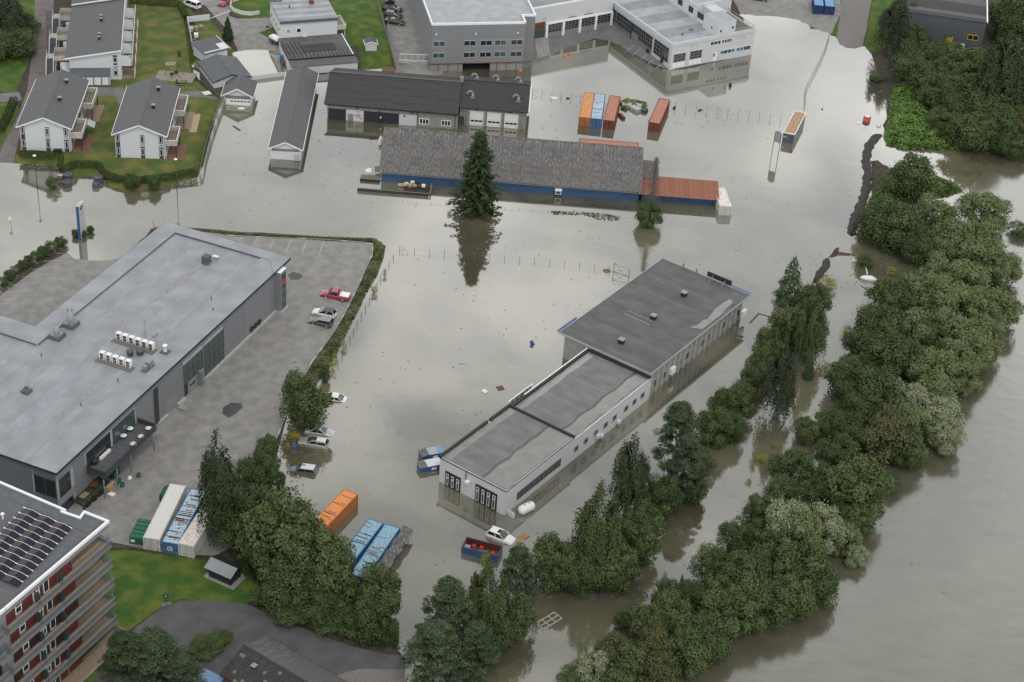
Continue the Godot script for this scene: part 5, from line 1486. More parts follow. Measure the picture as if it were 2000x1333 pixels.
func north_side() -> void:
	var s: SurfaceTool
	# long narrow grey-roofed shed and small garages standing in the water
	var shed := thing("long_shed", "long narrow white shed with grey gable roof reaching back through the flood", "shed", Vector3(-51.01, 0, -58.99), 0.0443)
	gable(shed, 6.05, 34.8, -1.2, 2.55, 3.95, 0.4, "white_paint", "roof_grey", "roof_grey_b", "white_trim")
	pb("gable_boards", shed, Vector3(3.0, 2.15, 0.03), Vector3(5.4, 0.55, 0.06), M.grey_weathered)
	pb("wall_box", shed, Vector3(5.3, 0.75, 0.25), Vector3(0.8, 1.3, 0.45), M.white_dirty)
	var sm := thing("small_garage", "small white garage with grey gable roof, half under water beside the retaining wall", "garage", Vector3(-64.33, 0, -81.51), 0.0378)
	gable(sm, 5.75, 6.1, -1.2, 2.25, 3.8, 0.5, "white_paint", "roof_grey", "roof_grey_b", "white_trim")
	pb("gable_boards", sm, Vector3(2.9, 1.75, 0.03), Vector3(5.2, 0.7, 0.06), M.grey_weathered)
	pb("garage_door", sm, Vector3(2.9, 0.2, 0.05), Vector3(5.0, 2.2, 0.08), M.white_trim)
	for i in 6:
		pb("door_pane", sm, Vector3(1.6 + i * 0.72, 0.85, 0.1), Vector3(0.55, 0.26, 0.03), M.glass)
	var g2 := thing("double_garage", "double garage with dark grey roof and a muddy flood line round its white walls", "garage", Vector3(-67.3, 0.0, -86.3), 0.5)
	gable(g2, 8.0, 9.8, 0.0, 2.6, 3.7, 0.35, "white_paint", "membrane_dark", "membrane_dark", "black_trim")
	for q in [[Vector3(4.0, 0.55, 0.01), Vector3(8.04, 1.2, 0.06)], [Vector3(-0.01, 0.55, -4.9), Vector3(0.06, 1.2, 9.84)]]:
		pb("mud_band", g2, q[0], q[1], M.concrete_dark)
	var lt := thing("garden_shed", "low shed with dark grey roof behind the double garage, beside the tall thuja", "shed", Vector3(-71.8, 0.3, -99.8), 0.72)
	pb("wall", lt, Vector3(3.0, 1.1, -2.6), Vector3(5.6, 2.4, 5.0), M.white_paint)
	slab(lt, "roof_slope", Vector3(-0.2, 2.2, 0.3), Vector3(6.3, 2.2, 0.3), Vector3(6.3, 2.9, -5.6), Vector3(-0.2, 2.9, -5.6), 0.15, M.membrane_dark)
	pb("roof_sheet", lt, Vector3(5.2, 2.45, -1.2), Vector3(1.9, 0.05, 2.6), M.flag_cloth_pale, Basis(Vector3.RIGHT, 0.12))
	pb("bargeboard", lt, Vector3(6.35, 2.5, -2.65), Vector3(0.1, 0.25, 6.0), M.white_trim, Basis(Vector3.RIGHT, 0.118))
	var tiny := thing("play_shed", "tiny white garden shed with grey roof on the bright lawn", "shed", Vector3(-37.65, 0.85, -111.11), 0.25)
	gable(tiny, 2.45, 2.3, 0, 1.7, 2.25, 0.2, "white_paint", "roof_grey_b", "roof_grey_b", "white_trim")
	# flat-roofed white house
	var h := thing("flat_roofed_house", "white flat-roofed house with a lower black-edged terrace roof in front", "house", Vector3(-53.3, 0, -99.3), 0.358)
	s = st()
	prism(s, [Vector2(0, 0), Vector2(14.6, 0), Vector2(14.2, -11.5), Vector2(0.3, -11.5)], -0.5, 2.8)
	part("wall", h, fin(s), M.white_paint)
	slab(h, "lower_roof", Vector3(0.1, 2.1, 2.2), Vector3(15.3, 2.1, 2.2), Vector3(15.0, 2.7, 0.02), Vector3(0.1, 2.7, 0.02), 0.14, M.felt_old)
	pb("wall", h, Vector3(7.6, 0.8, 1.0), Vector3(14.9, 2.4, 1.9), M.white_paint)
	strips(h, "roofing_strip", 0.0, 14.5, 0.0, -11.4, 2.82, 9, true, ["felt_old", "felt_old_b", "felt_old_c"])
	for i in 5:
		pb("roof_batten", h, Vector3(0.7 + i * 0.85, 2.98, -4.6), Vector3(0.14, 0.14, 7.6), M.black_trim, Basis(Vector3.UP, 0.05))
	for i in 11:
		pb("roof_batten", h, Vector3(5.2 + i * 0.85, 2.96, -1.6), Vector3(0.07, 0.1, 2.6), M.black_trim)
	pb("terrace_mat", h, Vector3(7.8, 2.97, -5.0), Vector3(7.4, 0.07, 3.6), M.roof_dark)
	pb("roof_edge", h, Vector3(7.3, 2.9, 0.02), Vector3(14.8, 0.3, 0.2), M.black_trim)
	pb("roof_edge", h, Vector3(14.55, 2.9, -5.6), Vector3(0.2, 0.3, 11.3), M.white_trim)
	pb("roof_edge", h, Vector3(0.0, 2.9, -4.0), Vector3(0.2, 0.3, 8.0), M.black_trim)
	var b := pb("upper_storey", h, Vector3(7.2, 4.2, -17.4), Vector3(12.9, 4.6, 11.4), M.white_paint)
	pb("roof_deck", b, Vector3(0, 2.45, 0), Vector3(13.3, 0.3, 11.9), M.membrane_mid)
	for i in 8:
		pb("roofing_strip", b, Vector3(0, 2.62, -5.2 + i * 1.48), Vector3(13.0, 0.04 + 0.012 * (i % 2), 1.46), M.membrane_mid if i % 2 else M.membrane)
	pb("fascia", b, Vector3(0, 2.3, 5.98), Vector3(13.4, 0.62, 0.1), M.membrane_dark)
	pb("fascia", b, Vector3(-5.2, 2.66, -5.4), Vector3(2.6, 0.4, 1.2), M.membrane_dark)
	var bf := Transform3D(Basis.IDENTITY, Vector3(-6.45, -2.3, 5.7))
	win(b, bf, 1.3, 1.9, 0.95, 1.0, 1, 1, "blind", "white_trim", 0.14)
	win(b, bf, 3.6, 1.9, 1.0, 1.0, 1, 1, "glass", "white_trim", 0.14)
	for i in 4:
		win(b, Transform3D(Basis(Vector3.UP, -PI / 2), Vector3(-6.45, -2.3, -5.5)), 1.0 + i * 2.6, 1.6, 1.2, 1.2, 1, 1, "glass", "white_trim", 0.14)
	pb("wall_unit", b, Vector3(-1.0, -1.6, 6.0), Vector3(0.9, 0.7, 0.4), M.plastic_white)
	pb("chimney", b, Vector3(2.4, 3.0, -2.5), Vector3(1.0, 1.0, 0.7), M.brown_clad)
	pb("vent_pipe", b, Vector3(-3.0, 3.0, -1.0), Vector3(0.25, 0.7, 0.25), M.plastic_grey)
	var bal := pb("balcony", h, Vector3(15.0, 2.7, -16.5), Vector3(2.4, 0.2, 5.2), M.decking)
	railing(bal, "railing", [Vector3(-1.2, 0.1, 2.6), Vector3(1.2, 0.1, 2.6), Vector3(1.2, 0.1, -2.6), Vector3(-1.2, 0.1, -2.6)], 1.0, "white_trim", 0.16, 0.06)
	for z in [-14.2, -18.8]:
		pb("balcony_post", h, Vector3(16.0, 1.5, z), Vector3(0.14, 2.4, 0.14), M.white_trim)
	# grey box building with rows of windows
	var g := thing("grey_office_building", "tall grey metal-clad box building with two rows of windows and flooded basement opening", "building", Vector3(-22.65, 0, -104.65), 0.2320)
	s = st()
	prism(s, [Vector2(0, 0), Vector2(20.9, 0), Vector2(20.9, -3.9), Vector2(23.9, -3.9), Vector2(23.9, -40), Vector2(0, -40)], 2.0, 11.0)
	part("wall", g, fin(s), M.panel_light)
	var gf := face(0, 0, 0)
	var holes := []
	for y in [3.4, 6.2]:
		for x in [0.45, 7.3, 10.95, 14.2, 17.85]:
			holes.append([x, x + 2.6, y, y + 1.15])
	panels(g, gf, [0.0, 6.9, 13.65, 20.9], [2.0, 3.4, 4.55, 5.4, 6.2, 7.35, 8.3, 9.25, 10.2, 11.2], ["panel_light"], holes, 0.03)
	panels(g, face(0, -40, -90), [2, 8, 14, 20, 26, 33, 40], [2.0, 3.5, 5, 6.5, 8, 9.5, 11.2], ["panel_light"], [], 0.04)
	panels(g, face(20.9, -3.9, 0), [0, 3.0], [0.2, 2.0, 3.5, 5, 6.5, 8, 9.5, 11.2], ["panel_light"], [], 0.03)
	for i in holes.size():
		var q: Array = holes[i]
		win(g, gf, q[0], q[2], 2.6, 1.15, 2, 1, "glass_green" if i % 5 in [0, 3] else "glass", "membrane", 0.12)
		on(g, "blind_box", gf, q[0], q[3] + 0.02, 2.6, 0.14, 0.14, "membrane")
	for x in [1.0, 9.8, 19.2]:
		pb("wall_lamp", g, Vector3(x, 9.1, 0.2), Vector3(0.28, 0.28, 0.4), M.white_trim)
	for q in [[0, 7.25], [13.5, 7.4]]:
		pb("basement_wall", g, Vector3(q[0] + q[1] / 2, 0.4, -0.6), Vector3(q[1], 3.2, 1.0), M.concrete)
	for i in 3:
		pb("concrete_pier", g, Vector3(1.8 + i * 2.2, 0.6, -0.05), Vector3(0.16, 2.7, 0.12), M.concrete_dark)
		pb("concrete_pier", g, Vector3(15.0 + i * 2.2, 0.6, -0.05), Vector3(0.16, 2.7, 0.12), M.concrete_dark)
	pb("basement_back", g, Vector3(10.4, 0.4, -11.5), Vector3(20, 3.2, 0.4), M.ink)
	for x in [0.2, 23.6]:
		pb("basement_wall", g, Vector3(x, 0.4, -20), Vector3(0.6, 3.2, 32), M.concrete)
	pb("steel_beam", g, Vector3(10.4, 1.98, 0.0), Vector3(20.9, 0.16, 0.3), M.brown_clad)
	s = st()
	prism(s, [Vector2(0.2, -0.3), Vector2(20.6, -0.3), Vector2(20.6, -4.1), Vector2(23.6, -4.1), Vector2(23.6, -39.8), Vector2(0.2, -39.8)], 11.0, 11.1)
	part("roof_deck", g, fin(s), M.membrane)
	for i in 18:
		pb("membrane_strip", g, Vector3(10.3 if i < 2 else 11.8, 11.12, -1.4 - i * 2.1), Vector3(20.0 if i < 2 else 23.0, 0.03 + 0.012 * (i % 2), 2.09), M.membrane)
	for q in [[Vector3(10.45, 11.4, -0.05), Vector3(21.1, 0.5, 0.3)], [Vector3(20.85, 11.402, -1.9), Vector3(0.3, 0.5, 4.0)], [Vector3(22.4, 11.404, -3.9), Vector3(3.2, 0.5, 0.3)], [Vector3(23.8, 11.406, -22), Vector3(0.3, 0.5, 36)], [Vector3(0.05, 11.408, -20), Vector3(0.3, 0.5, 40)]]:
		pb("parapet", g, q[0], q[1], M.white_trim)
	# the retaining wall and railing of the lane beside it
	var br := thing("lane_barrier", "white steel barrier and concrete edge across the lane left of the grey office building", "barrier", Vector3(-29.89, 0.4, -107.68), 0.1)
	pb("concrete_edge", br, Vector3(3.4, 0.5, 0.8), Vector3(7.0, 0.7, 0.3), M.white_dirty)
	railing(br, "railing", [Vector3(0.2, 0.8, 0.8), Vector3(6.8, 0.8, 0.8)], 1.6, "white_trim", 1.3, 0.06)
	car_showroom()
	var d := thing("slate_industrial_building", "slate-blue metal-clad industrial building with a yellow door among the trees", "building", Vector3(93.24, 0, -138.96), -0.173)
	pb("wall", d, Vector3(2.6, 4.4, -10), Vector3(18.8, 7.6, 20), M.panel_slate)
	panels(d, face(0, 0, 0), [-6.7, -3.1, 2.1, 6.85, 12.0], [0.8, 8.35], ["panel_slate"], [[3.6, 5.2, 0.8, 3.7], [8.3, 10.95, 3.5, 4.85]], 0.05)
	pb("plinth", d, Vector3(2.6, 0.75, 0.06), Vector3(18.8, 0.3, 0.14), M.concrete)
	pb("door", d, Vector3(4.4, 2.3, 0.04), Vector3(1.5, 2.8, 0.1), M.yellow)
	pb("door_canopy", d, Vector3(4.3, 4.0, 0.3), Vector3(1.5, 0.14, 0.6), M.dark_grey)
	win(d, face(0, 0, 0), 8.4, 3.55, 2.45, 1.2, 2, 1, "glass", "yellow", 0.14)
	pb("wall_unit", d, Vector3(7.6, 1.9, 0.3), Vector3(0.9, 0.7, 0.5), M.plastic_white)
	strips(d, "membrane_strip", -6.8, 12.0, 0.1, -20, 8.2, 10, true, ["roof_dark", "roof_dark_b", "roof_grey_b"])
	pb("fascia", d, Vector3(2.6, 8.3, 0.12), Vector3(19.0, 0.34, 0.12), M.plastic_grey)
	pb("fascia", d, Vector3(12.1, 8.34, -10), Vector3(0.3, 0.4, 20.2), M.white_trim)
	# tiled house at the bottom edge: each tile of the nearer rows is a piece
	tiled_house()
	# black bin shelter on the lawn
	var z := thing("bin_shelter", "small black shelter with split pent roof on a slab under the trees", "shelter", Vector3(-40.16, 0.7, 66.32), -0.46)
	pb("slab", z, Vector3(2.2, 0.0, -0.6), Vector3(5.2, 0.2, 3.4), M.concrete)
	pb("wall", z, Vector3(2.1, 0.95, -0.6), Vector3(3.8, 1.8, 2.4), M.black_trim)
	for i in 4:
		pb("door", z, Vector3(0.7 + i * 0.94, 0.95, 0.62), Vector3(0.86, 1.6, 0.05), M.dark_door)
	slab(z, "roof_slope", Vector3(-0.2, 1.85, 1.1), Vector3(2.07, 1.85, 1.1), Vector3(2.07, 2.6, -0.6), Vector3(-0.2, 2.6, -0.6), 0.06, M.membrane_mid)
	slab(z, "roof_slope", Vector3(2.1, 1.85, 1.1), Vector3(4.4, 1.85, 1.1), Vector3(4.4, 2.6, -0.6), Vector3(2.1, 2.6, -0.6), 0.06, M.membrane_mid)
	slab(z, "roof_slope", Vector3(-0.2, 2.6, -0.62), Vector3(4.4, 2.6, -0.62), Vector3(4.4, 2.0, -2.1), Vector3(-0.2, 2.0, -2.1), 0.06, M.black_trim)

func tiled_house() -> void:
	var o := thing("tiled_roof_house", "house with mossy dark pantile roof cut off by the bottom edge of the view", "house", Vector3(-32.3, 0, 84.4), -0.573)
	var half := 4.6
	var ridge := 4.7
	var eave := 3.0
	var l := 22.0
	var s := st()
	extr(s, [Vector2(-half + 0.4, 0.3), Vector2(half - 0.4, 0.3), Vector2(half - 0.4, eave), Vector2(0, ridge - 0.15), Vector2(-half + 0.4, eave)], 0.3, l)
	part("wall", o, fin(s), M.brown_clad, Transform3D(Basis(Vector3(0, 0, -1), Vector3.UP, Vector3(1, 0, 0)), Vector3.ZERO))
	var k := (ridge - eave) / half
	var len := Vector2(half, ridge - eave).length()
	# one pantile: a shallow S in section
	var t := st(true)
	var prof := [Vector2(-0.24, 0.0), Vector2(-0.12, 0.05), Vector2(0.02, 0.02), Vector2(0.14, -0.01), Vector2(0.24, 0.01)]
	for i in 4:
		var a: Vector2 = prof[i]
		var b: Vector2 = prof[i + 1]
		quad(t, Vector3(a.x, a.y + 0.03, 0.26), Vector3(b.x, b.y + 0.03, 0.26), Vector3(b.x, b.y, -0.26), Vector3(a.x, a.y, -0.26))
		quad(t, Vector3(a.x, a.y - 0.01, 0.262), Vector3(b.x, b.y - 0.01, 0.262), Vector3(b.x, b.y + 0.03, 0.26), Vector3(a.x, a.y + 0.03, 0.26))
	var tile := fin(t)
	var rows := 10
	var spots := []
	for side in [1.0, -1.0]:
		for r in rows:
			for c in int(l / 0.45):
				var f := (r + 0.5) / rows
				var p := Vector3(0.2 + c * 0.45, ridge + 0.06 - (ridge - eave) * f, side * half * f)
				var turn := Basis(Vector3.UP, 0.0 if side > 0 else PI) * Basis(Vector3.RIGHT, atan(k) - 0.03)
				spots.append([Transform3D(turn, p), side, c + r * 0.3])
	spots.sort_custom(func(x, y): return x[2] < y[2])
	var rest := {1.0: [], -1.0: []}
	for i in spots.size():
		if i < 300:
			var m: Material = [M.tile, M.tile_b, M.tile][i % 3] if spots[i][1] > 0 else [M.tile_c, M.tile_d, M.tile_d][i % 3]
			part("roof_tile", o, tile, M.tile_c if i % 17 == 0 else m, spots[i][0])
		else:
			rest[spots[i][1]].append(spots[i][0])
	for side in rest:
		var mm := MultiMesh.new()
		mm.transform_format = MultiMesh.TRANSFORM_3D
		mm.mesh = tile
		mm.instance_count = rest[side].size()
		for i in rest[side].size():
			mm.set_instance_transform(i, rest[side][i])
		var r := MultiMeshInstance3D.new()
		r.name = "roof_tiles"
		r.multimesh = mm
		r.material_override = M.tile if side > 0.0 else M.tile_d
		r.set_meta("kind", "stuff")
		o.add_child(r, true)
	pb("ridge_cap", o, Vector3(l / 2, ridge + 0.12, 0), Vector3(l, 0.14, 0.3), M.tile)
	for side in [1.0, -1.0]:
		pb("gutter", o, Vector3(l / 2, eave - 0.05, side * (half + 0.1)), Vector3(l, 0.12, 0.12), M.black_trim)
	cowl(o, "roof_vent", Vector3(3.4, 3.9, 1.7), 0.3, 0.5)
	# blue-lidded trailer box and boards beside it
	var bl := single("blue_tarpaulin_box", "pale blue covered box at the lower left eave of the tiled house", "box", box_mesh(Vector3(3.4, 0.9, 2.4)), M.glass_blue, Vector3(-36.43, 0.9, 87.5), -0.5)
	bl.material_override = mat("pale_blue", lin(0.20, 0.36, 0.58), 0.6, "fine", 0.4)
	var bd := single("scrap_boards", "small stack of pale scrap boards beside the blue covered box", "boards", box_mesh(Vector3(1.2, 0.3, 0.9)), M.foam_wood, Vector3(-37.67, 0.9, 86.3), 0.3)

func car_showroom() -> void:
	var o := thing("car_showroom_building", "white car dealership with long glazed workshop fronts, stair tower and roof terrace", "building", Vector3(30.88, 0, -115.38), 0.5510)
	var s := st()
	# front block: right face along x, showroom face runs back along -z
	prism(s, [Vector2(0, 0), Vector2(22.87, 0), Vector2(22.87, -12), Vector2(13.2, -12), Vector2(13.2, -44), Vector2(0, -44)], -1.0, 5.7)
	part("wall", o, fin(s), M.white_render)
	s = st()
	prism(s, [Vector2(0.35, -0.35), Vector2(13.2, -0.35), Vector2(13.2, -44), Vector2(0.35, -44)], 5.7, 5.8)
	part("roof_deck", o, fin(s), M.membrane_mid)
	for i in 11:
		pb("membrane_strip", o, Vector3(6.8, 5.83, -2.5 - i * 4.0), Vector3(12.7, 0.04 + 0.012 * (i % 2), 3.98), M.membrane_mid if i % 2 else M.membrane)
	for q in [[Vector3(11.43, 6.1, 0.0), Vector3(23.0, 0.85, 0.36)], [Vector3(0, 6.102, -13.0), Vector3(0.36, 0.85, 25.8)], [Vector3(22.85, 5.95, -6.0), Vector3(0.36, 0.6, 12.0)]]:
		pb("parapet", o, q[0], q[1], M.white_render)
	# upper storey, stair tower and terrace
	pb("upper_storey", o, Vector3(18.4, 7.2, -25.5), Vector3(10.2, 3.9, 29), M.white_render)
	pb("roof_deck", o, Vector3(18.4, 9.2, -25.5), Vector3(9.9, 0.08, 28.6), M.membrane)
	for q in [[Vector3(13.4, 9.25, -25.5), Vector3(0.3, 0.35, 29.2)], [Vector3(18.4, 9.255, -11.1), Vector3(10.3, 0.35, 0.3)]]:
		pb("parapet", o, q[0], q[1], M.white_render)
	var tw := pb("stair_tower", o, Vector3(14.9, 7.3, -3.3), Vector3(5.0, 4.1, 5.8), M.white_render)
	pb("roof_deck", tw, Vector3(0, 2.08, 0), Vector3(4.8, 0.06, 5.6), M.membrane)
	for q in [Vector3(-1.6, -0.1, 2.93), Vector3(1.7, 0.3, 2.93)]:
		pb("small_window", tw, q, Vector3(0.45, 0.5, 0.05), M.glass)
	pb("small_window", tw, Vector3(-2.53, 0, 0.6), Vector3(0.05, 0.5, 0.45), M.glass)
	pb("link_block", o, Vector3(17.0, 7.1, -8.6), Vector3(3.0, 3.6, 5.0), M.white_render)
	pb("terrace_deck", o, Vector3(20.0, 5.85, -5.6), Vector3(5.0, 0.12, 10.4), M.timber_old)
	railing(o, "terrace_railing", [Vector3(17.6, 5.9, -0.3), Vector3(22.7, 5.9, -0.3), Vector3(22.7, 5.9, -11.6)], 1.2, "steel", 1.0, 0.07)
	pb("terrace_screen", o, Vector3(20.1, 6.3, -0.5), Vector3(5.0, 0.8, 0.08), M.membrane)
	for q in [Vector3(19.4, 6.3, -4.4), Vector3(20.9, 6.3, -6.3)]:
		pb("terrace_table", o, q, Vector3(1.5, 0.1, 0.9), M.timber)
		pb("terrace_bench", o, q + Vector3(0, -0.2, 0.8), Vector3(1.5, 0.1, 0.35), M.brown_clad)
		pb("terrace_bench", o, q + Vector3(0, -0.2, -0.8), Vector3(1.5, 0.1, 0.35), M.brown_clad)
	var uf := Transform3D(Basis(Vector3.UP, -PI / 2), Vector3(13.3, 0, -40))
	win(o, uf, 30.2, 6.9, 2.4, 1.3, 3, 1, "glass", "dark_grey", 0.12)
	win(o, uf, 26.5, 6.9, 1.7, 1.3, 2, 1, "glass", "dark_grey", 0.12)
	win(o, uf, 22.0, 6.9, 1.7, 1.3, 2, 1, "glass", "dark_grey", 0.12)
	# right face: two gates, strips of windows
	var f := face(0, 0, 0)
	for x in [0.65, 5.1]:
		var q := on(o, "workshop_gate", f, x, 0.3, 3.3, 3.5, 0.05, "white_trim")
		win(q, Transform3D(Basis.IDENTITY, Vector3(-1.65, -1.75, 0.02)), 0.08, 1.45, 3.14, 1.95, 3, 3 if x > 1 else 4, "glass", "panel_light", 0.1)
		for i in 2:
			pb("door_joint", q, Vector3(-0.55 + i * 1.1, -1.0, 0.03), Vector3(0.03, 1.3, 0.02), M.panel_light)
	win(o, f, 10.5, 4.25, 2.9, 0.95, 3, 1, "glass", "white_trim", 0.12)
	win(o, f, 13.7, 4.25, 2.75, 0.95, 4, 1, "glass", "white_trim", 0.12)
	for q in [[13.65, 4.1, [1, 0, 0, 1]], [18.15, 4.05, [1, 1, 0, 0]]]:
		for i in 4:
			win(o, f, q[0] + i * q[1] / 4.0, 1.5, q[1] / 4.0, 1.0, 1, 1, "glass_blue" if q[2][i] else "glass", "white_trim", 0.1)
	pb("door", o, Vector3(12.2, 1.3, 0.04), Vector3(1.0, 2.1, 0.06), M.white_trim)
	pb("door_window", o, Vector3(11.95, 1.75, 0.09), Vector3(0.36, 0.9, 0.03), M.ink)
	for x in [5.4, 18.6]:
		var lamp := st()
		path_tube(lamp, [Vector3(0, 0, 0), Vector3(0, 0.6, 0.3), Vector3(0.15, 0.95, 0.8), Vector3(0.3, 1.0, 1.1)], 0.04, 4)
		bx(lamp, Vector3(0.35, 0.97, 1.2), Vector3(0.3, 0.1, 0.4))
		part("wall_lamp", o, fin(lamp), M.steel, Transform3D(Basis.IDENTITY, Vector3(x, 4.6, 0.18)))
	# showroom face (left of the corner)
	var v := face(0, -25.3, -90)
	win(o, v, 0.2, 0.9, 8.4, 3.85, 9, 4, "glass", "panel_grey", 0.09)
	win(o, v, 8.9, 0.9, 8.6, 3.85, 9, 4, "glass", "panel_grey", 0.09)
	on(o, "workshop_gate", v, 9.0, 0.6, 2.6, 2.0, 0.1, "panel_light")
	on(o, "base_panel", v, 0.2, 0.5, 17.3, 1.1, 0.08, "panel_grey")
	on(o, "column", v, 8.55, 0.5, 0.4, 4.3, 0.14, "dark_grey")
	win(o, v, 18.25, 1.3, 5.95, 3.5, 5, 4, "glass", "panel_grey", 0.09)
	for x in [16.4, 22.2]:
		pb("tyre_stack", o, Vector3(-0.3, 1.0, -25.3 + x), Vector3(0.3, 0.7, 0.7), M.plastic_black)
	for q in [[Vector3(5.5, 6.2, -4.2), 0.5], [Vector3(8.8, 6.1, -5.6), 0.9]]:
		pb("roof_vent", o, q[0], Vector3(q[1], 0.8, 0.4), M.steel)
	# long workshop wing with four gates, behind the yard
	var a := thing("service_wing", "long white service wing with four glazed gates and a brown-clad entrance", "building", Vector3(0.06, 0, -124.86), 0.5720)
	s = st()
	prism(s, [Vector2(-2.2, 0), Vector2(20.9, 0), Vector2(20.9, -16), Vector2(-2.2, -16)], -0.5, 8.3)
	part("wall", a, fin(s), M.white_render)
	pb("roof_deck", a, Vector3(9.3, 8.35, -8.2), Vector3(22.7, 0.1, 15.8), M.membrane_mid)
	pb("parapet", a, Vector3(9.3, 8.5, -0.1), Vector3(23.2, 0.4, 0.3), M.white_trim)
	for i in 4:
		var x: float = [3.1, 7.65, 12.2, 16.6][i]
		var gt := on(a, "workshop_gate", f, x, 0.5, 3.85, 3.5, 0.04, "panel_light")
		win(gt, Transform3D(Basis.IDENTITY, Vector3(-1.925, -1.75, 0.02)), 0.05, 1.35, 3.75, 2.1, 4, 4, "glass", "panel_light", 0.08)
		on(a, "white_pier", f, x - 0.62, 0.3, 0.55, 3.9, 0.4, "white_trim")
	on(a, "white_pier", f, 20.45, 0.3, 0.45, 3.9, 0.4, "white_trim")
	on(a, "gate_lintel", f, 2.5, 4.05, 18.4, 0.3, 0.4, "white_trim")
	on(a, "timber_cladding", f, -0.55, 3.0, 2.9, 1.8, 0.06, "brown_clad")
	win(a, f, -0.55, 0.6, 2.9, 2.3, 3, 1, "glass_green", "dark_grey", 0.1)
	# two small lines of lettering over the middle gates, too fine to read
	for q in [[8.6, 4.75], [13.1, 4.75]]:
		for i in 9:
			pb("lettering", a, Vector3(q[0] + i * 0.27, q[1], 0.02), Vector3(0.2, 0.2 if i % 3 else 0.3, 0.03), M.plastic_grey)
	for x in [1.6, 14.0]:
		var lamp := st()
		path_tube(lamp, [Vector3(0, 0, 0), Vector3(0, 0.7, 0.3), Vector3(0.2, 1.1, 0.8), Vector3(0.4, 1.15, 1.1)], 0.04, 4)
		part("wall_lamp", a, fin(lamp), M.steel, Transform3D(Basis.IDENTITY, Vector3(x, 5.0, 0.02)))

# ---------------------------------------------------------------- vehicles. A car's axes: x forward, y up, z to its right; y = 0 under the tyres
const CAR_KINDS := {
	"hatchback": [4.2, 1.78, 1.48, [[-2.05, 0.95], [-1.75, 1.44], [0.05, 1.46], [0.95, 0.98]]],
	"sedan": [4.7, 1.8, 1.43, [[-1.75, 0.98], [-1.0, 1.40], [0.2, 1.42], [1.05, 0.98]]],
	"wagon": [4.7, 1.8, 1.48, [[-2.3, 0.98], [-1.95, 1.44], [0.15, 1.46], [1.0, 0.98]]],
	"suv": [4.4, 1.85, 1.65, [[-2.1, 1.08], [-1.75, 1.60], [0.05, 1.64], [0.9, 1.08]]],
	"van": [4.7, 1.85, 1.85, [[-2.3, 1.05], [-2.2, 1.78], [0.5, 1.84], [1.4, 1.05]]],
	"pickup": [5.2, 1.85, 1.78, [[-0.75, 1.1], [-0.55, 1.72], [0.55, 1.76], [1.3, 1.1]]],
	"coupe": [4.6, 1.8, 1.3, [[-1.3, 0.9], [-0.9, 1.25], [0.0, 1.27], [0.75, 0.9]]],
}

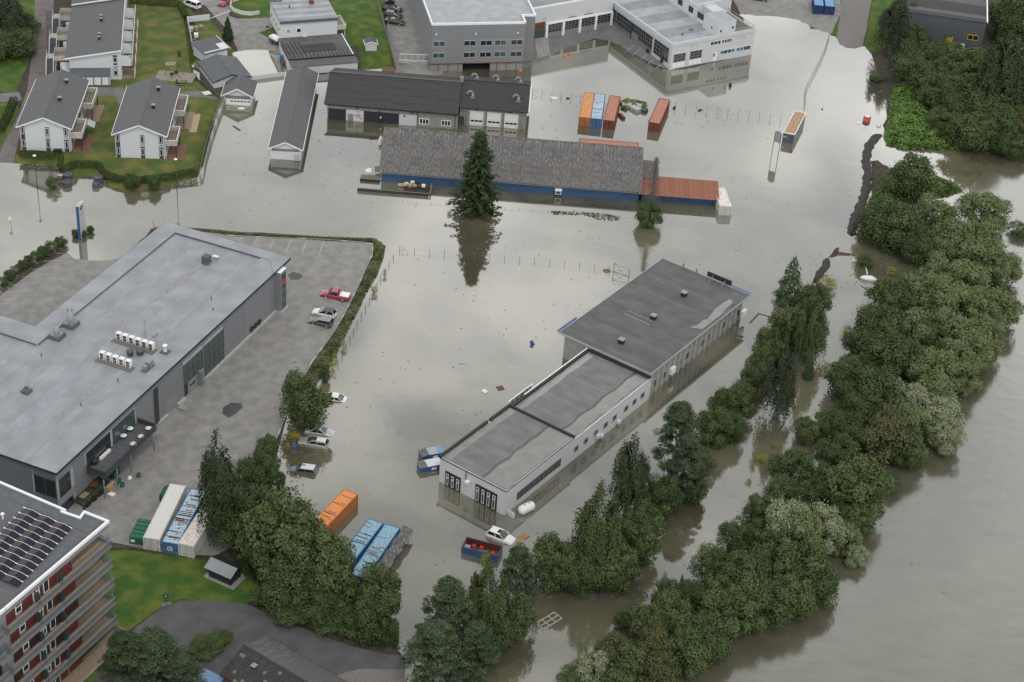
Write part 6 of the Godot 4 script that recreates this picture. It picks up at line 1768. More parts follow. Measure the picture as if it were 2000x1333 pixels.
func car(called: String, label: String, category: String, at: Vector3, turn: float, paint: Material, kind: String, roof: Material = null, tip := Vector2.ZERO, group := "") -> Node3D:
	var o := thing(called, label, category, at, turn, group)
	if tip != Vector2.ZERO:
		o.basis = Basis(Vector3.UP, turn) * Basis(Vector3.BACK, tip.x) * Basis(Vector3.RIGHT, tip.y)
	var k: Array = CAR_KINDS[kind]
	var l: float = k[0] / 2
	var w: float = k[1] / 2
	var g: Array = k[3]
	var belt: float = g[0][1]
	# lower body lofted through cross-sections from tail to nose
	var secs := [[-l, 0.42, belt - 0.22, 0.86], [-l + 0.12, 0.30, belt - 0.02, 0.96], [-l + 0.6, 0.24, belt, 1.0], [0.0, 0.22, belt, 1.0], [g[3][0], 0.24, belt - 0.02, 1.0], [l - 0.7, 0.26, belt - 0.12, 0.97], [l - 0.15, 0.30, belt - 0.24, 0.9], [l, 0.42, belt - 0.36, 0.78]]
	if kind == "pickup":
		secs[0] = [-l, 0.5, belt - 0.05, 0.97]
	var s := st(true)
	var rings := []
	for q in secs:
		var hw: float = w * q[3]
		var lo: float = q[1]
		var hi: float = q[2]
		var mid := lerpf(lo, hi, 0.62)
		rings.append([Vector3(q[0], lo, hw * 0.9), Vector3(q[0], lerpf(lo, hi, 0.3), hw), Vector3(q[0], mid, hw), Vector3(q[0], hi - 0.03, hw * 0.93), Vector3(q[0], hi, hw * 0.8), Vector3(q[0], hi + 0.02, 0), Vector3(q[0], hi, -hw * 0.8), Vector3(q[0], hi - 0.03, -hw * 0.93), Vector3(q[0], mid, -hw), Vector3(q[0], lerpf(lo, hi, 0.3), -hw), Vector3(q[0], lo, -hw * 0.9)])
	for i in rings.size() - 1:
		for j in 11:
			var m := (j + 1) % 11
			quad(s, rings[i][j], rings[i + 1][j], rings[i + 1][m], rings[i][m])
	for j in range(1, 10):
		tri(s, rings[0][0], rings[0][j], rings[0][j + 1])
		tri(s, rings[-1][0], rings[-1][j + 1], rings[-1][j])
	part("body", o, fin(s), paint)
	# cabin: glass all round under a painted roof and pillars
	var wt := w * 0.76
	var wb := w * 0.93
	var b0 := Vector3(g[0][0], belt - 0.02, 0)
	var r0 := Vector3(g[1][0], g[1][1] - 0.04, 0)
	var r1 := Vector3(g[2][0], g[2][1] - 0.04, 0)
	var b1 := Vector3(g[3][0], belt - 0.02, 0)
	var zb := Vector3(0, 0, wb)
	var zt := Vector3(0, 0, wt)
	for q in [["windscreen", b1 + zb, b1 - zb, r1 - zt, r1 + zt], ["rear_window", b0 - zb, b0 + zb, r0 + zt, r0 - zt], ["side_window", b0 + zb, b1 + zb, r1 + zt, r0 + zt], ["side_window", b1 - zb, b0 - zb, r0 - zt, r1 - zt]]:
		s = st()
		quad(s, q[1], q[2], q[3], q[4])
		part(q[0], o, fin(s), M.glass_green if q[0] == "windscreen" and kind in ["sedan", "wagon", "suv"] else M.glass)
	s = st()
	hexa(s, [r0 + zt * 1.02, r1 + zt * 1.02, r1 - zt * 1.02, r0 - zt * 1.02, r0 + zt * 0.97 + Vector3(0.08, 0.06, 0), r1 + zt * 0.97 + Vector3(-0.1, 0.06, 0), r1 - zt * 0.97 + Vector3(-0.1, 0.06, 0), r0 - zt * 0.97 + Vector3(0.08, 0.06, 0)])
	part("roof", o, fin(s), roof if roof else paint)
	s = st()
	for sg in [-1.0, 1.0]:
		tube(s, b1 + zb * sg, r1 + zt * sg, 0.05, 4)
		tube(s, b0 + zb * sg, r0 + zt * sg, 0.07, 4)
		var mb: Vector3 = b0.lerp(b1, 0.55) + zb * sg * 1.005
		tube(s, mb, r0.lerp(r1, 0.5) + zt * sg * 1.005, 0.045, 4)
	part("pillars", o, fin(s), paint)
	for sg in [-1.0, 1.0]:
		pb("headlight", o, Vector3(l - 0.14, belt - 0.34, w * 0.62 * sg), Vector3(0.24, 0.14, 0.34), M.headlight)
		pb("tail_light", o, Vector3(-l + 0.06, belt - 0.22, w * 0.74 * sg), Vector3(0.14, 0.22, 0.26), M.taillight)
		pb("mirror", o, Vector3(g[3][0] - 0.25, belt + 0.05, (w + 0.08) * sg), Vector3(0.12, 0.14, 0.2), paint)
		for x in [-l * 0.58, l * 0.6]:
			var y := 0.33 if kind != "pickup" else 0.38
			s = st(true)
			lathe(s, [Vector2(0, -0.1), Vector2(y - 0.03, -0.1), Vector2(y, -0.06), Vector2(y, 0.06), Vector2(y - 0.03, 0.1), Vector2(0, 0.1)], 16, Vector3.ZERO, Basis(Vector3.RIGHT, PI / 2))
			var wh := part("wheel", o, fin(s), M.rubber, Transform3D(Basis.IDENTITY, Vector3(x, y, (w - 0.09) * sg)))
			s = st(true)
			lathe(s, [Vector2(0, 0.0), Vector2(y * 0.62, 0.0), Vector2(y * 0.62, 0.02), Vector2(0, 0.035)], 12, Vector3.ZERO, Basis(Vector3.RIGHT, PI / 2 * sg))
			part("rim", wh, fin(s), M.rim, Transform3D(Basis.IDENTITY, Vector3(0, 0, 0.1 * sg)))
	pb("bumper", o, Vector3(l - 0.1, 0.42, 0), Vector3(0.26, 0.2, w * 1.66), M.plastic_black)
	pb("bumper", o, Vector3(-l + 0.1, 0.45, 0), Vector3(0.22, 0.2, w * 1.66), M.plastic_black if kind in ["suv", "pickup"] else paint)
	return o

func paint(key: String, c: Color, metal := 0.0) -> StandardMaterial3D:
	var m := mat(key, c, 0.3, "", 0.2, metal)
	m.clearcoat_enabled = true
	m.clearcoat = 0.8
	m.clearcoat_roughness = 0.08
	return m

func make_vehicles() -> void:
	var red := paint("paint_red", lin(0.34, 0.018, 0.03))
	var white := paint("paint_white", lin(0.72, 0.73, 0.74))
	var grey := paint("paint_grey", lin(0.06, 0.06, 0.065))
	var silver := paint("paint_silver", lin(0.42, 0.43, 0.44), 0.3)
	var green := paint("paint_green", lin(0.10, 0.14, 0.14), 0.2)
	var black := paint("paint_black", lin(0.014, 0.016, 0.02))
	var p := car("pickup_truck", "red pickup truck with white load-bed cover beside the weedy kerb", "pickup truck", Vector3(-31.71, 0.4, -8.68), 2.9963, red, "pickup")
	pb("bed_cover", p, Vector3(-1.7, 1.12, 0), Vector3(1.7, 0.08, 1.5), M.white_trim)
	pb("side_step", p, Vector3(0.1, 0.42, 0.96), Vector3(1.9, 0.07, 0.14), M.steel)
	pb("roll_bar", p, Vector3(-0.85, 1.4, 0), Vector3(0.12, 0.5, 1.4), red)
	car("parked_car", "white hatchback with grey glass roof parked between the red pickup and a dark car", "car", Vector3(-32.94, 0.4, -2.82), 2.9280, white, "hatchback", M.membrane_dark, Vector2.ZERO)
	car("parked_car", "dark grey hatchback with silvery roof, lowest of the three parked by the weedy kerb", "car", Vector3(-33.09, 0.4, 0.14), 2.9368, grey, "hatchback", M.steel)
	car("flooded_car", "white sedan nosing out of the water from under the round tree", "car", Vector3(-27.77, -0.82, 20.72) , -0.1275, white, "sedan", null, Vector2(-0.05, 0))
	car("flooded_car", "silver saloon, water to its doors, closest below the round tree", "car", Vector3(-29.3, -0.62, 30.17), -0.0937, silver, "sedan", null, Vector2(-0.03, 0))
	var wg := car("flooded_car", "silver estate car with open black sunroof, beside the drifting blue barrel", "car", Vector3(-29.95, -0.55, 33.19), 3.0357, silver, "wagon", white, Vector2(0.03, 0))
	pb("sunroof", wg, Vector3(-0.1, 1.49, 0), Vector3(0.8, 0.03, 1.0), M.ink)
	for z in [-0.66, 0.66]:
		pb("roof_rail", wg, Vector3(-0.9, 1.52, z), Vector3(1.9, 0.05, 0.05), M.dark_grey)
	var sunk := car("flooded_car", "green estate car with pale roof sunk to its windows, nose lowest", "car", Vector3(-30.59, -0.68, 40.2), 2.9465, green, "wagon", M.white_paint, Vector2(-0.09, 0))
	pb("sunroof", sunk, Vector3(-0.2, 1.49, 0.2), Vector3(0.5, 0.03, 0.4), M.steel)
	var sw := car("flooded_car", "white suv with sunroof standing in water below the workshop's near corner", "car", Vector3(0.6, -0.55, 52.7), -0.4518, white, "suv")
	pb("sunroof", sw, Vector3(-0.25, 1.66, 0), Vector3(0.6, 0.03, 0.8), M.ink)
	for i in 3:
		car("dark_parked_car", ["black estate car parked on the lane nearest the little black hut", "black hatchback parked in the middle of three on the lane", "black saloon parked lowest of three on the lane"][i], "car", [Vector3(-33.91, 0.8, -134.55), Vector3(-33.33, 0.8, -131.07), Vector3(-32.72, 0.8, -127.34)][i], -0.0904 - 0.05 * i, black, ["wagon", "hatchback", "sedan"][i], grey)
	car("white_van", "white minivan with black rear window on the grass by the hedge corner", "van", Vector3(-80.07, 0.9, -127.85), 2.6194, white, "van")
	car("vintage_car", "red and white open-topped old car turning by the curved picket fence", "car", Vector3(-72.66, 0.9, -131.08), -1.9875, red, "coupe", white)
	car("black_car", "black car at the top edge behind the clipped hedge", "car", Vector3(-86.34, 0.9, -130.55), 0.0659, black, "wagon")
	car("grey_car", "dark car at the top edge of the yard right of the dealership", "car", Vector3(53.91, 0.7, -158.26), -0.1456, grey, "sedan")
	# covered two-wheel trailer by the driveway
	var t := thing("covered_trailer", "small grey trailer with white hard cover beside the flat-roofed house", "trailer", Vector3(-58.26, 0.7, -112.23), -0.6176)
	pb("bed", t, Vector3(0, 0.7, 0), Vector3(2.6, 0.5, 1.4), M.plastic_grey)
	var s := st(true)
	extr(s, [Vector2(-1.3, 0.95), Vector2(1.3, 0.95), Vector2(1.15, 1.6), Vector2(0.9, 1.72), Vector2(-1.0, 1.72), Vector2(-1.25, 1.5)], -0.68, 0.68)
	part("cover", t, fin(s), M.white_trim)
	for z in [-0.75, 0.75]:
		s = st(true)
		lathe(s, [Vector2(0, -0.08), Vector2(0.3, -0.08), Vector2(0.3, 0.08), Vector2(0, 0.08)], 14, Vector3.ZERO, Basis(Vector3.RIGHT, PI / 2))
		part("wheel", t, fin(s), M.rubber, Transform3D(Basis.IDENTITY, Vector3(-0.1, 0.3, z)))
	s = st()
	tube(s, Vector3(1.3, 0.5, 0), Vector3(2.3, 0.45, 0), 0.05, 5)
	part("drawbar", t, fin(s), M.steel)
	# open waste skip full of red drums
	var k := thing("open_skip", "dark blue open skip with red inside, afloat beside the white suv", "skip", Vector3(-2.03, -0.35, 56.39), -0.2649)
	for q in [[Vector3(0, 0.75, 1.15), Vector3(5.6, 1.4, 0.12)], [Vector3(0, 0.75, -1.15), Vector3(5.6, 1.4, 0.12)], [Vector3(2.75, 0.75, 0), Vector3(0.12, 1.4, 2.2)], [Vector3(-2.75, 0.75, 0), Vector3(0.12, 1.4, 2.2)]]:
		var wall := pb("side", k, q[0], q[1], M.sign_blue if q[0].z > 0 else M.plastic_grey)
		pb("rim", wall, Vector3(0, 0.72, 0), Vector3(q[1].x + 0.05, 0.08, q[1].z + 0.05), M.dark_grey)
	for q in [[Vector3(0, 0.75, -1.075), Vector3(5.36, 1.36, 0.02)], [Vector3(2.67, 0.75, 0), Vector3(0.02, 1.36, 2.1)], [Vector3(0, 0.1, 0), Vector3(5.4, 0.06, 2.1)]]:
		pb("red_lining", k, q[0], q[1], M.red_panel)
	var spots := [Vector3(-1.4, 0.1, -0.45), Vector3(-0.2, 0.1, -0.5), Vector3(1.7, 0.1, 0.1), Vector3(2.1, 0.1, 0.7)]
	for i in 4:
		s = st(true)
		lathe(s, [Vector2(0, 0), Vector2(0.32, 0), Vector2(0.32, 0.3), Vector2(0.34, 0.32), Vector2(0.32, 0.34), Vector2(0.32, 0.86), Vector2(0.3, 0.9), Vector2(0, 0.88)], 16)
		single("steel_drum", ["red steel drum with rusty white lid near the skip's left end", "red steel drum second from the skip's left end", "red steel drum in the right half of the skip, paler top", "red steel drum wedged in the skip's right near corner"][i], "drum", fin(s), M.buoy_red, k.transform * spots[i], 0.0, "drums in the skip")
	var pal := single("grey_pallet", "grey plastic pallet lying among the drums in the skip", "pallet", box_mesh(Vector3(1.5, 0.14, 1.0)), M.plastic_grey, k.transform * Vector3(0.3, 0.7, 0.45), k.rotation.y + 0.2)
	pal.rotation.x = 0.2
	single("machine_hood", "pale metal machine hood at the left end of the skip", "hood", box_mesh(Vector3(0.9, 0.8, 1.0)), M.galvanised, k.transform * Vector3(-2.2, 0.75, 0.5), k.rotation.y)

# ---------------------------------------------------------------- containers. Axes: the end stands on z = 0 from x = 0 to 2.44, the box runs back along -z, y = 0 at its foot
func rib_panel(w: float, h: float, pitch: float, depth: float) -> ArrayMesh:   # a trapezoid-ribbed sheet in the x-y plane facing z, from (0, 0)
	var key := "r %.2f %.2f %.2f" % [w, h, pitch]
	if not frames.has(key):
		var s := st()
		var n := maxi(1, int(w / pitch))
		var p := w / n
		for i in n:
			var x := i * p
			var pts := [Vector2(x, 0), Vector2(x + p * 0.3, 0), Vector2(x + p * 0.45, -depth), Vector2(x + p * 0.85, -depth), Vector2(x + p, 0)]
			for j in 4:
				quad(s, Vector3(pts[j].x, 0, pts[j].y), Vector3(pts[j + 1].x, 0, pts[j + 1].y), Vector3(pts[j + 1].x, h, pts[j + 1].y), Vector3(pts[j].x, h, pts[j].y))
		frames[key] = fin(s)
	return frames[key]

func container(label: String, at: Vector3, turn: float, top: float, len: float, side: Material, roof: Material, doors: Material, streaks := 0, streak: Material = null, h := 2.59) -> Node3D:
	var o := thing("shipping_container", label, "container", Vector3(at.x, top - h, at.z), turn)
	var w := 2.44
	part("side_wall", o, rib_panel(len, h - 0.2, 0.36, 0.05), side, Transform3D(Basis(Vector3.UP, PI / 2), Vector3(w, 0.1, 0)))
	part("side_wall", o, rib_panel(len, h - 0.2, 0.36, 0.05), side, Transform3D(Basis(Vector3.UP, -PI / 2), Vector3(0, 0.1, -len)))
	part("roof", o, rib_panel(len - 0.1, w - 0.1, 0.42, 0.035), roof, Transform3D(Basis(Vector3(0, 0, -1), Vector3(-1, 0, 0), Vector3(0, 1, 0)), Vector3(w - 0.05, h - 0.01, -0.05)))
	for i in streaks:   # ribs where the paint has gone
		var sw := rng.randf_range(0.3, 2.2)
		pb("bare_rib", o, Vector3(rng.randf_range(0.1 + sw / 2, w - 0.1 - sw / 2), h - 0.008, -0.42 * int(rng.randf_range(1, len / 0.42 - 1)) - 0.1), Vector3(sw, 0.012, rng.randf_range(0.08, 0.2 if streaks < 20 else 0.34)), streak)
	part("end_wall", o, rib_panel(w, h - 0.2, 0.36, 0.05), side, Transform3D(Basis(Vector3.UP, PI), Vector3(w, 0.1, -len)))
	pb("floor", o, Vector3(w / 2, 0.16, -len / 2), Vector3(w - 0.12, 0.1, len - 0.12), M.dark_grey)
	for i in 2:
		var d := pb("door", o, Vector3(0.63 + i * 1.18, h / 2, 0.0), Vector3(1.12, h - 0.3, 0.06), doors)
		for q in [-0.3, 0.3]:
			pb("lock_rod", d, Vector3(q, 0, 0.05), Vector3(0.04, h - 0.4, 0.05), M.steel)
		for q in 4:
			pb("door_rib", d, Vector3(0, -0.8 + q * 0.53, 0.032), Vector3(1.0, 0.16, 0.02), doors)
	for x in [0.06, w - 0.06]:
		for z in [-0.02, -len + 0.02]:
			pb("corner_post", o, Vector3(x, h / 2, z), Vector3(0.16, h + 0.02, 0.16), side)
		pb("rail", o, Vector3(x, h - 0.04, -len / 2), Vector3(0.13, 0.1, len), side)
	for z in [-0.02, -len + 0.02]:
		pb("rail", o, Vector3(w / 2, h - 0.045, z), Vector3(w, 0.12, 0.14), side)
	return o

func make_containers() -> void:
	var orange := mat("box_orange", lin(0.50, 0.17, 0.05), 0.7, "streak", 0.3)
	var brick := mat("box_brick", lin(0.18, 0.045, 0.035), 0.75, "streak", 0.3)
	var blue := mat("box_blue", lin(0.05, 0.16, 0.36), 0.7, "streak", 0.3)
	var white := mat("box_white", lin(0.66, 0.67, 0.63), 0.7, "streak", 0.3)
	var navy := mat("box_navy", lin(0.012, 0.035, 0.16), 0.6, "streak", 0.3)
	var pale := mat("box_pale_blue", lin(0.18, 0.38, 0.62), 0.7, "mottle", 0.3)
	var pink := mat("box_faded_red", lin(0.50, 0.235, 0.175), 0.85, "streak", 0.2)
	var tops := mat("box_orange_top", lin(0.70, 0.34, 0.15), 0.85, "streak", 0.2)
	mat("top_orange_rust", Color(1, 1, 1), 0.85, "rust_orange", 0.22)
	mat("top_blue_rust", Color(1, 1, 1), 0.85, "rust_blue", 0.12)
	mat("top_pale_rust", Color(1, 1, 1), 0.85, "rust_pale", 0.16)
	mat("top_white_rust", Color(1, 1, 1), 0.85, "rust_white", 0.12)
	mat("top_mud", Color(1, 1, 1), 0.95, "rust_mud", 0.3)
	container("orange container, leftmost of three side by side in the flooded yard", Vector3(10.5, 0, -84.16), -0.0805, 2.05, 12.19, orange, tops, orange)
	container("pale blue container with rusty dents, middle of three side by side", Vector3(12.96, 0, -83.93), -0.0575, 2.05, 12.19, blue, M.top_pale_rust, blue, 7, M.decking_red)
	container("faded red container, rightmost of three side by side in the flooded yard", Vector3(15.65, 0, -83.57), -0.1103, 2.05, 12.19, brick, pink, brick)
	container("lone faded red container standing right of the weedy scrap heap", Vector3(25.27, 0, -84.26), -0.2062, 2.05, 12.19, brick, pink, brick)
	container("long faded red container showing behind the warehouse roof ridge", Vector3(10.7, 0, -73.7), -PI / 2, 2.35, 12.19, brick, pink, brick)
	container("white container with rusty roof at the end of the rust-red annexe", Vector3(38.52, 0, -49.99), 0.1271, 2.0, 7.7, white, M.top_white_rust, white)
	container("orange container with scraped ribbed roof, partly under the birch grove", Vector3(-21.31, 0, 47.55), 2.7219, 1.95, 12.19, orange, M.top_orange_rust, orange, 15, M.timber_old)
	var b := container("rusty sky-blue container, right one of the pair lying half under trees", Vector3(-14.29, 0, 54.68), 2.8292, 2.0, 12.19, blue, M.top_blue_rust, brick, 14, M.brown_clad)
	container("rusty sky-blue container, left one of the pair lying half under trees", Vector3(-16.83, 0, 53.86), 2.7906, 2.0, 12.19, blue, M.top_blue_rust, brick, 14, M.brown_clad)
	var c := thing("sheet_canopy", "grey corrugated sheets propped along the right side of the sky-blue containers", "canopy", b.position + Vector3(0, 0, 0), b.rotation.y)
	for i in 7:
		part("corrugated_sheet", c, corrugated(1.7, 1.55, 0.16, 0.05), M.asbestos if i % 2 else M.asbestos_b, Transform3D(Basis(Vector3.BACK, 0.28 + 0.03 * (i % 3)) * Basis(Vector3.UP, 0.05 * (i % 2)), Vector3(-0.95 - 0.15 * (i % 2), 2.15, 0.3 - i * 1.5)))
	for z in [-0.6, -4.5, -8.6]:
		pb("prop", c, Vector3(-1.6, 1.0, z), Vector3(0.1, 2.2, 0.1), M.timber_old)
	container("clean white container nearest the apartments, left of a rusty blue one", Vector3(-50.46, 0, 62.2), -0.1062, 2.95, 12.6, white, mat("box_white_top", lin(0.80, 0.80, 0.78), 0.7, "fine", 0.2), white)
	var lb := container("blue container with white ring emblem and badly rusted roof between two white ones", Vector3(-47.77, 0, 62.56), -0.1432, 2.7, 12.6, blue, M.top_pale_rust, blue, 30, M.decking_red)
	var s := st()
	for i in 20:
		var a0 := TAU * i / 20.0
		var a1 := TAU * (i + 1) / 20.0
		quad(s, Vector3(cos(a0), sin(a0), 0) * 0.3, Vector3(cos(a0), sin(a0), 0) * 0.42, Vector3(cos(a1), sin(a1), 0) * 0.42, Vector3(cos(a1), sin(a1), 0) * 0.3)
	bx(s, Vector3(0.05, 0.0, 0), Vector3(0.42, 0.1, 0.02), Basis(Vector3.BACK, 0.5))
	part("emblem", lb, fin(s), M.white_trim, Transform3D(Basis.IDENTITY, Vector3(1.25, 1.6, 0.1)))
	container("white ribbed container under the tall birch, right of a rusty blue one", Vector3(-45.36, 0, 62.89), -0.2127, 2.95, 12.6, white, M.top_white_rust, white)
	for i in 2:
		container(["navy container with pale blue top at the end of the yard, left of two", "navy container with pale blue top beside the gravel road, right of two"][i], [Vector3(66.86, 3.1, -152.18), Vector3(69.52, 3.1, -152.09)][i], -0.0550, 3.1, 6.06, navy, pale, navy)
	# green steel waste boxes
	var g := thing("green_skip", "green lidded waste skip beside the clean white container", "skip", Vector3(-52.71, 0, 61.32), -0.0916)
	g.position.y = 0.4
	pb("tub", g, Vector3(1.15, 0.75, -2.2), Vector3(2.3, 1.5, 4.4), M.plastic_green)
	for i in 5:
		pb("lid_rib", g, Vector3(1.15, 1.56, -0.4 - i * 0.9), Vector3(2.4, 0.12, 0.5), M.plastic_green)
	pb("lid", g, Vector3(1.15, 1.5, -2.2), Vector3(2.36, 0.08, 4.45), M.plastic_green)
	pb("label", g, Vector3(0.5, 1.0, 0.03), Vector3(0.6, 0.4, 0.03), M.white_trim)
	for x in [0.1, 2.2]:
		pb("reflector", g, Vector3(x, 0.2, 0.04), Vector3(0.14, 0.24, 0.03), M.yellow)
	var g2 := thing("green_compactor", "green rounded waste compactor behind the clean white container", "skip", Vector3(-50.44, 0, 51.44), -0.1514)
	g2.position.y = 0.4
	s = st(true)
	extr(s, [Vector2(0, 0), Vector2(3.0, 0), Vector2(3.0, 1.6), Vector2(2.5, 2.0), Vector2(1.5, 2.15), Vector2(0.5, 2.0), Vector2(0, 1.6)], -2.2, 0.0)
	part("tub", g2, fin(s), M.plastic_green)
	# semi-trailer with a muddy roof, standing on its own
	var t := thing("semi_trailer", "grey box trailer with muddy brown roof standing in the flood by the wire fence", "trailer", Vector3(53.76, 0, -83.93), -0.3038)
	t.position.y = -0.9
	pb("body", t, Vector3(1.25, 1.75, -5.6), Vector3(2.5, 2.7, 11.2), M.galvanised)
	pb("roof", t, Vector3(1.25, 3.13, -5.6), Vector3(2.3, 0.06, 10.9), M.top_mud)
	for x in [0.05, 2.45]:
		pb("rail", t, Vector3(x, 3.1, -5.6), Vector3(0.14, 0.14, 11.3), M.white_trim)
	for z in [0.0, -11.2]:
		pb("rail", t, Vector3(1.25, 3.105, z), Vector3(2.5, 0.14, 0.2), M.white_trim)
	for i in 2:
		var d := pb("door", t, Vector3(0.65 + i * 1.2, 1.75, 0.02), Vector3(1.15, 2.5, 0.06), M.plastic_grey)
		pb("lock_rod", d, Vector3(0.4 - i * 0.8, 0, 0.05), Vector3(0.05, 2.4, 0.05), M.steel)
	for i in 8:
		pb("side_rib", t, Vector3(2.52, 1.75, -0.9 - i * 1.35), Vector3(0.05, 2.5, 0.08), M.steel)
	pb("mesh_patch", t, Vector3(0.5, 2.2, 0.07), Vector3(0.7, 0.3, 0.02), M.white_dirty)

# ---------------------------------------------------------------- fences, lamps, signs, tanks, debris
func post_fence(called: String, label: String, pts: Array, n: int, top: float, m: String, gate := -1) -> Node3D:
	var o := thing(called, label, "fence", Vector3(pts[0].x, 0, pts[0].z))
	var c := Curve3D.new()
	for p in pts:
		c.add_point(Vector3(p.x, 0, p.z) - o.position)
	var len := c.get_baked_length()
	var wires := st()
	var last := Vector3.ZERO
	var post := st()
	tube(post, Vector3(0, -1.2, 0), Vector3(0, top, 0), 0.045, 5)
	var pm := fin(post)
	for i in n:
		var p := c.sample_baked(len * i / (n - 1.0))
		p.y = maxf(0.0, height_at(p.x + o.position.x, p.z + o.position.z))
		part("post", o, pm, M[m], Transform3D(Basis(Vector3.BACK, 0.03 * sin(i * 2.3)), p))
		if i > 0:
			for y in [0.35, top * 0.6, top - 0.05]:
				tube(wires, last + Vector3(0, y, 0), p + Vector3(0, y, 0), 0.006, 3, -1.0, false)
		if i == gate:
			var s := st()
			tube(s, p + Vector3(0, top, 0), p + Vector3(1.1, 0.6, 0.1), 0.03, 4)
			tube(s, p + Vector3(0, 0.2, 0), p + Vector3(1.1, 0.6, 0.1), 0.03, 4)
			part("brace", o, fin(s), M[m])
		last = p
	part("wire", o, fin(wires), M[m])
	return o

func board_fence(called: String, label: String, pts: Array, h: float, m: String, step := 0.0, lift := 0.0) -> Node3D:
	var o := thing(called, label, "fence", pts[0])
	for i in pts.size() - 1:
		var a: Vector3 = pts[i] - o.position
		var b: Vector3 = pts[i + 1] - o.position
		var d := Vector3(b.x - a.x, 0, b.z - a.z).length()
		var turn := Basis(Vector3.UP, atan2(-(b.z - a.z), b.x - a.x))
		if step <= 0.0:
			pb("panel", o, (a + b) / 2 + Vector3(0, h / 2 + lift, 0), Vector3(d, h, 0.08), M[m], turn)
			pb("post", o, a + Vector3(0, h / 2 + lift, 0), Vector3(0.14, h + 0.14, 0.14), M[m], turn)
		else:
			var n := int(d / step)
			for k in n:
				pb("picket", o, a.lerp(b, (k + 0.5) / n) + Vector3(0, h / 2, 0), Vector3(step * 0.6, h, 0.03), M[m], turn)
			for y in [0.25, h - 0.2]:
				pb("rail", o, (a + b) / 2 + Vector3(0, y, 0), Vector3(d, 0.08, 0.05), M[m], turn)
	return o

func lamp_post(label: String, at: Vector3, h: float, turn: float) -> void:
	var o := thing("street_lamp", label, "street lamp", at, turn)
	var s := st(true)
	tube(s, Vector3(0, -1.0, 0), Vector3(0, h, 0), 0.085, 8, 0.05)
	part("pole", o, fin(s), M.dark_grey)
	s = st(true)
	lathe(s, [Vector2(0, 0), Vector2(0.12, 0.02), Vector2(0.34, 0.1), Vector2(0.3, 0.24), Vector2(0, 0.34)], 14)
	part("lamp_head", o, fin(s), M.white_trim, Transform3D(Basis.IDENTITY, Vector3(0, h, 0)))

func heap(called: String, label: String, category: String, at: Vector3, turn: float, size: Vector3, m: String, group := "") -> MeshInstance3D:   # a soft lumpy body such as a sack or a sheet
	var fn := FastNoiseLite.new()
	fn.seed = int(at.x * 13 + at.z * 7)
	fn.frequency = 0.9
	var s := st(true)
	var rows := []
	for i in 7:
		var row := []
		for k in 12:
			var v := i / 6.0 * PI / 2
			var u := TAU * k / 12
			var d := Vector3(cos(v) * cos(u), sin(v), -cos(v) * sin(u))
			row.append(d * size * 0.5 * Vector3(1, 2, 1) * (1.0 + 0.35 * fn.get_noise_3dv(d * 1.7)) if i < 6 else Vector3(0, size.y * (1.0 + 0.2 * fn.get_noise_3dv(d)), 0))
		rows.append(row)
	for i in 6:
		for k in 12:
			quad(s, rows[i][k], rows[i][(k + 1) % 12], rows[i + 1][(k + 1) % 12], rows[i + 1][k])
	return single(called, label, category, fin(s), M[m], at, turn, group)

func barrel(called: String, label: String, at: Vector3, m: String, lying := 0.0, turn := 0.0, r := 0.3, h := 0.88, group := "") -> Node3D:
	var o := thing(called, label, "barrel", at, turn, group)
	var s := st(true)
	lathe(s, [Vector2(0, 0), Vector2(r, 0), Vector2(r, h * 0.33), Vector2(r * 1.05, h * 0.36), Vector2(r, h * 0.39), Vector2(r, h * 0.64), Vector2(r * 1.05, h * 0.67), Vector2(r, h * 0.70), Vector2(r, h), Vector2(r * 0.9, h), Vector2(r * 0.88, h - 0.04), Vector2(0, h - 0.04)], 18)
	var b := Basis(Vector3.BACK, lying)
	part("drum", o, fin(s), M[m], Transform3D(b, Vector3.ZERO))
	s = st(true)
	lathe(s, [Vector2(0, h - 0.03), Vector2(0.06, h - 0.03), Vector2(0.06, h + 0.03), Vector2(0, h + 0.03)], 8)
	part("bung", o, fin(s), M.plastic_black, Transform3D(b, Vector3.ZERO))
	return o

func pallet(label: String, at: Vector3, turn: float, m: String, tip := 0.0, category := "pallet") -> void:
	var o := thing("pallet", label, category, at, turn)
	o.rotation.x = tip
	for i in 6:
		pb("slat", o, Vector3(0, 0.12, -0.5 + i * 0.2), Vector3(1.2, 0.025, 0.13), M[m])
	for x in [-0.5, 0.0, 0.5]:
		pb("bearer", o, Vector3(x, 0.05, 0), Vector3(0.1, 0.1, 1.1), M[m])

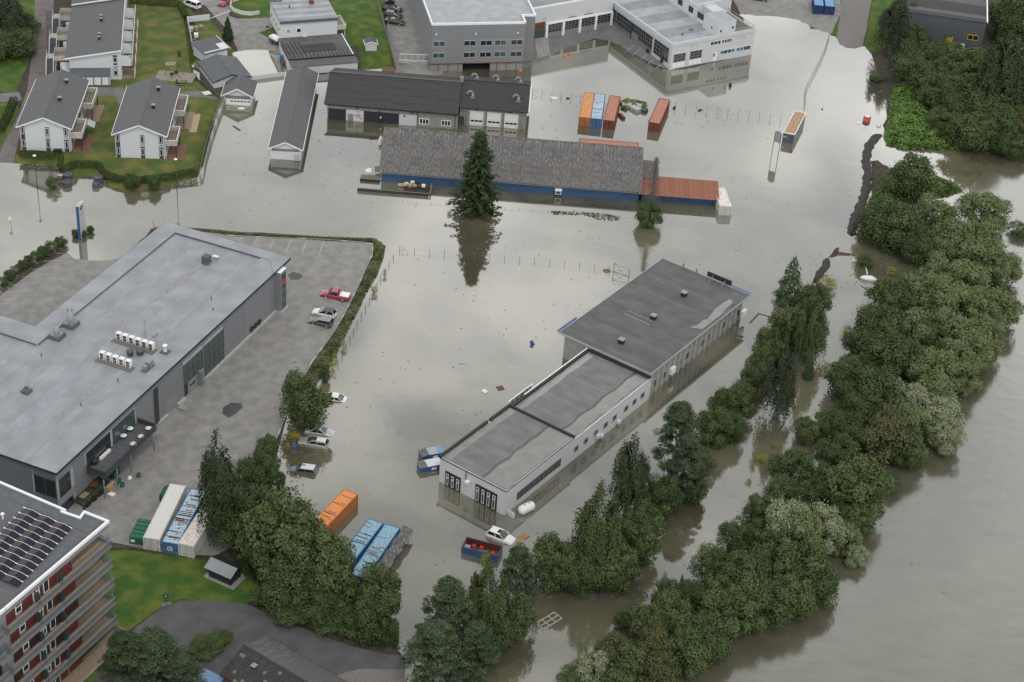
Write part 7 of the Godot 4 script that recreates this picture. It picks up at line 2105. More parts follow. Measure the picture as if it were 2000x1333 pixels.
func make_details() -> void:
	var s: SurfaceTool
	# retaining wall of the lawn, with a low rail on top
	var rw := thing("retaining_wall", "long weathered concrete retaining wall with timber rail between the lawn and the flood", "wall", Vector3.ZERO)
	var top := [Vector2(-63.12, -48.46), Vector2(-63.89, -56.91), Vector2(-64.39, -66.91), Vector2(-64.52, -74.59), Vector2(-64.52, -81.83)]
	for i in 4:
		var a: Vector2 = top[i]
		var b: Vector2 = top[i + 1]
		var n := 3
		for k in n:
			var p := a.lerp(b, float(k) / n)
			var q := a.lerp(b, float(k + 1) / n)
			var m := (p + q) / 2
			pb("wall_block", rw, Vector3(m.x + 0.25, 0.1, m.y), Vector3(0.5, 2.2, p.distance_to(q) - 0.03), M.concrete if (i + k) % 3 else M.white_dirty, Basis(Vector3.UP, atan2(q.x - p.x, q.y - p.y)))
			pb("rail", rw, Vector3(m.x - 0.1, 1.55, m.y), Vector3(0.06, 0.5, p.distance_to(q)), M.grey_weathered, Basis(Vector3.UP, atan2(q.x - p.x, q.y - p.y)))
	board_fence("white_board_wall", "white board fence standing in the flood between the double garage and the long shed", [Vector3(-61.09, -0.3, -93.59), Vector3(-59.14, -0.3, -94.58), Vector3(-57.17, -0.3, -95.57), Vector3(-55.2, -0.3, -96.57), Vector3(-53.21, -0.3, -97.44)], 1.25, "white_paint")
	board_fence("lane_fence", "weathered panel fence along the left edge of the lane, by the bright lawn", [Vector3(-37.71, 0.8, -137.46), Vector3(-35.47, 0.8, -127.41), Vector3(-33.42, 0.8, -117.73), Vector3(-31.15, 0.8, -107.66), Vector3(-29.96, 0.6, -102.43)], 1.3, "grey_weathered")
	board_fence("privacy_fence", "white privacy fence in an L round garden rubbish, left of the thuja", [Vector3(-75.52, 0.9, -105.31), Vector3(-77.19, 0.9, -111.62), Vector3(-79.34, 0.9, -119.17), Vector3(-74.62, 0.9, -121.51)], 1.4, "white_paint")
	var pk := []
	for i in 8:
		pk.append([Vector3(-64.05, 0.9, -126.76), Vector3(-65.87, 0.9, -125.52), Vector3(-68.03, 0.9, -125.7), Vector3(-70.17, 0.9, -127.07), Vector3(-71.43, 0.9, -129.51), Vector3(-71.3, 0.9, -132.25), Vector3(-69.69, 0.9, -134.09), Vector3(-64.02, 0.9, -136.41)][i])
	board_fence("picket_fence", "white picket fence curving round the green lawn above the driveway", pk, 1.0, "white_trim", 0.24)
	var bar := single("white_barrier_pole", "long white barrier pole across the drive between two fences", "pole", box_mesh(Vector3(6.39, 0.09, 0.09)), M.white_trim, (Vector3(-74.35, 1.6, -120.82) + Vector3(-70.55, 1.6, -125.95)) / 2, 0.9329)
	# posts of wire fences standing out of the water
	post_fence("wire_fence", "line of thin fence posts across the open flooded yard, braced at its left end", [Vector3(-22.08, 0, -26.92), Vector3(-10.68, 0, -27.14), Vector3(0.76, 0, -26.99), Vector3(8.37, 0, -26.84), Vector3(16.94, 0, -25.72)], 15, 1.0, "grey_weathered", 0)
	post_fence("wire_fence", "line of thin fence posts with bushes along the foot of the weedy kerb", [Vector3(-22.94, 0, -24.02), Vector3(-24.39, 0, -16.97), Vector3(-25.65, 0, -9), Vector3(-26.87, 0, -2.16), Vector3(-27.7, 0, 4.39), Vector3(-28.75, 0, 11.51)], 15, 1.0, "timber_dark")
	post_fence("wire_fence", "line of fence posts in the water between the garages and the containers", [Vector3(0.33, 0, -97.63), Vector3(4.27, 0, -97.04), Vector3(8.19, 0, -96.71), Vector3(10.88, 0, -96.42)], 6, 1.3, "grey_weathered", 0)
	post_fence("wire_fence", "long line of fence posts from the lone red container to the semi-trailer", [Vector3(29.18, 0, -95.56), Vector3(34.97, 0, -95.3), Vector3(41.66, 0, -95.2), Vector3(48.31, 0, -94.6), Vector3(56.54, 0, -93.29)], 13, 1.5, "grey_weathered", 5)
	post_fence("chain_link_fence", "grey chain-link fence running from the trailer up to the gravel road", [Vector3(60.3, 0, -101.42), Vector3(61.04, 0, -109.29), Vector3(63.22, 0, -116.32), Vector3(65.84, 0, -125.03), Vector3(68.1, 0, -133.1), Vector3(69.8, 0.4, -140.71)], 22, 1.7, "galvanised")
	post_fence("sunken_fence", "sunken wire fence in front of the blue warehouse, only post tips showing", [Vector3(-23.26, 0, -45.6), Vector3(-12.91, 0, -45.8), Vector3(-3.45, 0, -46.06), Vector3(8.01, 0, -46.43), Vector3(21.99, 0, -46.58)], 17, 0.35, "white_dirty")
	var gate := thing("steel_gate", "grey steel tube gate standing in the flood beside the workshop's far corner", "gate", Vector3(17.7, 0, -25.65), -0.4583)
	s = st()
	for q in [[Vector3(0, -0.3, 0), Vector3(0, 2.0, 0), 0.07], [Vector3(3.2, -0.3, 0), Vector3(3.2, 1.6, 0), 0.07], [Vector3(0.1, 1.85, 0), Vector3(3.1, 1.45, 0), 0.04], [Vector3(0.1, 0.1, 0), Vector3(3.1, 0.1, 0), 0.04], [Vector3(0.1, 1.8, 0), Vector3(1.8, 0.5, 0), 0.035], [Vector3(0.1, 0.2, 0), Vector3(1.8, 0.9, 0), 0.03]]:
		tube(s, q[0], q[1], q[2], 5)
	part("gate_frame", gate, fin(s), M.grey_weathered)
	lamp_post("slender street lamp in the water before the left white house", Vector3(-92.78, 7.2, -39.88) * Vector3(1, 0, 1), 7.0, 0)
	lamp_post("slender street lamp in the water before the right white house", Vector3(-66.54, 7.2, -42.72) * Vector3(1, 0, 1), 7.0, 0)
	# signs
	var py := thing("pylon_sign", "tall grey pylon sign with blue edge and oval emblem, ringed by bushes", "sign", Vector3(-80.32, 0, -22.71), 1.3730)
	var pw: float = 2.17
	pb("face", py, Vector3(pw / 2, 2.9, 0), Vector3(pw, 7.8, 0.12), M.sign_grey)
	pb("face", py, Vector3(pw / 2, 2.9, -0.36), Vector3(pw, 7.8, 0.12), M.sign_grey)
	pb("edge", py, Vector3(-0.02, 2.88, -0.18), Vector3(0.1, 7.7, 0.5), M.sign_blue)
	pb("cap", py, Vector3(pw / 2, 6.82, -0.02), Vector3(pw, 0.06, 0.12), M.white_trim)
	pb("cap", py, Vector3(pw / 2, 6.822, -0.34), Vector3(pw, 0.06, 0.12), M.white_trim)
	s = st(true)
	lathe(s, [Vector2(0, 0), Vector2(0.62, 0), Vector2(0.62, 0.03), Vector2(0, 0.03)], 24, Vector3.ZERO, Basis(Vector3.RIGHT, PI / 2))
	part("emblem", py, fin(s), M.sign_blue, Transform3D(Basis.from_scale(Vector3(1, 0.62, 1)), Vector3(pw / 2, 6.05, 0.06)))
	pb("emblem_stroke", py, Vector3(pw / 2, 6.05, 0.1), Vector3(0.55, 0.12, 0.02), M.sign_grey, Basis(Vector3.BACK, 0.3))
	for i in 6:
		pb("small_print", py, Vector3(pw * 0.2 + i * pw * 0.11, 4.75, 0.065), Vector3(0.12, 0.12, 0.01), M.dark_grey)
	var sb := thing("direction_board", "tall two-legged signboard with pale blank slats, its legs in the water", "sign", Vector3(51.03, 0, -76.98), -0.5639)
	for x in [0.0, 1.45]:
		pb("leg", sb, Vector3(x, 2.2, 0), Vector3(0.1, 7.0, 0.1), M.plastic_grey)
	for i in 4:
		pb("slat", sb, Vector3(0.72, 5.35 - i * 0.55, 0.0), Vector3(1.4, 0.5, 0.06), M.sign_board)
		pb("slat_edge", sb, Vector3(0.72, 5.08 - i * 0.55, 0.01), Vector3(1.4, 0.05, 0.06), M.sign_grey)
	pb("head_slat", sb, Vector3(0.72, 5.8, 0.0), Vector3(1.0, 0.36, 0.06), M.sign_board)
	single("road_sign", "small white road sign on a thin pole in the flood at the left edge", "sign", box_mesh(Vector3(0.5, 0.7, 0.06)), M.white_trim, Vector3(-93.97, 1.6, -25.46), 0.3)
	single("sign_pole", "thin leaning pole under the small white road sign", "pole", box_mesh(Vector3(0.06, 2.2, 0.06)), M.grey_weathered, Vector3(-93.99, 0.4, -25.84), 0.0)
	var ls := thing("lawn_sign", "small black sign on a stone foot at the edge of the lawn", "sign", Vector3(-44.9, 0.7, 73.54))
	pb("foot", ls, Vector3(0, 0.15, 0), Vector3(1.5, 0.3, 0.7), M.concrete_dark, Basis(Vector3.UP, 0.4))
	pb("pole", ls, Vector3(0, 1.0, 0), Vector3(0.06, 1.8, 0.06), M.black_trim)
	pb("board", ls, Vector3(0, 1.75, 0.04), Vector3(0.7, 0.5, 0.05), M.black_trim)
	pb("mark", ls, Vector3(0, 1.75, 0.07), Vector3(0.2, 0.24, 0.02), M.white_trim)
	var fl := thing("banner_flag", "leaning orange feather banner behind the hall's far corner", "flag", Vector3(-67.89, 0.3, -27.55))
	s = st(true)
	path_tube(s, [Vector3(0, 0, 0), Vector3(-0.05, 1.2, 0), Vector3(-0.3, 2.0, 0)], 0.03, 5)
	part("pole", fl, fin(s), M.white_trim)
	slab(fl, "cloth", Vector3(0.02, 0.5, 0.02), Vector3(0.42, 0.6, 0.02), Vector3(-0.1, 2.0, 0.0), Vector3(-0.35, 2.05, 0.0), 0.02, M.flag_orange)
	# tanks
	for i in 4:
		var q: Array = [[Vector3(-88.02, 0, -44.38), 0.95, 1.3], [Vector3(-87.62, 0, -41.97), 0.92, 1.0], [Vector3(-82.14, 0, -44.49), 0.95, 1.2], [Vector3(-82.19, 0, -42.42), 0.68, 0.85]][i]
		var tk := thing("round_tank", ["fat grey round tank nearest the leafy bush", "grey round tank in the water just below the one by the bush", "fat grey round tank below the hedge recess, upper right of four", "smallest grey round tank, lower right of four"][i], "tank", q[0])
		s = st(true)
		lathe(s, [Vector2(q[1] * 0.96, -0.6), Vector2(q[1], 0.2), Vector2(q[1] * 1.03, 0.35), Vector2(q[1], 0.5), Vector2(q[1] * 0.98, q[2] - 0.15), Vector2(q[1] * 1.03, q[2] - 0.1), Vector2(q[1] * 0.9, q[2]), Vector2(0, q[2] + 0.16)], 24)
		part("shell", tk, fin(s), M.plastic_grey)
		pb("lid_bar", tk, Vector3(0, q[2] + 0.14, 0), Vector3(q[1] * 1.3, 0.08, 0.14), M.dark_grey, Basis(Vector3.UP, -0.3))
	var mb := thing("mailbox_stand", "small pink-topped box on a post between the leafy bush and the tanks", "box", Vector3(-89.35, 0, -43.75), -0.4)
	pb("box", mb, Vector3(0, 0.8, 0), Vector3(0.9, 0.7, 0.6), M.timber_old)
	pb("lid", mb, Vector3(0, 1.2, 0), Vector3(1.0, 0.1, 0.8), mat("faded_pink", lin(0.5, 0.33, 0.28), 0.8))
	var gt := thing("gas_tank", "white lying gas tank on feet at the workshop's near corner", "tank", Vector3(4.12, 0.3, 46.09), 0.7538)
	s = st(true)
	lathe(s, [Vector2(0, -1.5), Vector2(0.45, -1.38), Vector2(0.72, -1.05), Vector2(0.75, -0.9), Vector2(0.75, 0.9), Vector2(0.72, 1.05), Vector2(0.45, 1.38), Vector2(0, 1.5)], 22, Vector3.ZERO, Basis(Vector3.BACK, -PI / 2))
	part("shell", gt, fin(s), M.white_trim, Transform3D(Basis.IDENTITY, Vector3(0, 0.35, 0)))
	for x in [-0.4, 0.5]:
		pb("valve", gt, Vector3(x, 1.12, 0), Vector3(0.22, 0.16, 0.2), M.steel)
	for x in [-0.9, 0.9]:
		pb("saddle", gt, Vector3(x, -0.3, 0), Vector3(0.16, 0.7, 1.2), M.concrete)
	board_fence("white_garden_gate", "short white slatted gate at the workshop's near corner by the gas tank", [Vector3(1.34, -0.4, 47.28), Vector3(2.46, -0.4, 48.12)], 1.5, "white_trim", 0.32)
	barrel("blue_barrel", "bright blue plastic barrel tilted in the water by the silver estate car", Vector3(-32.99, -0.3, 35.11), "plastic_blue", -0.35, 0.4, 0.34, 1.1)
	barrel("blue_barrel", "blue barrel half hidden under the round tree", Vector3(-31.71, -0.2, 29.26), "plastic_blue", 0.2, 0.4, 0.34, 1.0)
	barrel("blue_barrel", "upright blue barrel under the overhang at the workshop's back corner", Vector3(9.56, -0.3, 2.13), "plastic_blue", 0.0, 0.0, 0.34, 1.0)
	barrel("blue_barrel", "blue barrel floating with a black lid in the middle of the yard", Vector3(3.67, -0.2, 0.39), "plastic_blue", 0.5, 0.8, 0.34, 0.9)
	barrel("dark_barrel", "small dark barrel below the sheet canopy of the sky-blue containers", Vector3(-15.41, -0.2, 61.21), "sign_blue", 0.2, 0.0)
	for i in 3:
		var p := Vector3(-57.35, 0.4, 47.43) + Vector3([0.0, 0.7, 2.6][i], 0, [0.0, 1.0, -1.6][i])
		barrel("green_drum", ["green drum behind another under the terrace", "green drum with silver top beside the terrace post", "green drum next to the white sack by the terrace"][i], p, "plastic_green", 0.0, 0.0, 0.33, 0.95)
	heap("white_sack", "white builder's sack on the asphalt beside the terrace", "sack", Vector3(-56.03, 0.4, 46.39), 0.2, Vector3(0.9, 0.7, 0.9), "plastic_white")
	var gb := thing("green_bin", "large green wheeled bin in the shade under the terrace", "bin", Vector3(-58.46, 0.4, 45.94), 1.2131)
	pb("tub", gb, Vector3(0, 0.65, 0), Vector3(1.7, 1.3, 1.1), M.plastic_green)
	pb("lid", gb, Vector3(0, 1.34, 0), Vector3(1.76, 0.1, 1.16), M.plastic_green)
	var cr := thing("timber_crate", "orange-brown timber crate beside the terrace post", "crate", Vector3(-58.31, 0.4, 49.66), 1.2131)
	pb("crate_box", cr, Vector3(0, 0.55, 0), Vector3(1.2, 1.1, 1.0), M.timber)
	for i in 3:
		pb("loose_board", cr, Vector3(0.5, 1.15 + 0.04 * i, -0.3 + 0.25 * i), Vector3(1.6, 0.04, 0.16), M.foam_wood)
	single("white_crate", "small white crate on the asphalt below the timber crate", "crate", box_mesh(Vector3(0.75, 0.5, 1.0)), M.white_trim, Vector3(-57.79, 0.65, 50.52), 1.2131)
	var tp := thing("covered_tyre_pile", "pile of tyres under a dark green tarpaulin along the hall wall", "tyre pile", Vector3(-60.8, 0.4, 50.82), 1.1657)
	s = st(true)
	var rows := []
	for i in 9:
		var row := []
		for k in 7:
			var x := -3.2 + i * 0.8
			var z := -1.3 + k * 0.43
			row.append(Vector3(x, 1.05 + 0.18 * sin(i * 1.7 + k) - (0.35 if k in [0, 6] else 0.0), z + 0.1 * sin(i * 2.1)))
		rows.append(row)
	for i in 8:
		for k in 6:
			quad(s, rows[i][k], rows[i][k + 1], rows[i + 1][k + 1], rows[i + 1][k])
	part("tarpaulin", tp, fin(s), M.tarp_green)
	var ty := st(true)
	for i in 12:
		var t := TAU * i / 12
		var u := TAU * (i + 1) / 12
		tube(ty, Vector3(cos(t), 0, sin(t)) * 0.34, Vector3(cos(u), 0, sin(u)) * 0.34, 0.15, 7, -1.0, false)
	var tym := fin(ty)
	for i in 9:
		part("tyre", tp, tym, M.rubber, Transform3D(Basis(Vector3.RIGHT, 1.2 + 0.1 * (i % 3)), Vector3(-3.1 + i * 0.74, 0.45 + 0.3 * (i % 2), 1.35)))
	part("board_heap", tp, box_mesh(Vector3(1.8, 0.12, 0.9)), M.brown_clad, Transform3D(Basis(Vector3.UP, 0.3), Vector3(1.4, 1.35, -0.2)))
	for i in 3:
		pb("loose_board", tp, Vector3(-1.6, 1.3, -0.25 + i * 0.3), Vector3(1.5, 0.06, 0.14), M.foam_wood)
	# tables on the terrace
	var tspots := [Vector3(-57.15, 5.2, 39.79), Vector3(-57.74, 5.2, 41.7), Vector3(-54.41, 5.2, 39.37), Vector3(-55.08, 5.2, 41.56), Vector3(-55.82, 5.2, 43.53)]
	for i in 5:
		var tb := thing("round_table", ["round white table nearest the hall window, far end of the terrace", "round white table in front of the green window, middle of the terrace", "round white table in the terrace's outer far corner", "round white table by the railing, between two others", "round white table by the railing, nearest the terrace middle"][i], "table", tspots[i] - Vector3(0, 0.8, 0))
		s = st(true)
		lathe(s, [Vector2(0, 0.76), Vector2(0.48, 0.76), Vector2(0.5, 0.78), Vector2(0.48, 0.8), Vector2(0, 0.8)], 20)
		part("table_top", tb, fin(s), M.plastic_white)
		s = st()
		tube(s, Vector3(0, 0, 0), Vector3(0, 0.76, 0), 0.05, 6)
		part("leg", tb, fin(s), M.black_trim)
	single("white_bench", "narrow white bench standing against the terrace windows", "bench", box_mesh(Vector3(2.6, 0.4, 0.4)), M.white_trim, Vector3(-59.56, 4.7, 46.09), 1.2053)
	heap("barbecue_grill", "dark grill and chairs heaped in the terrace's near corner", "grill", Vector3(-60.73, 4.45, 48.06), 0.3, Vector3(1.2, 0.9, 1.2), "plastic_black")
	# debris afloat
	heap("white_sheeting", "white plastic sheeting bunched in the small garage's reflection", "plastic sheet", Vector3(-60.45, 0, -80), 0.2, Vector3(1.6, 0.25, 0.7), "plastic_white")
	heap("white_tarpaulin", "white tarpaulin bundle hanging at the warehouse's upper left corner", "tarpaulin", Vector3(-29.98, 0, -69.07), 1.2, Vector3(1.4, 1.6, 0.9), "plastic_white")
	pallet("red and white striped barrier floating left of the warehouse", Vector3(-31.91, 0, -71.27), 0.2, "red_panel")
	heap("white_furniture", "white furniture heap on the short landing by the warehouse", "furniture", Vector3(-30.86, 0.5, -55.81), 0.1, Vector3(1.6, 0.8, 0.9), "plastic_white")
	pallet("red-brown pallet leaning at the warehouse's left wall", Vector3(-29.25, 0.6, -56.96), 0.3, "decking_red", 0.9)
	for i in 9:
		var bp := Vector3(-24.28, 0.35, -52.05) + Vector3([0.0, 0.9, 1.9, 2.9, 3.8, 4.6, 1.2, 2.3, 3.4][i], 0.35 * (i % 2), [0.3, 0.7, 0.2, 0.8, 0.2, 0.6, -0.5, -0.6, -0.4][i])
		single("loose_box", ["cardboard box at the left end of the heap on the platform", "opened carton lying second in the heap on the platform", "broad flattened carton in the heap on the platform", "tan crate in front of the heap on the platform", "dark crate near the right end of the platform heap", "white box at the right end of the platform heap", "small white box standing at the back of the platform heap", "second small white box at the back of the platform heap", "black suitcase-like box at the back of the platform heap"][i], "box", box_mesh(Vector3(0.9 - 0.05 * i, 0.3 + 0.08 * (i % 3), 0.7)), [M.foam_wood, M.foam_wood, M.foam_wood, M.cardboard, M.brown_clad, M.plastic_white, M.plastic_white, M.plastic_white, M.plastic_black][i], bp, 0.3 * i)
	for i in 6:
		var q: Array = [[Vector3(20.92, 0, -94.88), "white", Vector3(2.0, 0.9, 1.2)], [Vector3(22.25, 0, -94.11), "white", Vector3(1.3, 0.8, 1.0)], [Vector3(23.12, 0, -93.27), "white", Vector3(1.5, 0.9, 1.3)], [Vector3(24.79, 0, -93.18), "dark", Vector3(1.4, 0.7, 1.1)], [Vector3(23.6, 0, -95.09), "white", Vector3(1.4, 0.9, 1.0)], [Vector3(19.76, 0, -89.61), "red", Vector3(2.2, 0.5, 0.7)]][i]
		single("scrap_part", ["white square tank among weeds, leftmost of the scrap", "pale scrap panel second from the red trio", "white framed machine part in the middle of the scrap heap", "black and white machine part nearest the lone red container", "grey rounded scrap lump at the back of the weedy heap", "red beam-like scrap floating below the weedy heap"][i], "scrap", box_mesh(q[2]), {"white": M.white_dirty, "dark": M.dark_grey, "red": M.red_panel}[q[1]], q[0] + Vector3(0, 0.25, 0), 0.4 * i)
	for i in 7:
		var q: Array = [[Vector3(4.95, 0, -96.4), "white_boat", "plastic_white", Vector3(1.8, 0.3, 1.0), "white upturned plastic tub floating right of the concrete garage"], [Vector3(8.08, 0, -96.69), "black_bag", "plastic_black", Vector3(0.9, 0.25, 0.7), "black bag floating beside the white upturned tub"], [Vector3(31.31, 0, -95.92), "black_debris", "plastic_black", Vector3(0.8, 0.5, 0.6), "black and red debris caught on the fence right of the lone container"], [Vector3(36.9, 0, -95.88), "rusty_sheet", "brown_clad", Vector3(1.3, 0.35, 0.8), "rusty brown sheet caught on the long post fence"],
			[Vector3(-3.84, 0, 15.72), "white_float", "plastic_white", Vector3(0.9, 0.35, 1.1), "small white float with a dark hole in the open yard"], [Vector3(44.27, 0, -109.24), "dark_stump", "plastic_black", Vector3(0.7, 0.9, 0.7), "dark stump-like object in the dealership's reflection"], [Vector3(64.11, 0, -101.06), "blue_debris", "sign_blue", Vector3(0.8, 0.2, 0.4), "small blue scrap adrift right of the semi-trailer"]][i]
		heap(q[1], q[4], "debris", q[0], 0.3 * i, q[3], q[2])
	for i in 5:
		pallet(["pale pallet adrift in the open yard beyond the white float", "brown pallet floating near the steel gate", "wooden pallet floating right of the white suv", "second wooden pallet drifting just below another, right of the white suv", "broken pallet in the open yard above the white float"][i], [Vector3(-8.11, -0.05, 7.56), Vector3(16.47, -0.05, -25.74), Vector3(4.04, 0, 52), Vector3(3.47, -0.02, 52.99), Vector3(-1.35, -0.05, 14.36)][i], 0.5 * i, ["white_dirty", "decking_red", "timber", "timber", "decking_red"][i])
	var fr := thing("floating_lattice", "pale timber window lattice with six lights floating between the tree belts", "lattice", Vector3(8.16, 0.03, 69.98), 0.7998)
	for i in 4:
		pb("bar", fr, Vector3(-1.8 + i * 1.2, 0, 0), Vector3(0.12, 0.12, 1.7), M.white_dirty)
	for i in 3:
		pb("bar", fr, Vector3(0, 0.005, -0.8 + i * 0.8), Vector3(3.7, 0.11, 0.12), M.white_dirty)
	var bx2 := thing("floating_rack", "grey ribbed box rack half sunk below the birch between the belts", "rack", Vector3(12.97, 0.3, 63.06), -0.3551)
	pb("box", bx2, Vector3(0, 0, 0), Vector3(4.2, 0.7, 1.3), M.plastic_grey)
	for i in 5:
		pb("slat", bx2, Vector3(0, 0.38, -0.52 + i * 0.26), Vector3(4.2, 0.06, 0.16), M.dark_grey)
	for q in [[Vector3(20.71, 0.1, 54.48), Vector3(25.11, 0.1, 49.02), "timber", "long pale plank floating below the dark birch"], [Vector3(60.31, 0.1, -39.09), Vector3(64.17, 0.1, -38.52), "decking_red", "red steel beam pointing right from the broken earth bank"], [Vector3(60.31, 0.08, -38.17), Vector3(62.98, 0.08, -38.38), "brown_clad", "shorter rusty beam just below the red steel beam"], [Vector3(42.06, 0.1, -11.71), Vector3(43.85, 0.1, -15.01), "timber_old", "dark pole floating right of the workshop's far corner"], [Vector3(43.87, 0.1, -15.18), Vector3(47.26, 0.1, -13.79), "white_dirty", "white pole from the dark pole towards the aspen"], [Vector3(63.75, 0.1, -27.7), Vector3(65.47, 0.1, -25.43), "white_dirty", "white stick slanting below the red and white big bag"], [Vector3(65.42, 0.1, -31.22), Vector3(65.41, 0.5, -34.83), "flag_cloth_pale", "pale plastic strip hanging above the big bag"], [Vector3(-60.78, 0.05, -71.88), Vector3(-58.99, 0.05, -70.09), "timber_dark", "dark stick floating near the small garage"], [Vector3(27.12, 0, -93.21), Vector3(25.46, 0.1, -88.79), "steel", "thin steel frame left of the lone red container"]]:
		var a: Vector3 = q[0]
		var b: Vector3 = q[1]
		single("floating_beam", q[3], "beam", box_mesh(Vector3(a.distance_to(b), 0.14, 0.22)), M[q[2]], (a + b) / 2, atan2(-(b.z - a.z), b.x - a.x))
	heap("big_bag", "crumpled white big bag with red print stranded by the willows", "bag", Vector3(65.5, 0, -30.11), -0.2, Vector3(3.2, 0.6, 1.5), "plastic_white")
	var dr := single("white_drum", "white cylinder lying in the water right of the red beams", "drum", box_mesh(Vector3(1.2, 0.5, 0.6)), M.plastic_white, Vector3(63.86, 0.2, -36.03), -0.1)
	s = st(true)
	lathe(s, [Vector2(0, -0.6), Vector2(0.3, -0.6), Vector2(0.3, 0.6), Vector2(0, 0.6)], 16, Vector3.ZERO, Basis(Vector3.BACK, PI / 2))
	dr.mesh = fin(s)
	for i in 2:
		s = st(true)
		for k in 16:
			var t := TAU * k / 16
			var u := TAU * (k + 1) / 16
			tube(s, Vector3(cos(t), 0, sin(t)) * 0.55, Vector3(cos(u), 0, sin(u)) * 0.55, 0.3, 8, -1.0, false)
		var ring := thing("red_buoy", ["red ring buoy with white top, upper of two by the bank's end", "red ring buoy, lower of two by the bank's end"][i], "buoy", [Vector3(73.64, 0.25, -98.18), Vector3(73.19, 0.2, -96.21)][i], 0.3 * i)
		part("ring", ring, fin(s), M.buoy_red)
		pb("lid", ring, Vector3(0, 0.3, 0), Vector3(1.0, 0.12, 0.9), M.plastic_white if i == 0 else M.buoy_red, Basis(Vector3.UP, 0.4))
	for i in 4:
		heap("white_litter", ["white litter left of the red buoys", "white litter just below the red buoys", "white sheet floating above the red buoys", "pale green sheeting at the end of the earth bank"][i], "litter", [Vector3(71.58, 0, -95.6), Vector3(72.25, 0, -93.75), Vector3(73, 0, -104.64), Vector3(75.76, 0, -95.07)][i], 0.4 * i, [Vector3(1.1, 0.2, 0.6), Vector3(0.9, 0.2, 0.5), Vector3(0.8, 0.1, 0.4), Vector3(1.4, 0.5, 1.0)][i], "plastic_white" if i < 3 else "flag_cloth_pale")
	for i in 3:
		s = st(true)
		lathe(s, [Vector2(0, -0.1), Vector2(0.45, -0.05), Vector2(0.5, 0.1), Vector2(0.3, 0.22), Vector2(0, 0.25)], 12)
		single("orange_planter", ["orange half-sunk planter at the basement corner of the grey office building", "orange planter left of two by the wet yard edge", "orange planter right of two by the wet yard edge"][i], "planter", fin(s), M.safety_orange, [Vector3(-2.8, 0, -108.98), Vector3(7.08, 0, -118.4), Vector3(8.34, 0, -119.75)][i], 0.0)
	# two small dumpster huts at the workshop's left corner
	for i in 2:
		var hu := thing("small_dumpster", ["blue waste container with corrugated grey lid, nearer one at the workshop's left corner", "waste container with blue end and corrugated grey lid, farther one at the workshop's left corner"][i], "dumpster", [Vector3(-11.26, -0.3, 37.24), Vector3(-11.27, -0.3, 34.22)][i], 0.4201)
		pb("tub", hu, Vector3(0, 0.5, 0), Vector3(3.6, 1.4, 1.7), M.sign_blue)
		part("lid_sheet", hu, corrugated(1.3, 1.9, 0.18, 0.05), M.asbestos, Transform3D(Basis(Vector3.BACK, 0.15), Vector3(-1.3, 1.25, 0)))
		pb("lid", hu, Vector3(0.1, 1.28, 0), Vector3(1.7, 0.06, 1.8), M.white_paint if i == 0 else M.membrane)
		pb("lid", hu, Vector3(1.4, 1.27, 0), Vector3(0.85, 0.06, 1.8), M.white_paint if i == 0 else M.box_pale_blue)
		pb("notice", hu, Vector3(0.4, 0.7, 0.87), Vector3(0.8, 0.36, 0.03), M.white_trim)
	# playground, picnic table, garden things
	var sp := single("sand_pit", "pale rectangular sand bed under the swing frame", "sand pit", box_mesh(Vector3(8.24, 0.12, 4.6)), M.sand, Vector3(-76.37, 0.95, -90.79), -0.0397)
	single("sand_pit", "small square sandbox above the swing frame", "sand pit", box_mesh(Vector3(2.2, 0.2, 1.9)), M.sand, Vector3(-78.65, 1, -96.63), 0.1)
	var sw := thing("swing_frame", "black A-frame swing with two round seats on the sand bed", "swing", Vector3(-76.82, 1, -91.37), 0.9)
	s = st()
	for q in [[Vector3(-1.6, 0, -1.3), Vector3(-1.5, 2.3, 0)], [Vector3(-1.6, 0, 1.3), Vector3(-1.5, 2.3, 0)], [Vector3(1.6, 0, -1.3), Vector3(1.5, 2.3, 0)], [Vector3(1.6, 0, 1.3), Vector3(1.5, 2.3, 0)], [Vector3(-1.5, 2.3, 0), Vector3(1.5, 2.3, 0)]]:
		tube(s, q[0], q[1], 0.06, 5)
	part("frame", sw, fin(s), M.brown_clad)
	for x in [-0.6, 0.6]:
		part("seat", sw, tym, M.rubber, Transform3D(Basis.IDENTITY, Vector3(x, 0.5, 0)))
	var pt := thing("picnic_table", "grey picnic table with benches between the sand bed and the right house", "table", Vector3(-74.43, 0.95, -87.07), 0.08)
	pb("table_top", pt, Vector3(0, 0.74, 0), Vector3(1.8, 0.06, 0.8), M.timber_old)
	for z in [-0.75, 0.75]:
		pb("bench", pt, Vector3(0, 0.42, z), Vector3(1.8, 0.05, 0.3), M.timber_old)
	pb("trestle", pt, Vector3(0, 0.36, 0), Vector3(0.1, 0.7, 1.3), M.timber_old)
	heap("black_bag", "black bag with a bright yellow strap left of the picnic table", "bag", Vector3(-75.42, 0.95, -87.65), 0.0, Vector3(0.8, 0.9, 0.7), "plastic_black")
	for i in 5:
		single("garden_junk", ["long white box against the privacy fence", "orange-brown box standing among the rubbish by the privacy fence", "grey box right of the orange-brown one by the privacy fence", "white rounded tank-like box below the other rubbish", "dark crate lowest of the rubbish by the privacy fence"][i], "box", box_mesh([Vector3(0.9, 0.8, 1.6), Vector3(0.9, 1.0, 0.9), Vector3(0.8, 0.7, 1.0), Vector3(0.9, 0.8, 1.1), Vector3(0.8, 0.5, 0.7)][i]), [M.white_dirty, M.timber, M.galvanised, M.plastic_white, M.timber_old][i], [Vector3(-77.56, 1.3, -114.87), Vector3(-76.45, 1.4, -115.14), Vector3(-75.64, 1.3, -116.37), Vector3(-75.94, 1.3, -111.79), Vector3(-75.91, 1.2, -109.24)][i], 0.1 * i)
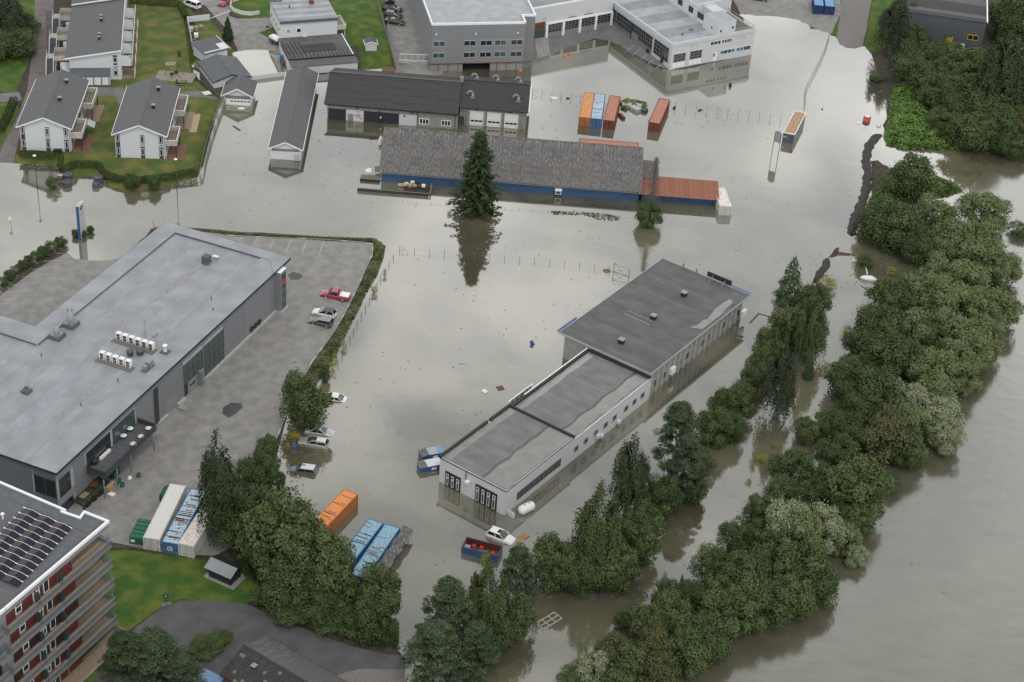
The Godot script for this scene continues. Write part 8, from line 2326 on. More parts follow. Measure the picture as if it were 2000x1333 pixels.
	var hut := thing("black_hut", "little black hut with grey roof at the top of the lane", "hut", Vector3(-35.69, 0.8, -135.42), 0.2)
	gable(hut, 2.0, 2.4, 0, 1.7, 2.2, 0.15, "black_trim", "roof_grey", "roof_grey_b", "black_trim")
	var brs := single("brown_shed_roof", "dark brown pent roof at the foot of the lane fence", "roof", box_mesh(Vector3(3.0, 0.16, 3.6)), M.brown_clad, Vector3(-31.58, 1.4, -101.48), 0.1)
	brs.rotation.x = -0.15
	heap("black_tarpaulin", "black covered motorbike beside the flat-roofed house", "tarpaulin", Vector3(-58.61, 0.9, -124.55), 0.2, Vector3(1.9, 0.9, 1.0), "plastic_black")
	single("blue_bin", "blue bin at the flat-roofed house's lower left corner", "bin", box_mesh(Vector3(0.8, 1.1, 0.8)), M.glass_blue, Vector3(-55.76, 0.7, -104.76), 0.3)
	heap("brown_sacks", "brown sacks stacked below the blue bin", "sacks", Vector3(-54.9, 0.3, -102.83), 0.3, Vector3(0.9, 0.8, 1.6), "brown_clad")
	single("garden_tarp", "white garden cover in front of the double garage's lower corner", "sheet", box_mesh(Vector3(1.6, 0.08, 1.6)), M.flag_cloth_pale, Vector3(-68.4, 1, -84.03), 0.6)
	# kerb of the hall's car park
	var kb := thing("stone_kerb", "pale stone kerb along the weedy edge of the hall's car park", "kerb", Vector3.ZERO)
	var kp := [Vector2(-54.06, -27.51), Vector2(-45.08, -27.93), Vector2(-35.65, -28.79), Vector2(-27.2, -28.38), Vector2(-26.88, -24.52), Vector2(-27.45, -20.25), Vector2(-28.2, -13.76), Vector2(-28.89, -8.67), Vector2(-29.59, -3.88), Vector2(-30.5, 0.99), Vector2(-31.36, 4.62), Vector2(-32.29, 8.2), Vector2(-33.07, 11.39), Vector2(-33.76, 15.1), Vector2(-34.51, 19.34), Vector2(-35.29, 25.47), Vector2(-35.53, 30.5), Vector2(-36.1, 36.23)]
	for i in kp.size() - 1:
		var a: Vector2 = kp[i]
		var b: Vector2 = kp[i + 1]
		var n := maxi(1, int(a.distance_to(b) / 1.2))
		for k in n:
			var p := a.lerp(b, (k + 0.5) / n)
			pb("kerb_stone", kb, Vector3(p.x, height_at(p.x, p.y) + 0.05, p.y), Vector3(0.2, 0.22, a.distance_to(b) / n - 0.02), M.concrete if (i + k) % 4 else M.white_dirty, Basis(Vector3.UP, atan2(b.x - a.x, b.y - a.y)))
	post_fence("garden_fence", "low grey rail fence along the lawn's top edge beside the white containers", [Vector3(-55.3, 0.7, 62.64), Vector3(-52.72, 0.7, 62.34), Vector3(-48.98, 0.7, 62.58), Vector3(-45.52, 0.7, 63.3)], 8, 0.9, "galvanised")

# ---------------------------------------------------------------- trees: a tapered trunk with limbs and a crown of leaf-sized faces
var stock := {}
const ORD := ["first", "second", "third", "fourth", "fifth", "sixth", "seventh", "eighth", "ninth", "tenth", "eleventh", "twelfth", "thirteenth", "fourteenth", "fifteenth", "sixteenth", "seventeenth", "eighteenth", "nineteenth", "twentieth", "21st", "22nd", "23rd", "24th", "25th", "26th", "27th", "28th", "29th", "30th", "31st", "32nd", "33rd", "34th", "35th"]

class Leaves:
	var v := PackedVector3Array()
	var n := PackedVector3Array()
	var c := PackedColorArray()
	var idx := PackedInt32Array()
	var r: RandomNumberGenerator
	func leaf(p: Vector3, out: Vector3, size: float, col: Color, long := 1.0) -> void:
		var nn := (out + Vector3(r.randf_range(-1, 1), r.randf_range(-0.6, 1), r.randf_range(-1, 1)) * 0.75).normalized()
		var u := nn.cross(Vector3(r.randf_range(-1, 1), r.randf_range(-1, 1), r.randf_range(-1, 1))).normalized()
		var w := nn.cross(u)
		u *= size * 0.5 * long
		w *= size * 0.5
		var soft := (nn * 0.6 + out * 0.8).normalized()
		var b := v.size()
		v.append(p - u)
		v.append(p + w * 0.8)
		v.append(p + u)
		v.append(p - w * 0.8)
		for i in 4:
			n.append(soft)
			c.append(col)
		for i in [0, 1, 2, 0, 2, 3]:
			idx.append(b + i)
	func mesh() -> ArrayMesh:
		var a := []
		a.resize(Mesh.ARRAY_MAX)
		a[Mesh.ARRAY_VERTEX] = v
		a[Mesh.ARRAY_NORMAL] = n
		a[Mesh.ARRAY_COLOR] = c
		a[Mesh.ARRAY_INDEX] = idx
		var m := ArrayMesh.new()
		m.add_surface_from_arrays(Mesh.PRIMITIVE_TRIANGLES, a)
		return m

func ball(r: RandomNumberGenerator) -> Vector3:
	var y := r.randf_range(-1, 1)
	var t := r.randf() * TAU
	var q := sqrt(1.0 - y * y)
	return Vector3(q * cos(t), y, q * sin(t))

# kind: [crown colour, second colour, leaves, leaf size, lobes, lobe size, crown base (share of height), stretch]
const KINDS := {
	"willow": [Color(0.118, 0.158, 0.066), Color(0.185, 0.22, 0.105), 15000, 0.26, 46, 0.30, -0.06, 1.25],
	"pale_willow": [Color(0.20, 0.235, 0.135), Color(0.27, 0.30, 0.19), 14000, 0.26, 44, 0.28, -0.06, 1.2],
	"broadleaf": [Color(0.064, 0.094, 0.038), Color(0.118, 0.152, 0.064), 15000, 0.27, 36, 0.36, -0.06, 1.0],
	"deep": [Color(0.052, 0.080, 0.034), Color(0.098, 0.132, 0.056), 15000, 0.26, 36, 0.36, -0.06, 1.0],
	"bush": [Color(0.075, 0.115, 0.045), Color(0.115, 0.155, 0.065), 9000, 0.24, 26, 0.38, -0.08, 0.9],
	"rust": [Color(0.070, 0.088, 0.038), Color(0.115, 0.115, 0.055), 13000, 0.26, 36, 0.36, -0.06, 1.0],
	"gold": [Color(0.22, 0.22, 0.05), Color(0.36, 0.32, 0.04), 2200, 0.26, 12, 0.42, 0.0, 0.9],
}

func trunk_mesh(h: float, r: float, crown0: float, spread: float, seed_: int) -> ArrayMesh:
	var q := RandomNumberGenerator.new()
	q.seed = seed_
	var s := st(true)
	var p := Vector3(0, -1.4, 0)
	var top := h * 0.86
	for i in 5:
		var e := Vector3(q.randf_range(-0.1, 0.1) * i, lerpf(-1.4, top, (i + 1) / 5.0), q.randf_range(-0.1, 0.1) * i)
		tube(s, p, e, r * (1.0 - i * 0.19), 7, r * (1.0 - (i + 1) * 0.18), false)
		p = e
	for i in 9:
		var y := lerpf(h * maxf(crown0, 0.18), h * 0.75, i / 8.0)
		var t := q.randf() * TAU
		var reach := spread * q.randf_range(0.45, 0.8)
		var e := Vector3(cos(t) * reach, y + h * 0.14, sin(t) * reach)
		tube(s, Vector3(0, y, 0), e, r * 0.32, 5, r * 0.08, false)
	return fin(s)

func leafy(kind: String, seed_: int) -> Array:   # [trunk, crown] of radius 4 and height 7
	var k: Array = KINDS[kind]
	var q := RandomNumberGenerator.new()
	q.seed = seed_
	var L := Leaves.new()
	L.r = q
	var r := 4.0
	var h := 7.0
	var base: float = h * k[6]
	var mid := (base + h) / 2
	var half := (h - base) / 2
	var lobes := []
	for i in int(k[4]):
		var d := ball(q)
		d.y = d.y * 0.95 + 0.05
		d = d.normalized() * q.randf_range(0.45, 0.82)
		var size: float = r * k[5] * q.randf_range(0.6, 1.15)
		lobes.append([Vector3(d.x * r, mid + d.y * half, d.z * r), size, q.randf_range(0.0, 1.0), size * k[7]])
	lobes.append([Vector3(0, mid * 0.9, 0), r * 0.62, 0.3, half * 0.8])
	for i in int(k[2]):
		var b: Array = lobes[q.randi() % lobes.size()]
		var d := ball(q)
		if d.y < -0.6:
			d.y = -d.y
		var rad := Vector3(b[1], b[3], b[1])
		var p: Vector3 = b[0] + d * rad * pow(q.randf(), 0.28) * q.randf_range(0.88, 1.1)
		if q.randf() < 0.10:   # loose sprigs stand out beyond the mass
			p += (d + Vector3(0, 0.5, 0)) * b[1] * q.randf_range(0.1, 0.42)
		if p.y < 0.02:
			continue
		var deep := false
		for o in lobes:
			if ((p - o[0]) / Vector3(o[1], o[3], o[1])).length() < 0.62:
				deep = true
				break
		if deep and q.randf() < 0.7:
			continue
		var tone: float = clampf(b[2] * 0.7 + q.randf_range(-0.15, 0.45), 0.0, 1.0)
		var col: Color = k[0].lerp(k[1], tone) * q.randf_range(0.75, 1.2)
		L.leaf(p, (d / rad).normalized(), k[3] * q.randf_range(0.6, 1.3), col, 1.4)
	return [trunk_mesh(h, 0.22, k[6], r * 0.7, seed_), L.mesh()]

func birch(seed_: int, a: Color, b: Color) -> Array:   # radius 4, height 14: hanging strands
	var q := RandomNumberGenerator.new()
	q.seed = seed_
	var L := Leaves.new()
	L.r = q
	var spires := []
	for i in 11:
		var an := i * 2.4
		var rd := 0.0 if i == 0 else q.randf_range(0.9, 2.9)
		spires.append(Vector3(cos(an) * rd, 14.0 - rd * q.randf_range(0.9, 2.0) - (0.0 if i == 0 else q.randf() * 1.5), sin(an) * rd))
	for i in 720:
		var sp: Vector3 = spires[q.randi() % spires.size()]
		var y := lerpf(2.6, sp.y, pow(q.randf(), 0.75))
		var wide := 1.4 * pow(clampf((sp.y + 0.25 - y) / 6.0, 0.02, 1.0), 0.55)
		var ang := q.randf() * TAU
		var rr := wide * sqrt(q.randf())
		var p := Vector3(sp.x * lerpf(0.75, 1.0, y / sp.y) + cos(ang) * rr, y, sp.z * lerpf(0.75, 1.0, y / sp.y) + sin(ang) * rr)
		var out := (Vector3(p.x, 0, p.z).normalized() + Vector3(cos(ang), 0.7, sin(ang)) * 0.6).normalized()
		var tone := q.randf()
		var n := q.randi_range(9, 18)
		for j in n:
			var w := p + Vector3(q.randf_range(-0.28, 0.28), -j * 0.15 + q.randf_range(-0.1, 0.1), q.randf_range(-0.28, 0.28)) + out * 0.03 * j
			L.leaf(w, out, q.randf_range(0.16, 0.32), a.lerp(b, clampf(tone + q.randf_range(-0.3, 0.3), 0, 1)) * q.randf_range(0.75, 1.2), 1.5)
	return [trunk_mesh(14.0, 0.24, 0.25, 2.6, seed_), L.mesh()]

func pine(seed_: int) -> Array:   # radius 4, height 12: tufted plates of needles
	var q := RandomNumberGenerator.new()
	q.seed = seed_
	var L := Leaves.new()
	L.r = q
	var a := Color(0.044, 0.070, 0.040)
	var b := Color(0.084, 0.112, 0.060)
	for i in 150:
		var y := lerpf(2.0, 11.8, pow(q.randf(), 0.8))
		var wide := 4.0 * pow(clampf((12.6 - y) / 9.0, 0.0, 1.0), 0.6) * (0.75 if y < 3.5 else 1.0)
		var ang := q.randf() * TAU
		var rr := wide * q.randf_range(0.35, 1.0)
		var c := Vector3(cos(ang) * rr, y + 0.16 * rr, sin(ang) * rr)
		var size := q.randf_range(0.55, 1.05)
		var tone := q.randf()
		for j in 90:
			var d := ball(q)
			d.y = absf(d.y) if q.randf() < 0.75 else d.y
			L.leaf(c + d * Vector3(size, size * 0.6, size) * pow(q.randf(), 0.33), (d + Vector3(0, 0.5, 0)).normalized(), q.randf_range(0.12, 0.24), a.lerp(b, clampf(tone + q.randf_range(-0.3, 0.3), 0, 1)) * q.randf_range(0.75, 1.2), 2.2)
	return [trunk_mesh(12.0, 0.24, 0.2, 2.8, seed_), L.mesh()]

func spruce(seed_: int, bare := false) -> Array:   # radius 4, height 16: drooping whorls
	var q := RandomNumberGenerator.new()
	q.seed = seed_
	var L := Leaves.new()
	L.r = q
	var a := Color(0.030, 0.048, 0.024)
	var b := Color(0.060, 0.080, 0.038)
	var s := st(true)
	tube(s, Vector3(0, -1.4, 0), Vector3(0, 16, 0), 0.26 if not bare else 0.15, 7, 0.03, false)
	var y := 0.4 if not bare else 3.5
	while y < 15.9:
		var wide := (0.25 + 4.1 * pow(1.0 - y / 16.3, 0.66)) * q.randf_range(0.72, 1.12)
		if y < 2.0 and not bare:
			wide *= 0.85
		var n := q.randi_range(9, 13) if not bare else 8
		for i in n:
			var ang := TAU * (i + q.randf_range(-0.35, 0.35)) / n
			var len := wide * q.randf_range(0.55, 1.12) * (0.62 if bare else 1.0)
			var d := Vector3(cos(ang), 0, sin(ang))
			var tip := Vector3(0, y, 0) + d * len + Vector3(0, -0.26 * len + 0.1, 0)
			if bare:
				tube(s, Vector3(0, y, 0), tip, 0.045, 3, 0.02, false)
				for j in 3:
					var m := Vector3(0, y, 0).lerp(tip, 0.4 + 0.2 * j)
					tube(s, m, m + Vector3(q.randf_range(-0.4, 0.4), -0.2, q.randf_range(-0.4, 0.4)), 0.03, 3, 0.014, false)
				continue
			var tone := q.randf()
			var cnt := int(7 + len * 11)
			for j in cnt:
				var f := (j + q.randf()) / cnt
				var side := Vector3(-d.z, 0, d.x) * q.randf_range(-1, 1) * (0.12 + 0.5 * len * 0.30 * (1.0 - f * 0.7))
				var p := Vector3(0, y, 0).lerp(tip, f) + side + Vector3(0, q.randf_range(-0.35, 0.08), 0)
				L.leaf(p, (d * 0.5 + Vector3.UP).normalized(), q.randf_range(0.2, 0.42), a.lerp(b, clampf(tone * 0.6 + f * 0.3 + q.randf_range(-0.2, 0.2), 0, 1)) * q.randf_range(0.75, 1.2), 1.9)
		y += q.randf_range(0.34, 0.5) if not bare else 0.42
	return [fin(s), L.mesh() if not bare else null]

func cone_bush(seed_: int, a: Color, b: Color, n: int) -> Array:   # radius 4, height 14: a narrow upright crown
	var q := RandomNumberGenerator.new()
	q.seed = seed_
	var L := Leaves.new()
	L.r = q
	for i in n:
		var y := 14.0 * (1.0 - sqrt(q.randf()) * 0.999)
		var wide := 4.0 * pow(1.0 - y / 14.0, 0.7) * (1.0 if y > 1.2 else 0.8)
		var ang := q.randf() * TAU
		wide *= 1.0 + 0.2 * sin(ang * 4.0 + y * 1.7) + 0.12 * sin(y * 4.0 + ang)
		var rr := wide * q.randf_range(0.7, 1.0)
		L.leaf(Vector3(cos(ang) * rr, y, sin(ang) * rr), Vector3(cos(ang), 0.5, sin(ang)), q.randf_range(0.3, 0.6), a.lerp(b, q.randf()) * q.randf_range(0.75, 1.2), 1.6)
	return [trunk_mesh(13.0, 0.3, 0.1, 2.0, seed_), L.mesh()]

func stock_trees() -> void:
	var leafm := mat("leaf", Color.WHITE, 0.75, "", 0.2, 0.0, 0.25)
	leafm.vertex_color_use_as_albedo = true
	leafm.backlight_enabled = true
	leafm.backlight = Color(0.35, 0.4, 0.2)
	mat("bark", lin(0.055, 0.048, 0.04), 0.95, "streak", 0.6)
	mat("birch_bark", lin(0.36, 0.35, 0.33), 0.9, "streak", 0.6)
	mat("dead_wood", lin(0.12, 0.11, 0.095), 0.95)
	var n := 100
	for k in KINDS:
		stock[k] = []
		for i in (3 if k in ["willow", "broadleaf", "deep"] else 2):
			n += 1
			stock[k].append(proto(leafy(k, n), 4.0, 7.0, "bark", "shrub" if k in ["bush", "gold"] else "tree"))
	stock.birch = [proto(birch(201, Color(0.054, 0.078, 0.032), Color(0.092, 0.118, 0.05)), 4.0, 14.0, "birch_bark", "tree"), proto(birch(202, Color(0.060, 0.084, 0.036), Color(0.105, 0.13, 0.058)), 4.0, 14.0, "birch_bark", "tree")]
	stock.dark_birch = [proto(birch(203, Color(0.040, 0.058, 0.030), Color(0.066, 0.086, 0.042)), 4.0, 14.0, "birch_bark", "tree"), proto(birch(204, Color(0.036, 0.05, 0.03), Color(0.06, 0.075, 0.042)), 4.0, 14.0, "birch_bark", "tree")]
	stock.pine = [proto(pine(211), 4.0, 12.0, "bark", "tree"), proto(pine(212), 4.0, 12.0, "bark", "tree")]
	stock.spruce = [proto(spruce(221), 4.0, 16.0, "bark", "tree")]
	stock.aspen = [proto(cone_bush(231, Color(0.05, 0.085, 0.045), Color(0.09, 0.13, 0.07), 2600), 4.0, 14.0, "bark", "tree")]
	stock.thuja = [proto(cone_bush(232, Color(0.022, 0.05, 0.022), Color(0.04, 0.075, 0.03), 5200), 4.0, 14.0, "bark", "tree")]

func proto(made: Array, r: float, h: float, bark: String, category: String) -> Dictionary:
	return {"made": made, "r": r, "h": h, "bark": bark, "category": category, "used": null}

var turns := 0

func plant(kind: String, label: String, x: float, z: float, r: float, h: float, group := "", called := "") -> Node3D:
	var set: Array = stock[kind]
	turns += 1
	var p: Dictionary = set[turns % set.size()]
	var y := maxf(height_at(x, z) - 0.05, -0.25) if height_at(x, z) > -0.2 else -0.15
	var o: Node3D
	var turn := turns * 2.4
	if p.used == null:
		var nm: String = called if called != "" else {"willow": "willow_tree", "pale_willow": "willow_tree", "broadleaf": "broadleaf_tree", "deep": "broadleaf_tree", "bush": "leafy_shrub", "rust": "broadleaf_tree", "gold": "yellow_shrub", "birch": "birch_tree", "dark_birch": "birch_tree", "pine": "pine_tree", "spruce": "spruce_tree", "aspen": "aspen_tree", "thuja": "thuja_tree"}[kind]
		o = thing(nm, label, p.category, Vector3(x, y, z), turn, group)
		part("trunk", o, p.made[0], M[p.bark])
		if p.made[1] != null:
			part("crown", o, p.made[1], M.leaf)
		p.used = o
	else:
		o = copy_of(p.used, Vector3(x, y, z), turn, label, group)
		if group == "" and o.has_meta("group"):
			o.remove_meta("group")
	o.scale = Vector3(r / p.r, (h - y) / p.h, r / p.r)
	return o

func belt(where: String, group: String, list: Array) -> void:
	var words := {"willow": "billowing grey-green willow", "pale_willow": "pale silvery willow", "broadleaf": "mid-green broadleaf tree", "deep": "deep green broadleaf tree", "bush": "bright green shrub", "rust": "brown-flecked green tree", "gold": "yellow-flowering shrub", "birch": "drooping birch", "dark_birch": "dark drooping birch", "pine": "dark tufted pine", "aspen": "slim upright aspen"}
	var count := {}
	var total := {}
	for t in list:
		total[t[0]] = int(total.get(t[0], 0)) + 1
	for t in list:
		var i: int = count.get(t[0], 0)
		count[t[0]] = i + 1
		var lab: String = t[5] if t.size() > 5 else ("%s %s" % [words[t[0]] if total[t[0]] == 1 else ORD[i] + " " + words[t[0]], where])
		plant(t[0], lab, t[1], t[2], t[3] * (1.13 if t[3] > 1.6 and not t[0].ends_with("birch") and t[0] != "pine" else 1.0), t[4], group)

func make_trees() -> void:
	stock_trees()
	# single trees
	plant("spruce", "big dark spruce standing in the flood in front of the blue warehouse", -8.9, -44.3, 5.49, 17.4)
	stock.dead = [proto(spruce(222, true), 4.0, 16.0, "dead_wood", "tree")]
	plant("dead", "bare dead spruce with an ivy-green skirt beside the rusty annexe", 24.91, -47.6, 4.48, 13, "", "dead_spruce")
	plant("deep", "round dark shrub at the foot of the dead spruce", 24.58, -43.74, 2.77, 4.6)
	plant("broadleaf", "round leafy tree overhanging the kerb and the flooded cars", -31.75, 28.39, 4.24, 10.2)
	plant("thuja", "tall narrow dark thuja beside the driveway", -68.73, -111.7, 1.29, 6.6)
	plant("bush", "round leafy bush beside the grey round tanks", -89.82, -40.57, 1.52, 2.7)
	plant("deep", "rounded dark young tree on the bank below the hedge, left of two", -75.24, -42.7, 1.62, 3.6)
	plant("broadleaf", "small loose young tree on the bank below the hedge, right of two", -70.99, -43.1, 1.31, 3)
	plant("deep", "small pointed bush at the water's edge above the round leafy tree", -30.29, 16.3, 1.02, 3)
	plant("bush", "tiny dark bush on the lawn near the covered trailer", -61.17, -119.72, 0.48, 1.3)
	plant("bush", "thin sapling on the dry lawn below the hedge", -77.66, -101.23, 0.46, 2.2)
	belt("from the left at the pylon sign's foot", "bushes round the pylon sign", [["deep", -81.46, -23.57, 0.78, 1.5], ["deep", -80.1, -23.76, 0.77, 1.3], ["deep", -79.12, -25.24, 0.78, 1.5]])
	belt("in the dark wood at the top left corner", "trees in the top left corner", [["dark_birch", -114.89, -100.68, 5.87, 13], ["deep", -112.03, -95.78, 4.66, 7], ["deep", -115.33, -93.31, 4.87, 7], ["dark_birch", -119.7, -108.19, 5.99, 13], ["deep", -113.42, -105.66, 3.57, 6]])
	belt("upwards along the left car park's edge", "shrubs along the left car park", [["bush", -89.84, -5.42, 1.21, 1.6], ["deep", -89.11, -7.34, 1.22, 1.7], ["bush", -88.56, -9.59, 1.22, 1.6], ["deep", -87.78, -11.11, 1.23, 1.8], ["rust", -87.28, -12.95, 1.23, 1.6], ["bush", -86.26, -14.37, 1.33, 2], ["deep", -85.52, -16.1, 1.34, 2], ["bush", -84.45, -17.72, 1.34, 2.2], ["deep", -83.27, -19.98, 1.25, 1.9]])
	belt("down the shore below the round leafy tree", "shrubs along the water's edge", [["broadleaf", -36.5, 38.2, 1.68, 4.4], ["bush", -34.93, 40.72, 1.27, 2.6], ["deep", -33.78, 44.66, 1.33, 3], ["gold", -32.84, 33.34, 1.05, 1.8], ["gold", -33.83, 35.34, 0.65, 1.2]])
	belt("from the left in the grove above the road", "trees of the grove above the bottom road", [["dark_birch", -40.08, 59.3, 4.44, 21, "tallest drooping birch, rising over the white containers"], ["deep", -36.77, 60.19, 3.36, 9], ["deep", -36.65, 48.23, 2.78, 9], ["deep", -35.31, 56.52, 3.39, 9], ["broadleaf", -30.38, 65.81, 5.39, 14], ["broadleaf", -25.32, 67.56, 4.64, 12], ["deep", -27.5, 72.33, 4.02, 9], ["broadleaf", -22.1, 71.43, 3.73, 10], ["deep", -24.59, 73.99, 3.15, 6], ["broadleaf", -15.5, 72.01, 3.43, 9], ["deep", -16.47, 76, 2.98, 7], ["bush", -18.76, 75.35, 2.57, 4], ["bush", -28.07, 74.32, 2.59, 4], ["bush", -22.26, 75.5, 2.43, 3], ["bush", -31.57, 71.01, 2.18, 3], ["bush", -14.61, 75.88, 2, 3]])
	belt("from the left at the road bend by the apartments", "pines at the bottom left", [["pine", -42.94, 90.29, 4.93, 11], ["pine", -47.21, 87.58, 3.34, 8], ["pine", -39.41, 90.98, 3.42, 8], ["bush", -37.89, 81.76, 2.27, 2.6], ["bush", -36.23, 79.47, 1.57, 2], ["bush", -39.44, 83.1, 1.55, 2]])
	belt("from the left in the flooded bottom clump", "trees at the bottom middle", [["pine", -6.97, 85.75, 4.64, 12], ["pine", -5.48, 79, 4.45, 14], ["birch", -0.8, 75.09, 4.06, 16], ["pine", 3.4, 68.88, 3.02, 12], ["pine", -1.92, 82.7, 3.73, 10], ["deep", 3.13, 74.76, 2.98, 8], ["deep", 0.76, 75.81, 2.97, 7], ["bush", 5.12, 61.9, 1.33, 3], ["gold", -1.39, 60.19, 1.04, 3]])
	belt("up the tree line beside the workshop", "trees of the middle line", [["broadleaf", 8.61, 61.93, 3.39, 8], ["birch", 14.09, 59.53, 4.4, 18], ["deep", 12.69, 62.21, 3.32, 7], ["broadleaf", 17.1, 61.14, 3.26, 7], ["deep", 20.83, 55.02, 3.32, 8], ["dark_birch", 19.05, 45.16, 4.15, 16], ["bush", 22.02, 48.33, 2.62, 5], ["pine", 27.76, 40.24, 3.61, 12], ["pine", 26.59, 34.56, 4.14, 14], ["deep", 24.65, 43.73, 2.81, 7], ["deep", 29.12, 40.04, 2.38, 5], ["bush", 31.43, 32.37, 2.11, 4], ["broadleaf", 33.17, 25.43, 2.81, 6.5], ["deep", 35.98, 24.05, 2.33, 5], ["deep", 35.26, 18.04, 2.19, 6], ["broadleaf", 37.92, 17.11, 2.71, 6], ["deep", 40.3, 10.34, 2.07, 5], ["broadleaf", 42.29, 5.79, 2.36, 6], ["dark_birch", 44.29, 16.53, 3.71, 15], ["broadleaf", 47.39, -4.82, 3.24, 8], ["broadleaf", 44.45, -0.77, 2.67, 6], ["birch", 51.16, -0.77, 3.37, 14], ["deep", 53.27, -14.78, 2.97, 7], ["aspen", 49.43, -19.65, 2.43, 10], ["gold", 57.13, -25.32, 2.11, 2.4], ["aspen", 50.74, 4.64, 0.97, 6], ["bush", 50.5, -5.1, 2.35, 5]])
	belt("down the island end of the riverside wood", "trees of the riverside wood", [["broadleaf", 77.81, -64.52, 5.1, 8.4], ["deep", 70.97, -44.07, 5.64, 9], ["deep", 67.45, -46.22, 3.44, 5], ["willow", 79.86, -48.71, 4.71, 8], ["willow", 90.29, -52.35, 5.41, 8], ["willow", 82.09, -41.2, 4.63, 7.5], ["willow", 86.91, -41.35, 4.85, 7.5], ["deep", 76.09, -38.45, 3.99, 6.5], ["willow", 79.37, -36.7, 3.78, 6], ["willow", 86.02, -33.77, 5.16, 8], ["willow", 90.53, -32.01, 3.97, 6], ["bush", 65.27, -34.79, 1.67, 2.6], ["gold", 69.95, -32.22, 1.28, 1.6], ["gold", 64.89, -25.26, 0.96, 1.2], ["bush", 97.87, -51.93, 2.31, 2.4]])
	belt("down the broad middle of the riverside wood", "trees of the riverside wood", [["willow", 77.56, -25.21, 4.83, 8], ["willow", 82.44, -25.65, 4.27, 7], ["deep", 68.48, -18.69, 4.35, 7], ["willow", 72.8, -18.52, 4.54, 8], ["willow", 77.82, -16.09, 4.91, 8.5], ["willow", 86.67, -17.84, 4.2, 7], ["willow", 82.88, -16.28, 4.17, 7], ["deep", 64.3, -8.23, 4.59, 7.5], ["willow", 70.09, -8.39, 4.24, 7.5], ["willow", 76.29, -6.6, 4.6, 8.4], ["willow", 82.55, -8.21, 3.9, 7], ["deep", 61.01, -3.43, 3.26, 5.5], ["deep", 63.82, 1.58, 5, 8.5], ["willow", 78.34, -2.04, 4.74, 8], ["willow", 71.7, 4.79, 4.46, 8], ["willow", 76.91, 4.23, 3.77, 6.5], ["deep", 67.96, 1.78, 3.59, 7], ["deep", 57.15, 8.76, 3.85, 7], ["deep", 60.45, 12.97, 4.5, 8.5], ["pale_willow", 65.6, 13.57, 3.64, 7], ["willow", 71.21, 11.36, 3.86, 7], ["deep", 57.4, 17.2, 3.59, 6.5], ["pale_willow", 70.93, 17.5, 4.14, 7], ["bush", 63.16, 17.82, 3.09, 6], ["rust", 60.59, 25.78, 4.84, 9], ["willow", 65.76, 20.72, 3.58, 7], ["pale_willow", 71.06, 21.81, 3.24, 5.5], ["broadleaf", 64.6, 26.69, 2.85, 5], ["broadleaf", 48.72, 22.55, 2.18, 4.4], ["broadleaf", 52.63, 20.49, 2.54, 5], ["deep", 55.49, 22.48, 3.03, 6], ["deep", 52.82, 29.38, 3.3, 6]])
	belt("down the lower third of the riverside wood", "trees of the riverside wood", [["deep", 45.26, 34.49, 3.4, 6.5], ["broadleaf", 53.67, 41.12, 5.1, 9.5], ["deep", 49.94, 37.59, 2.9, 6], ["bush", 60.68, 33.72, 2.3, 2.6], ["broadleaf", 43.2, 40.89, 2.7, 5.5], ["broadleaf", 39.53, 44.26, 2.67, 5], ["deep", 46.35, 42.07, 2.7, 6], ["pale_willow", 42.72, 49.41, 4.02, 8.5], ["willow", 44.53, 52.14, 3.54, 7.5], ["pale_willow", 48.58, 49.53, 3.57, 7.5], ["broadleaf", 53.67, 45.73, 2.84, 5], ["willow", 51.76, 50.26, 2.49, 5], ["pale_willow", 53.22, 52.31, 1.87, 3], ["deep", 35.49, 51.85, 2.76, 6], ["deep", 39.22, 51.64, 2.77, 6], ["deep", 31.19, 57.84, 2.86, 5.5], ["broadleaf", 35.04, 61.39, 3.43, 7], ["deep", 39.66, 59.65, 3.6, 8], ["broadleaf", 44.21, 58.45, 3.77, 8], ["deep", 46.56, 61.33, 3.15, 6.5], ["broadleaf", 42.21, 64.3, 3.27, 7], ["deep", 38.48, 66.45, 3.53, 7], ["broadleaf", 35.14, 68.38, 3.65, 7.5], ["deep", 24.72, 65.82, 2.35, 5], ["aspen", 26.7, 63.42, 0.74, 5], ["deep", 28.18, 65.92, 2.64, 5.5], ["broadleaf", 31.55, 64.74, 2.66, 6], ["broadleaf", 31.56, 70.88, 3.47, 7.5], ["broadleaf", 25.31, 71.1, 3.32, 7], ["bush", 26.34, 74.09, 3.15, 7], ["deep", 29.83, 74.72, 3.15, 7], ["broadleaf", 21.5, 72.03, 2.73, 6], ["deep", 18.55, 70.19, 1.45, 2.6], ["bush", 26.61, 77.99, 3.11, 7], ["rust", 22.18, 76.98, 3.12, 7], ["rust", 17.05, 78.81, 2.96, 6], ["bush", 18.53, 81.66, 3.21, 6.5], ["pale_willow", 14.05, 80.98, 2.66, 5], ["rust", 22.81, 81.71, 2.94, 6], ["bush", 11.4, 82.76, 2.23, 3]])
	belt("down the channel left of the riverside wood", "yellow-flowering clumps in the channel", [["gold", 59.76, -10.14, 1.66, 2], ["gold", 54.02, 1.6, 1.43, 1.6], ["gold", 52.14, 3.28, 0.89, 1], ["gold", 41.1, 28.93, 1.32, 1], ["gold", 38.58, 34.92, 0.65, 0.8], ["gold", 33.8, 47.74, 1.17, 1.6], ["gold", 30.53, 52.17, 0.92, 1.2], ["gold", 24.8, 58.58, 0.45, 0.8], ["gold", 43.4, 24.77, 0.75, 0.9]])
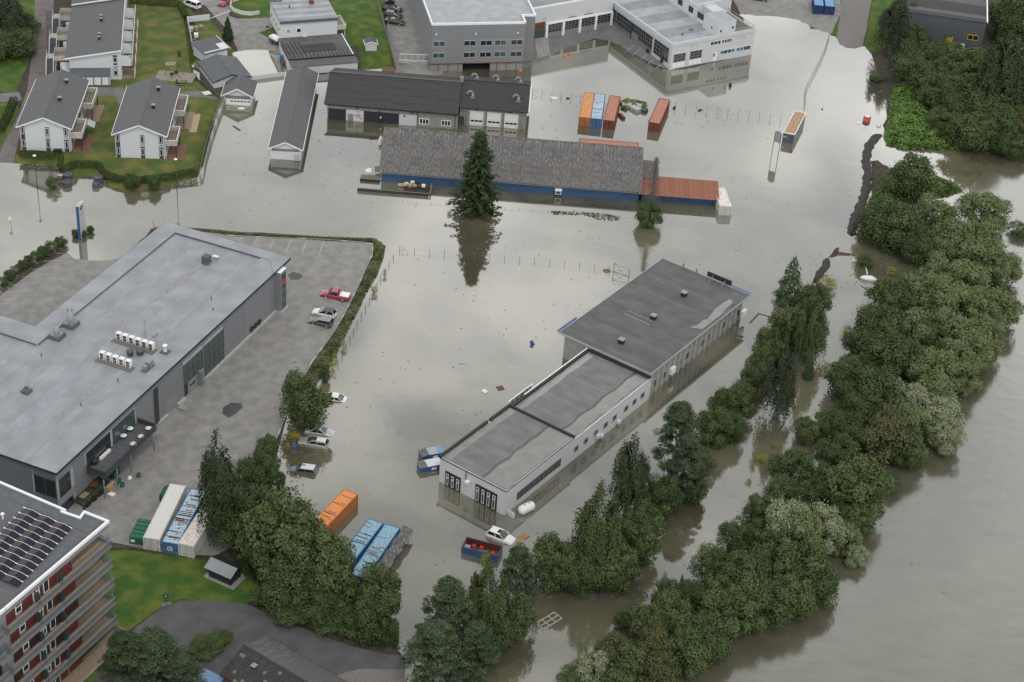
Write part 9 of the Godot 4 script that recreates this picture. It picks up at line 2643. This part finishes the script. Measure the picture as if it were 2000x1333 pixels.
	belt("down the fence posts by the weedy kerb", "yellow shrubs by the fence posts", [["gold", -23.96, -18.11, 0.56, 1.3], ["gold", -25.06, -11.76, 0.82, 1.8], ["gold", -28.47, 6.09, 0.61, 1.5], ["gold", -29.47, 9.96, 0.61, 1.5], ["gold", -29.46, 12.77, 0.86, 1.6]])
	belt("down the wood below the slate-blue building", "trees of the top right wood", [["dark_birch", 83.03, -132.39, 5.18, 15], ["deep", 87.82, -145.57, 4.33, 9], ["broadleaf", 89.7, -137.97, 3.27, 6], ["deep", 84.91, -126.66, 2.94, 4], ["deep", 88.09, -123.44, 5.11, 8], ["broadleaf", 96.7, -128.88, 4.7, 6], ["deep", 85.58, -114.24, 5, 8], ["broadleaf", 97.9, -118.08, 5.32, 9], ["deep", 91.5, -113.69, 5.01, 8], ["deep", 114.82, -148.46, 5.7, 12], ["deep", 114.54, -142.78, 5.13, 9], ["deep", 89.29, -105.41, 4.92, 8], ["deep", 95.13, -104.37, 5.63, 9], ["dark_birch", 101.5, -102.44, 7.45, 22], ["deep", 109.76, -121.07, 6.12, 11], ["deep", 107.51, -107.05, 5.22, 10], ["deep", 92.38, -98.83, 4.86, 7], ["broadleaf", 89.38, -94.87, 3.44, 5], ["deep", 99.13, -97.72, 5.33, 9], ["broadleaf", 93.97, -88.79, 4.98, 7.5], ["broadleaf", 97.92, -90.46, 4.11, 6], ["deep", 101.13, -92.9, 4.59, 8], ["rust", 105.56, -94.15, 4.16, 7], ["deep", 102.91, -86.07, 3.63, 5], ["deep", 100.24, -87.54, 2.73, 4], ["bush", 78.36, -118.24, 1.68, 1.5]])
	ground_cover()
	hedges()
	flecks()

# leaves, bark and foam adrift on the flood, too many to count
func flecks() -> void:
	var q := RandomNumberGenerator.new()
	q.seed = 77
	var fn := FastNoiseLite.new()
	fn.seed = 3
	fn.frequency = 0.03
	var s := st()
	var n := 0
	while n < 900:
		var p := Vector2(q.randf_range(-60, 70), q.randf_range(-100, 60))
		if height_at(p.x, p.y) > -0.5 or fn.get_noise_2d(p.x, p.y) < 0.08 * q.randf_range(-1, 3):
			continue
		n += 1
		var r := q.randf_range(0.06, 0.3)
		var t := q.randf() * TAU
		var b := Basis(Vector3.UP, t)
		var y := 0.012 + 0.002 * (n % 4)
		quad(s, Vector3(p.x, y, p.y) + b * Vector3(-r, 0, r * 0.3), Vector3(p.x, y, p.y) + b * Vector3(r * 0.2, 0, r * 0.5), Vector3(p.x, y, p.y) + b * Vector3(r, 0, -r * 0.2), Vector3(p.x, y, p.y) + b * Vector3(-r * 0.2, 0, -r * 0.4))
	var o := single("floating_flecks", "dark flecks of leaves and bark scattered over the still flood", "flotsam", fin(s), M.timber_old)
	o.set_meta("kind", "stuff")

# leafy ground cover too dense to count, as one body of leaves over an outline
func cover(called: String, poly: Array, count: int, top: float, a: Color, b: Color, size: float, ragged_top := 0.5) -> void:
	var q := RandomNumberGenerator.new()
	q.seed = count + poly.size()
	var L := Leaves.new()
	L.r = q
	var p := ccw(poly)
	var lo := p[0]
	var hi := p[0]
	for k in p:
		lo = lo.min(k)
		hi = hi.max(k)
	var fn := FastNoiseLite.new()
	fn.seed = 4
	fn.frequency = 0.25
	var made := 0
	var tries := 0
	while made < count and tries < count * 12:
		tries += 1
		var k := Vector2(q.randf_range(lo.x, hi.x), q.randf_range(lo.y, hi.y))
		if not Geometry2D.is_point_in_polygon(k, p):
			continue
		var n := fn.get_noise_2d(k.x, k.y)
		var e := clampf(edge_distance(k, p) / 1.2, 0.15, 1.0)
		var y := maxf(height_at(k.x, k.y), 0.0) + top * e * (1.0 - ragged_top + ragged_top * (0.5 + n)) * pow(q.randf(), 0.4)
		L.leaf(Vector3(k.x, y, k.y), Vector3(n * 0.5, 1, n * 0.4).normalized(), size * q.randf_range(0.6, 1.3), a.lerp(b, clampf(0.5 + n + q.randf_range(-0.3, 0.3), 0, 1)) * q.randf_range(0.75, 1.2), 1.4)
		made += 1
	var o := MeshInstance3D.new()
	o.name = numbered(called)
	o.mesh = L.mesh()
	o.material_override = M.leaf
	add_child(o)
	tag(o, {"knotweed": "bright green knotweed thicket filling the bank beside the red buoys", "island_herbs": "bright green herbs covering the little island end", "weed_strip": "mixed weeds along the kerb of the hall's car park", "grove_weeds": "rank green weeds under the grove above the bottom road", "scrap_weeds": "yellow-green weeds growing through the scrap heap between the containers", "warehouse_weeds": "drowned weeds along the sunken fence by the warehouse", "island_bed": "tall grasses and herbs on the road's planted island"}.get(called, called), "weeds")
	o.set_meta("kind", "stuff")

func ground_cover() -> void:
	cover("knotweed", [Vector2(81.53, -115.23), Vector2(86.85, -115.11), Vector2(87.87, -107.93), Vector2(87.34, -101.47), Vector2(89.59, -95.64), Vector2(92.28, -91.71), Vector2(91.76, -85.92), Vector2(85.15, -84.83), Vector2(80.09, -84.46), Vector2(76.26, -85.94), Vector2(76.2, -90.47), Vector2(78.39, -98.69), Vector2(79.9, -106.55)], 9000, 1.5, Color(0.09, 0.165, 0.038), Color(0.16, 0.25, 0.07), 0.42)
	cover("island_herbs", [Vector2(73.26, -69.46), Vector2(77.51, -72.8), Vector2(85.06, -73.57), Vector2(88.46, -71.01), Vector2(89.63, -67.92), Vector2(85.73, -64.5), Vector2(80.27, -62.79), Vector2(70.94, -57.95), Vector2(66.79, -49.13), Vector2(66.32, -51.88), Vector2(69.77, -61.77)], 5200, 0.9, Color(0.068, 0.125, 0.034), Color(0.125, 0.19, 0.06), 0.38)
	cover("weed_strip", [Vector2(-59.16, -29.28), Vector2(-49.14, -29.48), Vector2(-35.83, -30.17), Vector2(-26.99, -30.95), Vector2(-24.82, -28.44), Vector2(-24.78, -24.37), Vector2(-25.26, -18.14), Vector2(-26.52, -11.83), Vector2(-27.31, -5.94), Vector2(-28.35, 0.45), Vector2(-29.43, 8.2), Vector2(-30.13, 12.89), Vector2(-31.38, 16.35), Vector2(-32.61, 19.74), Vector2(-33.67, 22.34), Vector2(-34.44, 19.84), Vector2(-32.91, 11.29), Vector2(-31.16, 4.84), Vector2(-29.4, -3.82), Vector2(-28.03, -13.86), Vector2(-26.76, -24.25), Vector2(-27.21, -28.46), Vector2(-39.41, -28.31), Vector2(-48.87, -27.81), Vector2(-54.57, -27.7)], 9000, 0.75, Color(0.055, 0.085, 0.032), Color(0.15, 0.15, 0.08), 0.3, 0.7)
	cover("grove_weeds", [Vector2(-38.25, 64.9), Vector2(-33.33, 68.17), Vector2(-28.36, 72.4), Vector2(-22.28, 75.36), Vector2(-16.33, 78.05), Vector2(-12.13, 77.99), Vector2(-12.67, 75.31), Vector2(-15.78, 69.92), Vector2(-19.95, 64.99), Vector2(-26.58, 64.65), Vector2(-34.48, 61.1)], 5000, 0.8, Color(0.035, 0.075, 0.025), Color(0.065, 0.12, 0.04), 0.36)
	cover("scrap_weeds", [Vector2(19.27, -97.37), Vector2(21.63, -98.28), Vector2(25.21, -97.89), Vector2(25.39, -95.4), Vector2(23.8, -94.13), Vector2(22.26, -95.37), Vector2(20.67, -92.1), Vector2(19.57, -93.4)], 900, 1.3, Color(0.08, 0.12, 0.03), Color(0.24, 0.22, 0.06), 0.3)
	cover("warehouse_weeds", [Vector2(5.51, -46.64), Vector2(11, -47.09), Vector2(16, -47.26), Vector2(19.19, -46.34), Vector2(18.78, -44.68), Vector2(15, -44.49), Vector2(12.01, -46.04), Vector2(6.04, -45.11)], 420, 0.5, Color(0.06, 0.08, 0.04), Color(0.10, 0.11, 0.06), 0.28)
	cover("island_bed", [Vector2(-38.6, 84.65), Vector2(-39.55, 83.97), Vector2(-38.75, 80.93), Vector2(-37.93, 78.63), Vector2(-36.01, 77.6), Vector2(-34.81, 78.08), Vector2(-34.74, 79.28), Vector2(-36.53, 82.47)], 2600, 0.9, Color(0.05, 0.085, 0.03), Color(0.14, 0.15, 0.08), 0.3, 0.7)

func hedge(label: String, pts: Array, w: float, h: float, lush: float) -> void:
	var q := RandomNumberGenerator.new()
	q.seed = int(pts[0].x * 7)
	var L := Leaves.new()
	L.r = q
	var s := st()
	for i in pts.size() - 1:
		var a: Vector3 = pts[i] - pts[0]
		var b: Vector3 = pts[i + 1] - pts[0]
		var d := (b - a).normalized()
		var side := d.cross(Vector3.UP)
		for k in int(a.distance_to(b) * 130):
			var t := q.randf()
			var u := q.randf_range(-1, 1)
			var y := q.randf()
			if q.randf() < 0.5:
				y = q.randf_range(0.9, 1.04)
			else:
				u = signf(u) * q.randf_range(0.85, 1.05)
			L.leaf(a.lerp(b, t) + side * u * w / 2 + Vector3(0, y * h, 0), (side * u * (1.0 - y * 0.5) + Vector3.UP * y).normalized(), q.randf_range(0.16, 0.32), Color(0.032, 0.055, 0.02).lerp(Color(0.10, 0.12, 0.035), lush * q.randf()) * q.randf_range(0.75, 1.2), 1.3)
		for k in int(a.distance_to(b) / 0.8):
			var p := a.lerp(b, (k + 0.5) / int(a.distance_to(b) / 0.8))
			tube(s, p - Vector3(0, 0.4, 0), p + Vector3(0, h * 0.8, 0), 0.04, 4)
	var o := thing("clipped_hedge", label, "hedge", pts[0])
	part("stems", o, fin(s), M.bark)
	part("foliage", o, L.mesh(), M.leaf)

func hedges() -> void:
	hedge("clipped hedge in front of the left white house", [Vector3(-99.27, 0.9, -50.59), Vector3(-94.92, 0.9, -50.87), Vector3(-91.04, 0.9, -51.08)], 1.0, 1.1, 0.3)
	hedge("short hedge stepping down between the two white houses", [Vector3(-90.84, 0.9, -51.11), Vector3(-90.3, 0.6, -46.87)], 0.8, 1.0, 0.9)
	hedge("clipped hedge above the brown bank of the recess with the tanks", [Vector3(-89.76, 0.5, -46.3), Vector3(-87.72, 0.7, -48.58), Vector3(-83.08, 0.7, -48.91), Vector3(-81.12, 0.5, -45.6)], 1.0, 1.1, 0.35)
	hedge("long clipped hedge along the shore below the right white house", [Vector3(-81.07, 0.5, -45.82), Vector3(-78.12, 0.5, -44.21), Vector3(-75.16, 0.5, -44.27), Vector3(-71.63, 0.5, -45.46), Vector3(-67.54, 0.6, -47.39), Vector3(-63.83, 0.8, -49.51)], 1.0, 1.1, 0.3)
	hedge("yellow-green hedge between the dry lawn and the white van", [Vector3(-94.46, 1, -127.23), Vector3(-88.73, 1, -127.14), Vector3(-82.6, 1, -127.42), Vector3(-79.74, 1, -120.02)], 1.2, 1.3, 1.0)
	hedge("dark hedge along the left road by the far left lawn", [Vector3(-105.28, 0.9, -59.04), Vector3(-105.52, 0.9, -65.84), Vector3(-106.17, 0.9, -72.79)], 1.4, 1.5, 0.3)
	hedge("hedge along the retaining wall's lawn side", [Vector3(-63.48, 1, -50.89), Vector3(-64.16, 1, -60.56), Vector3(-64.67, 1, -70.73)], 0.5, 0.5, 0.8)
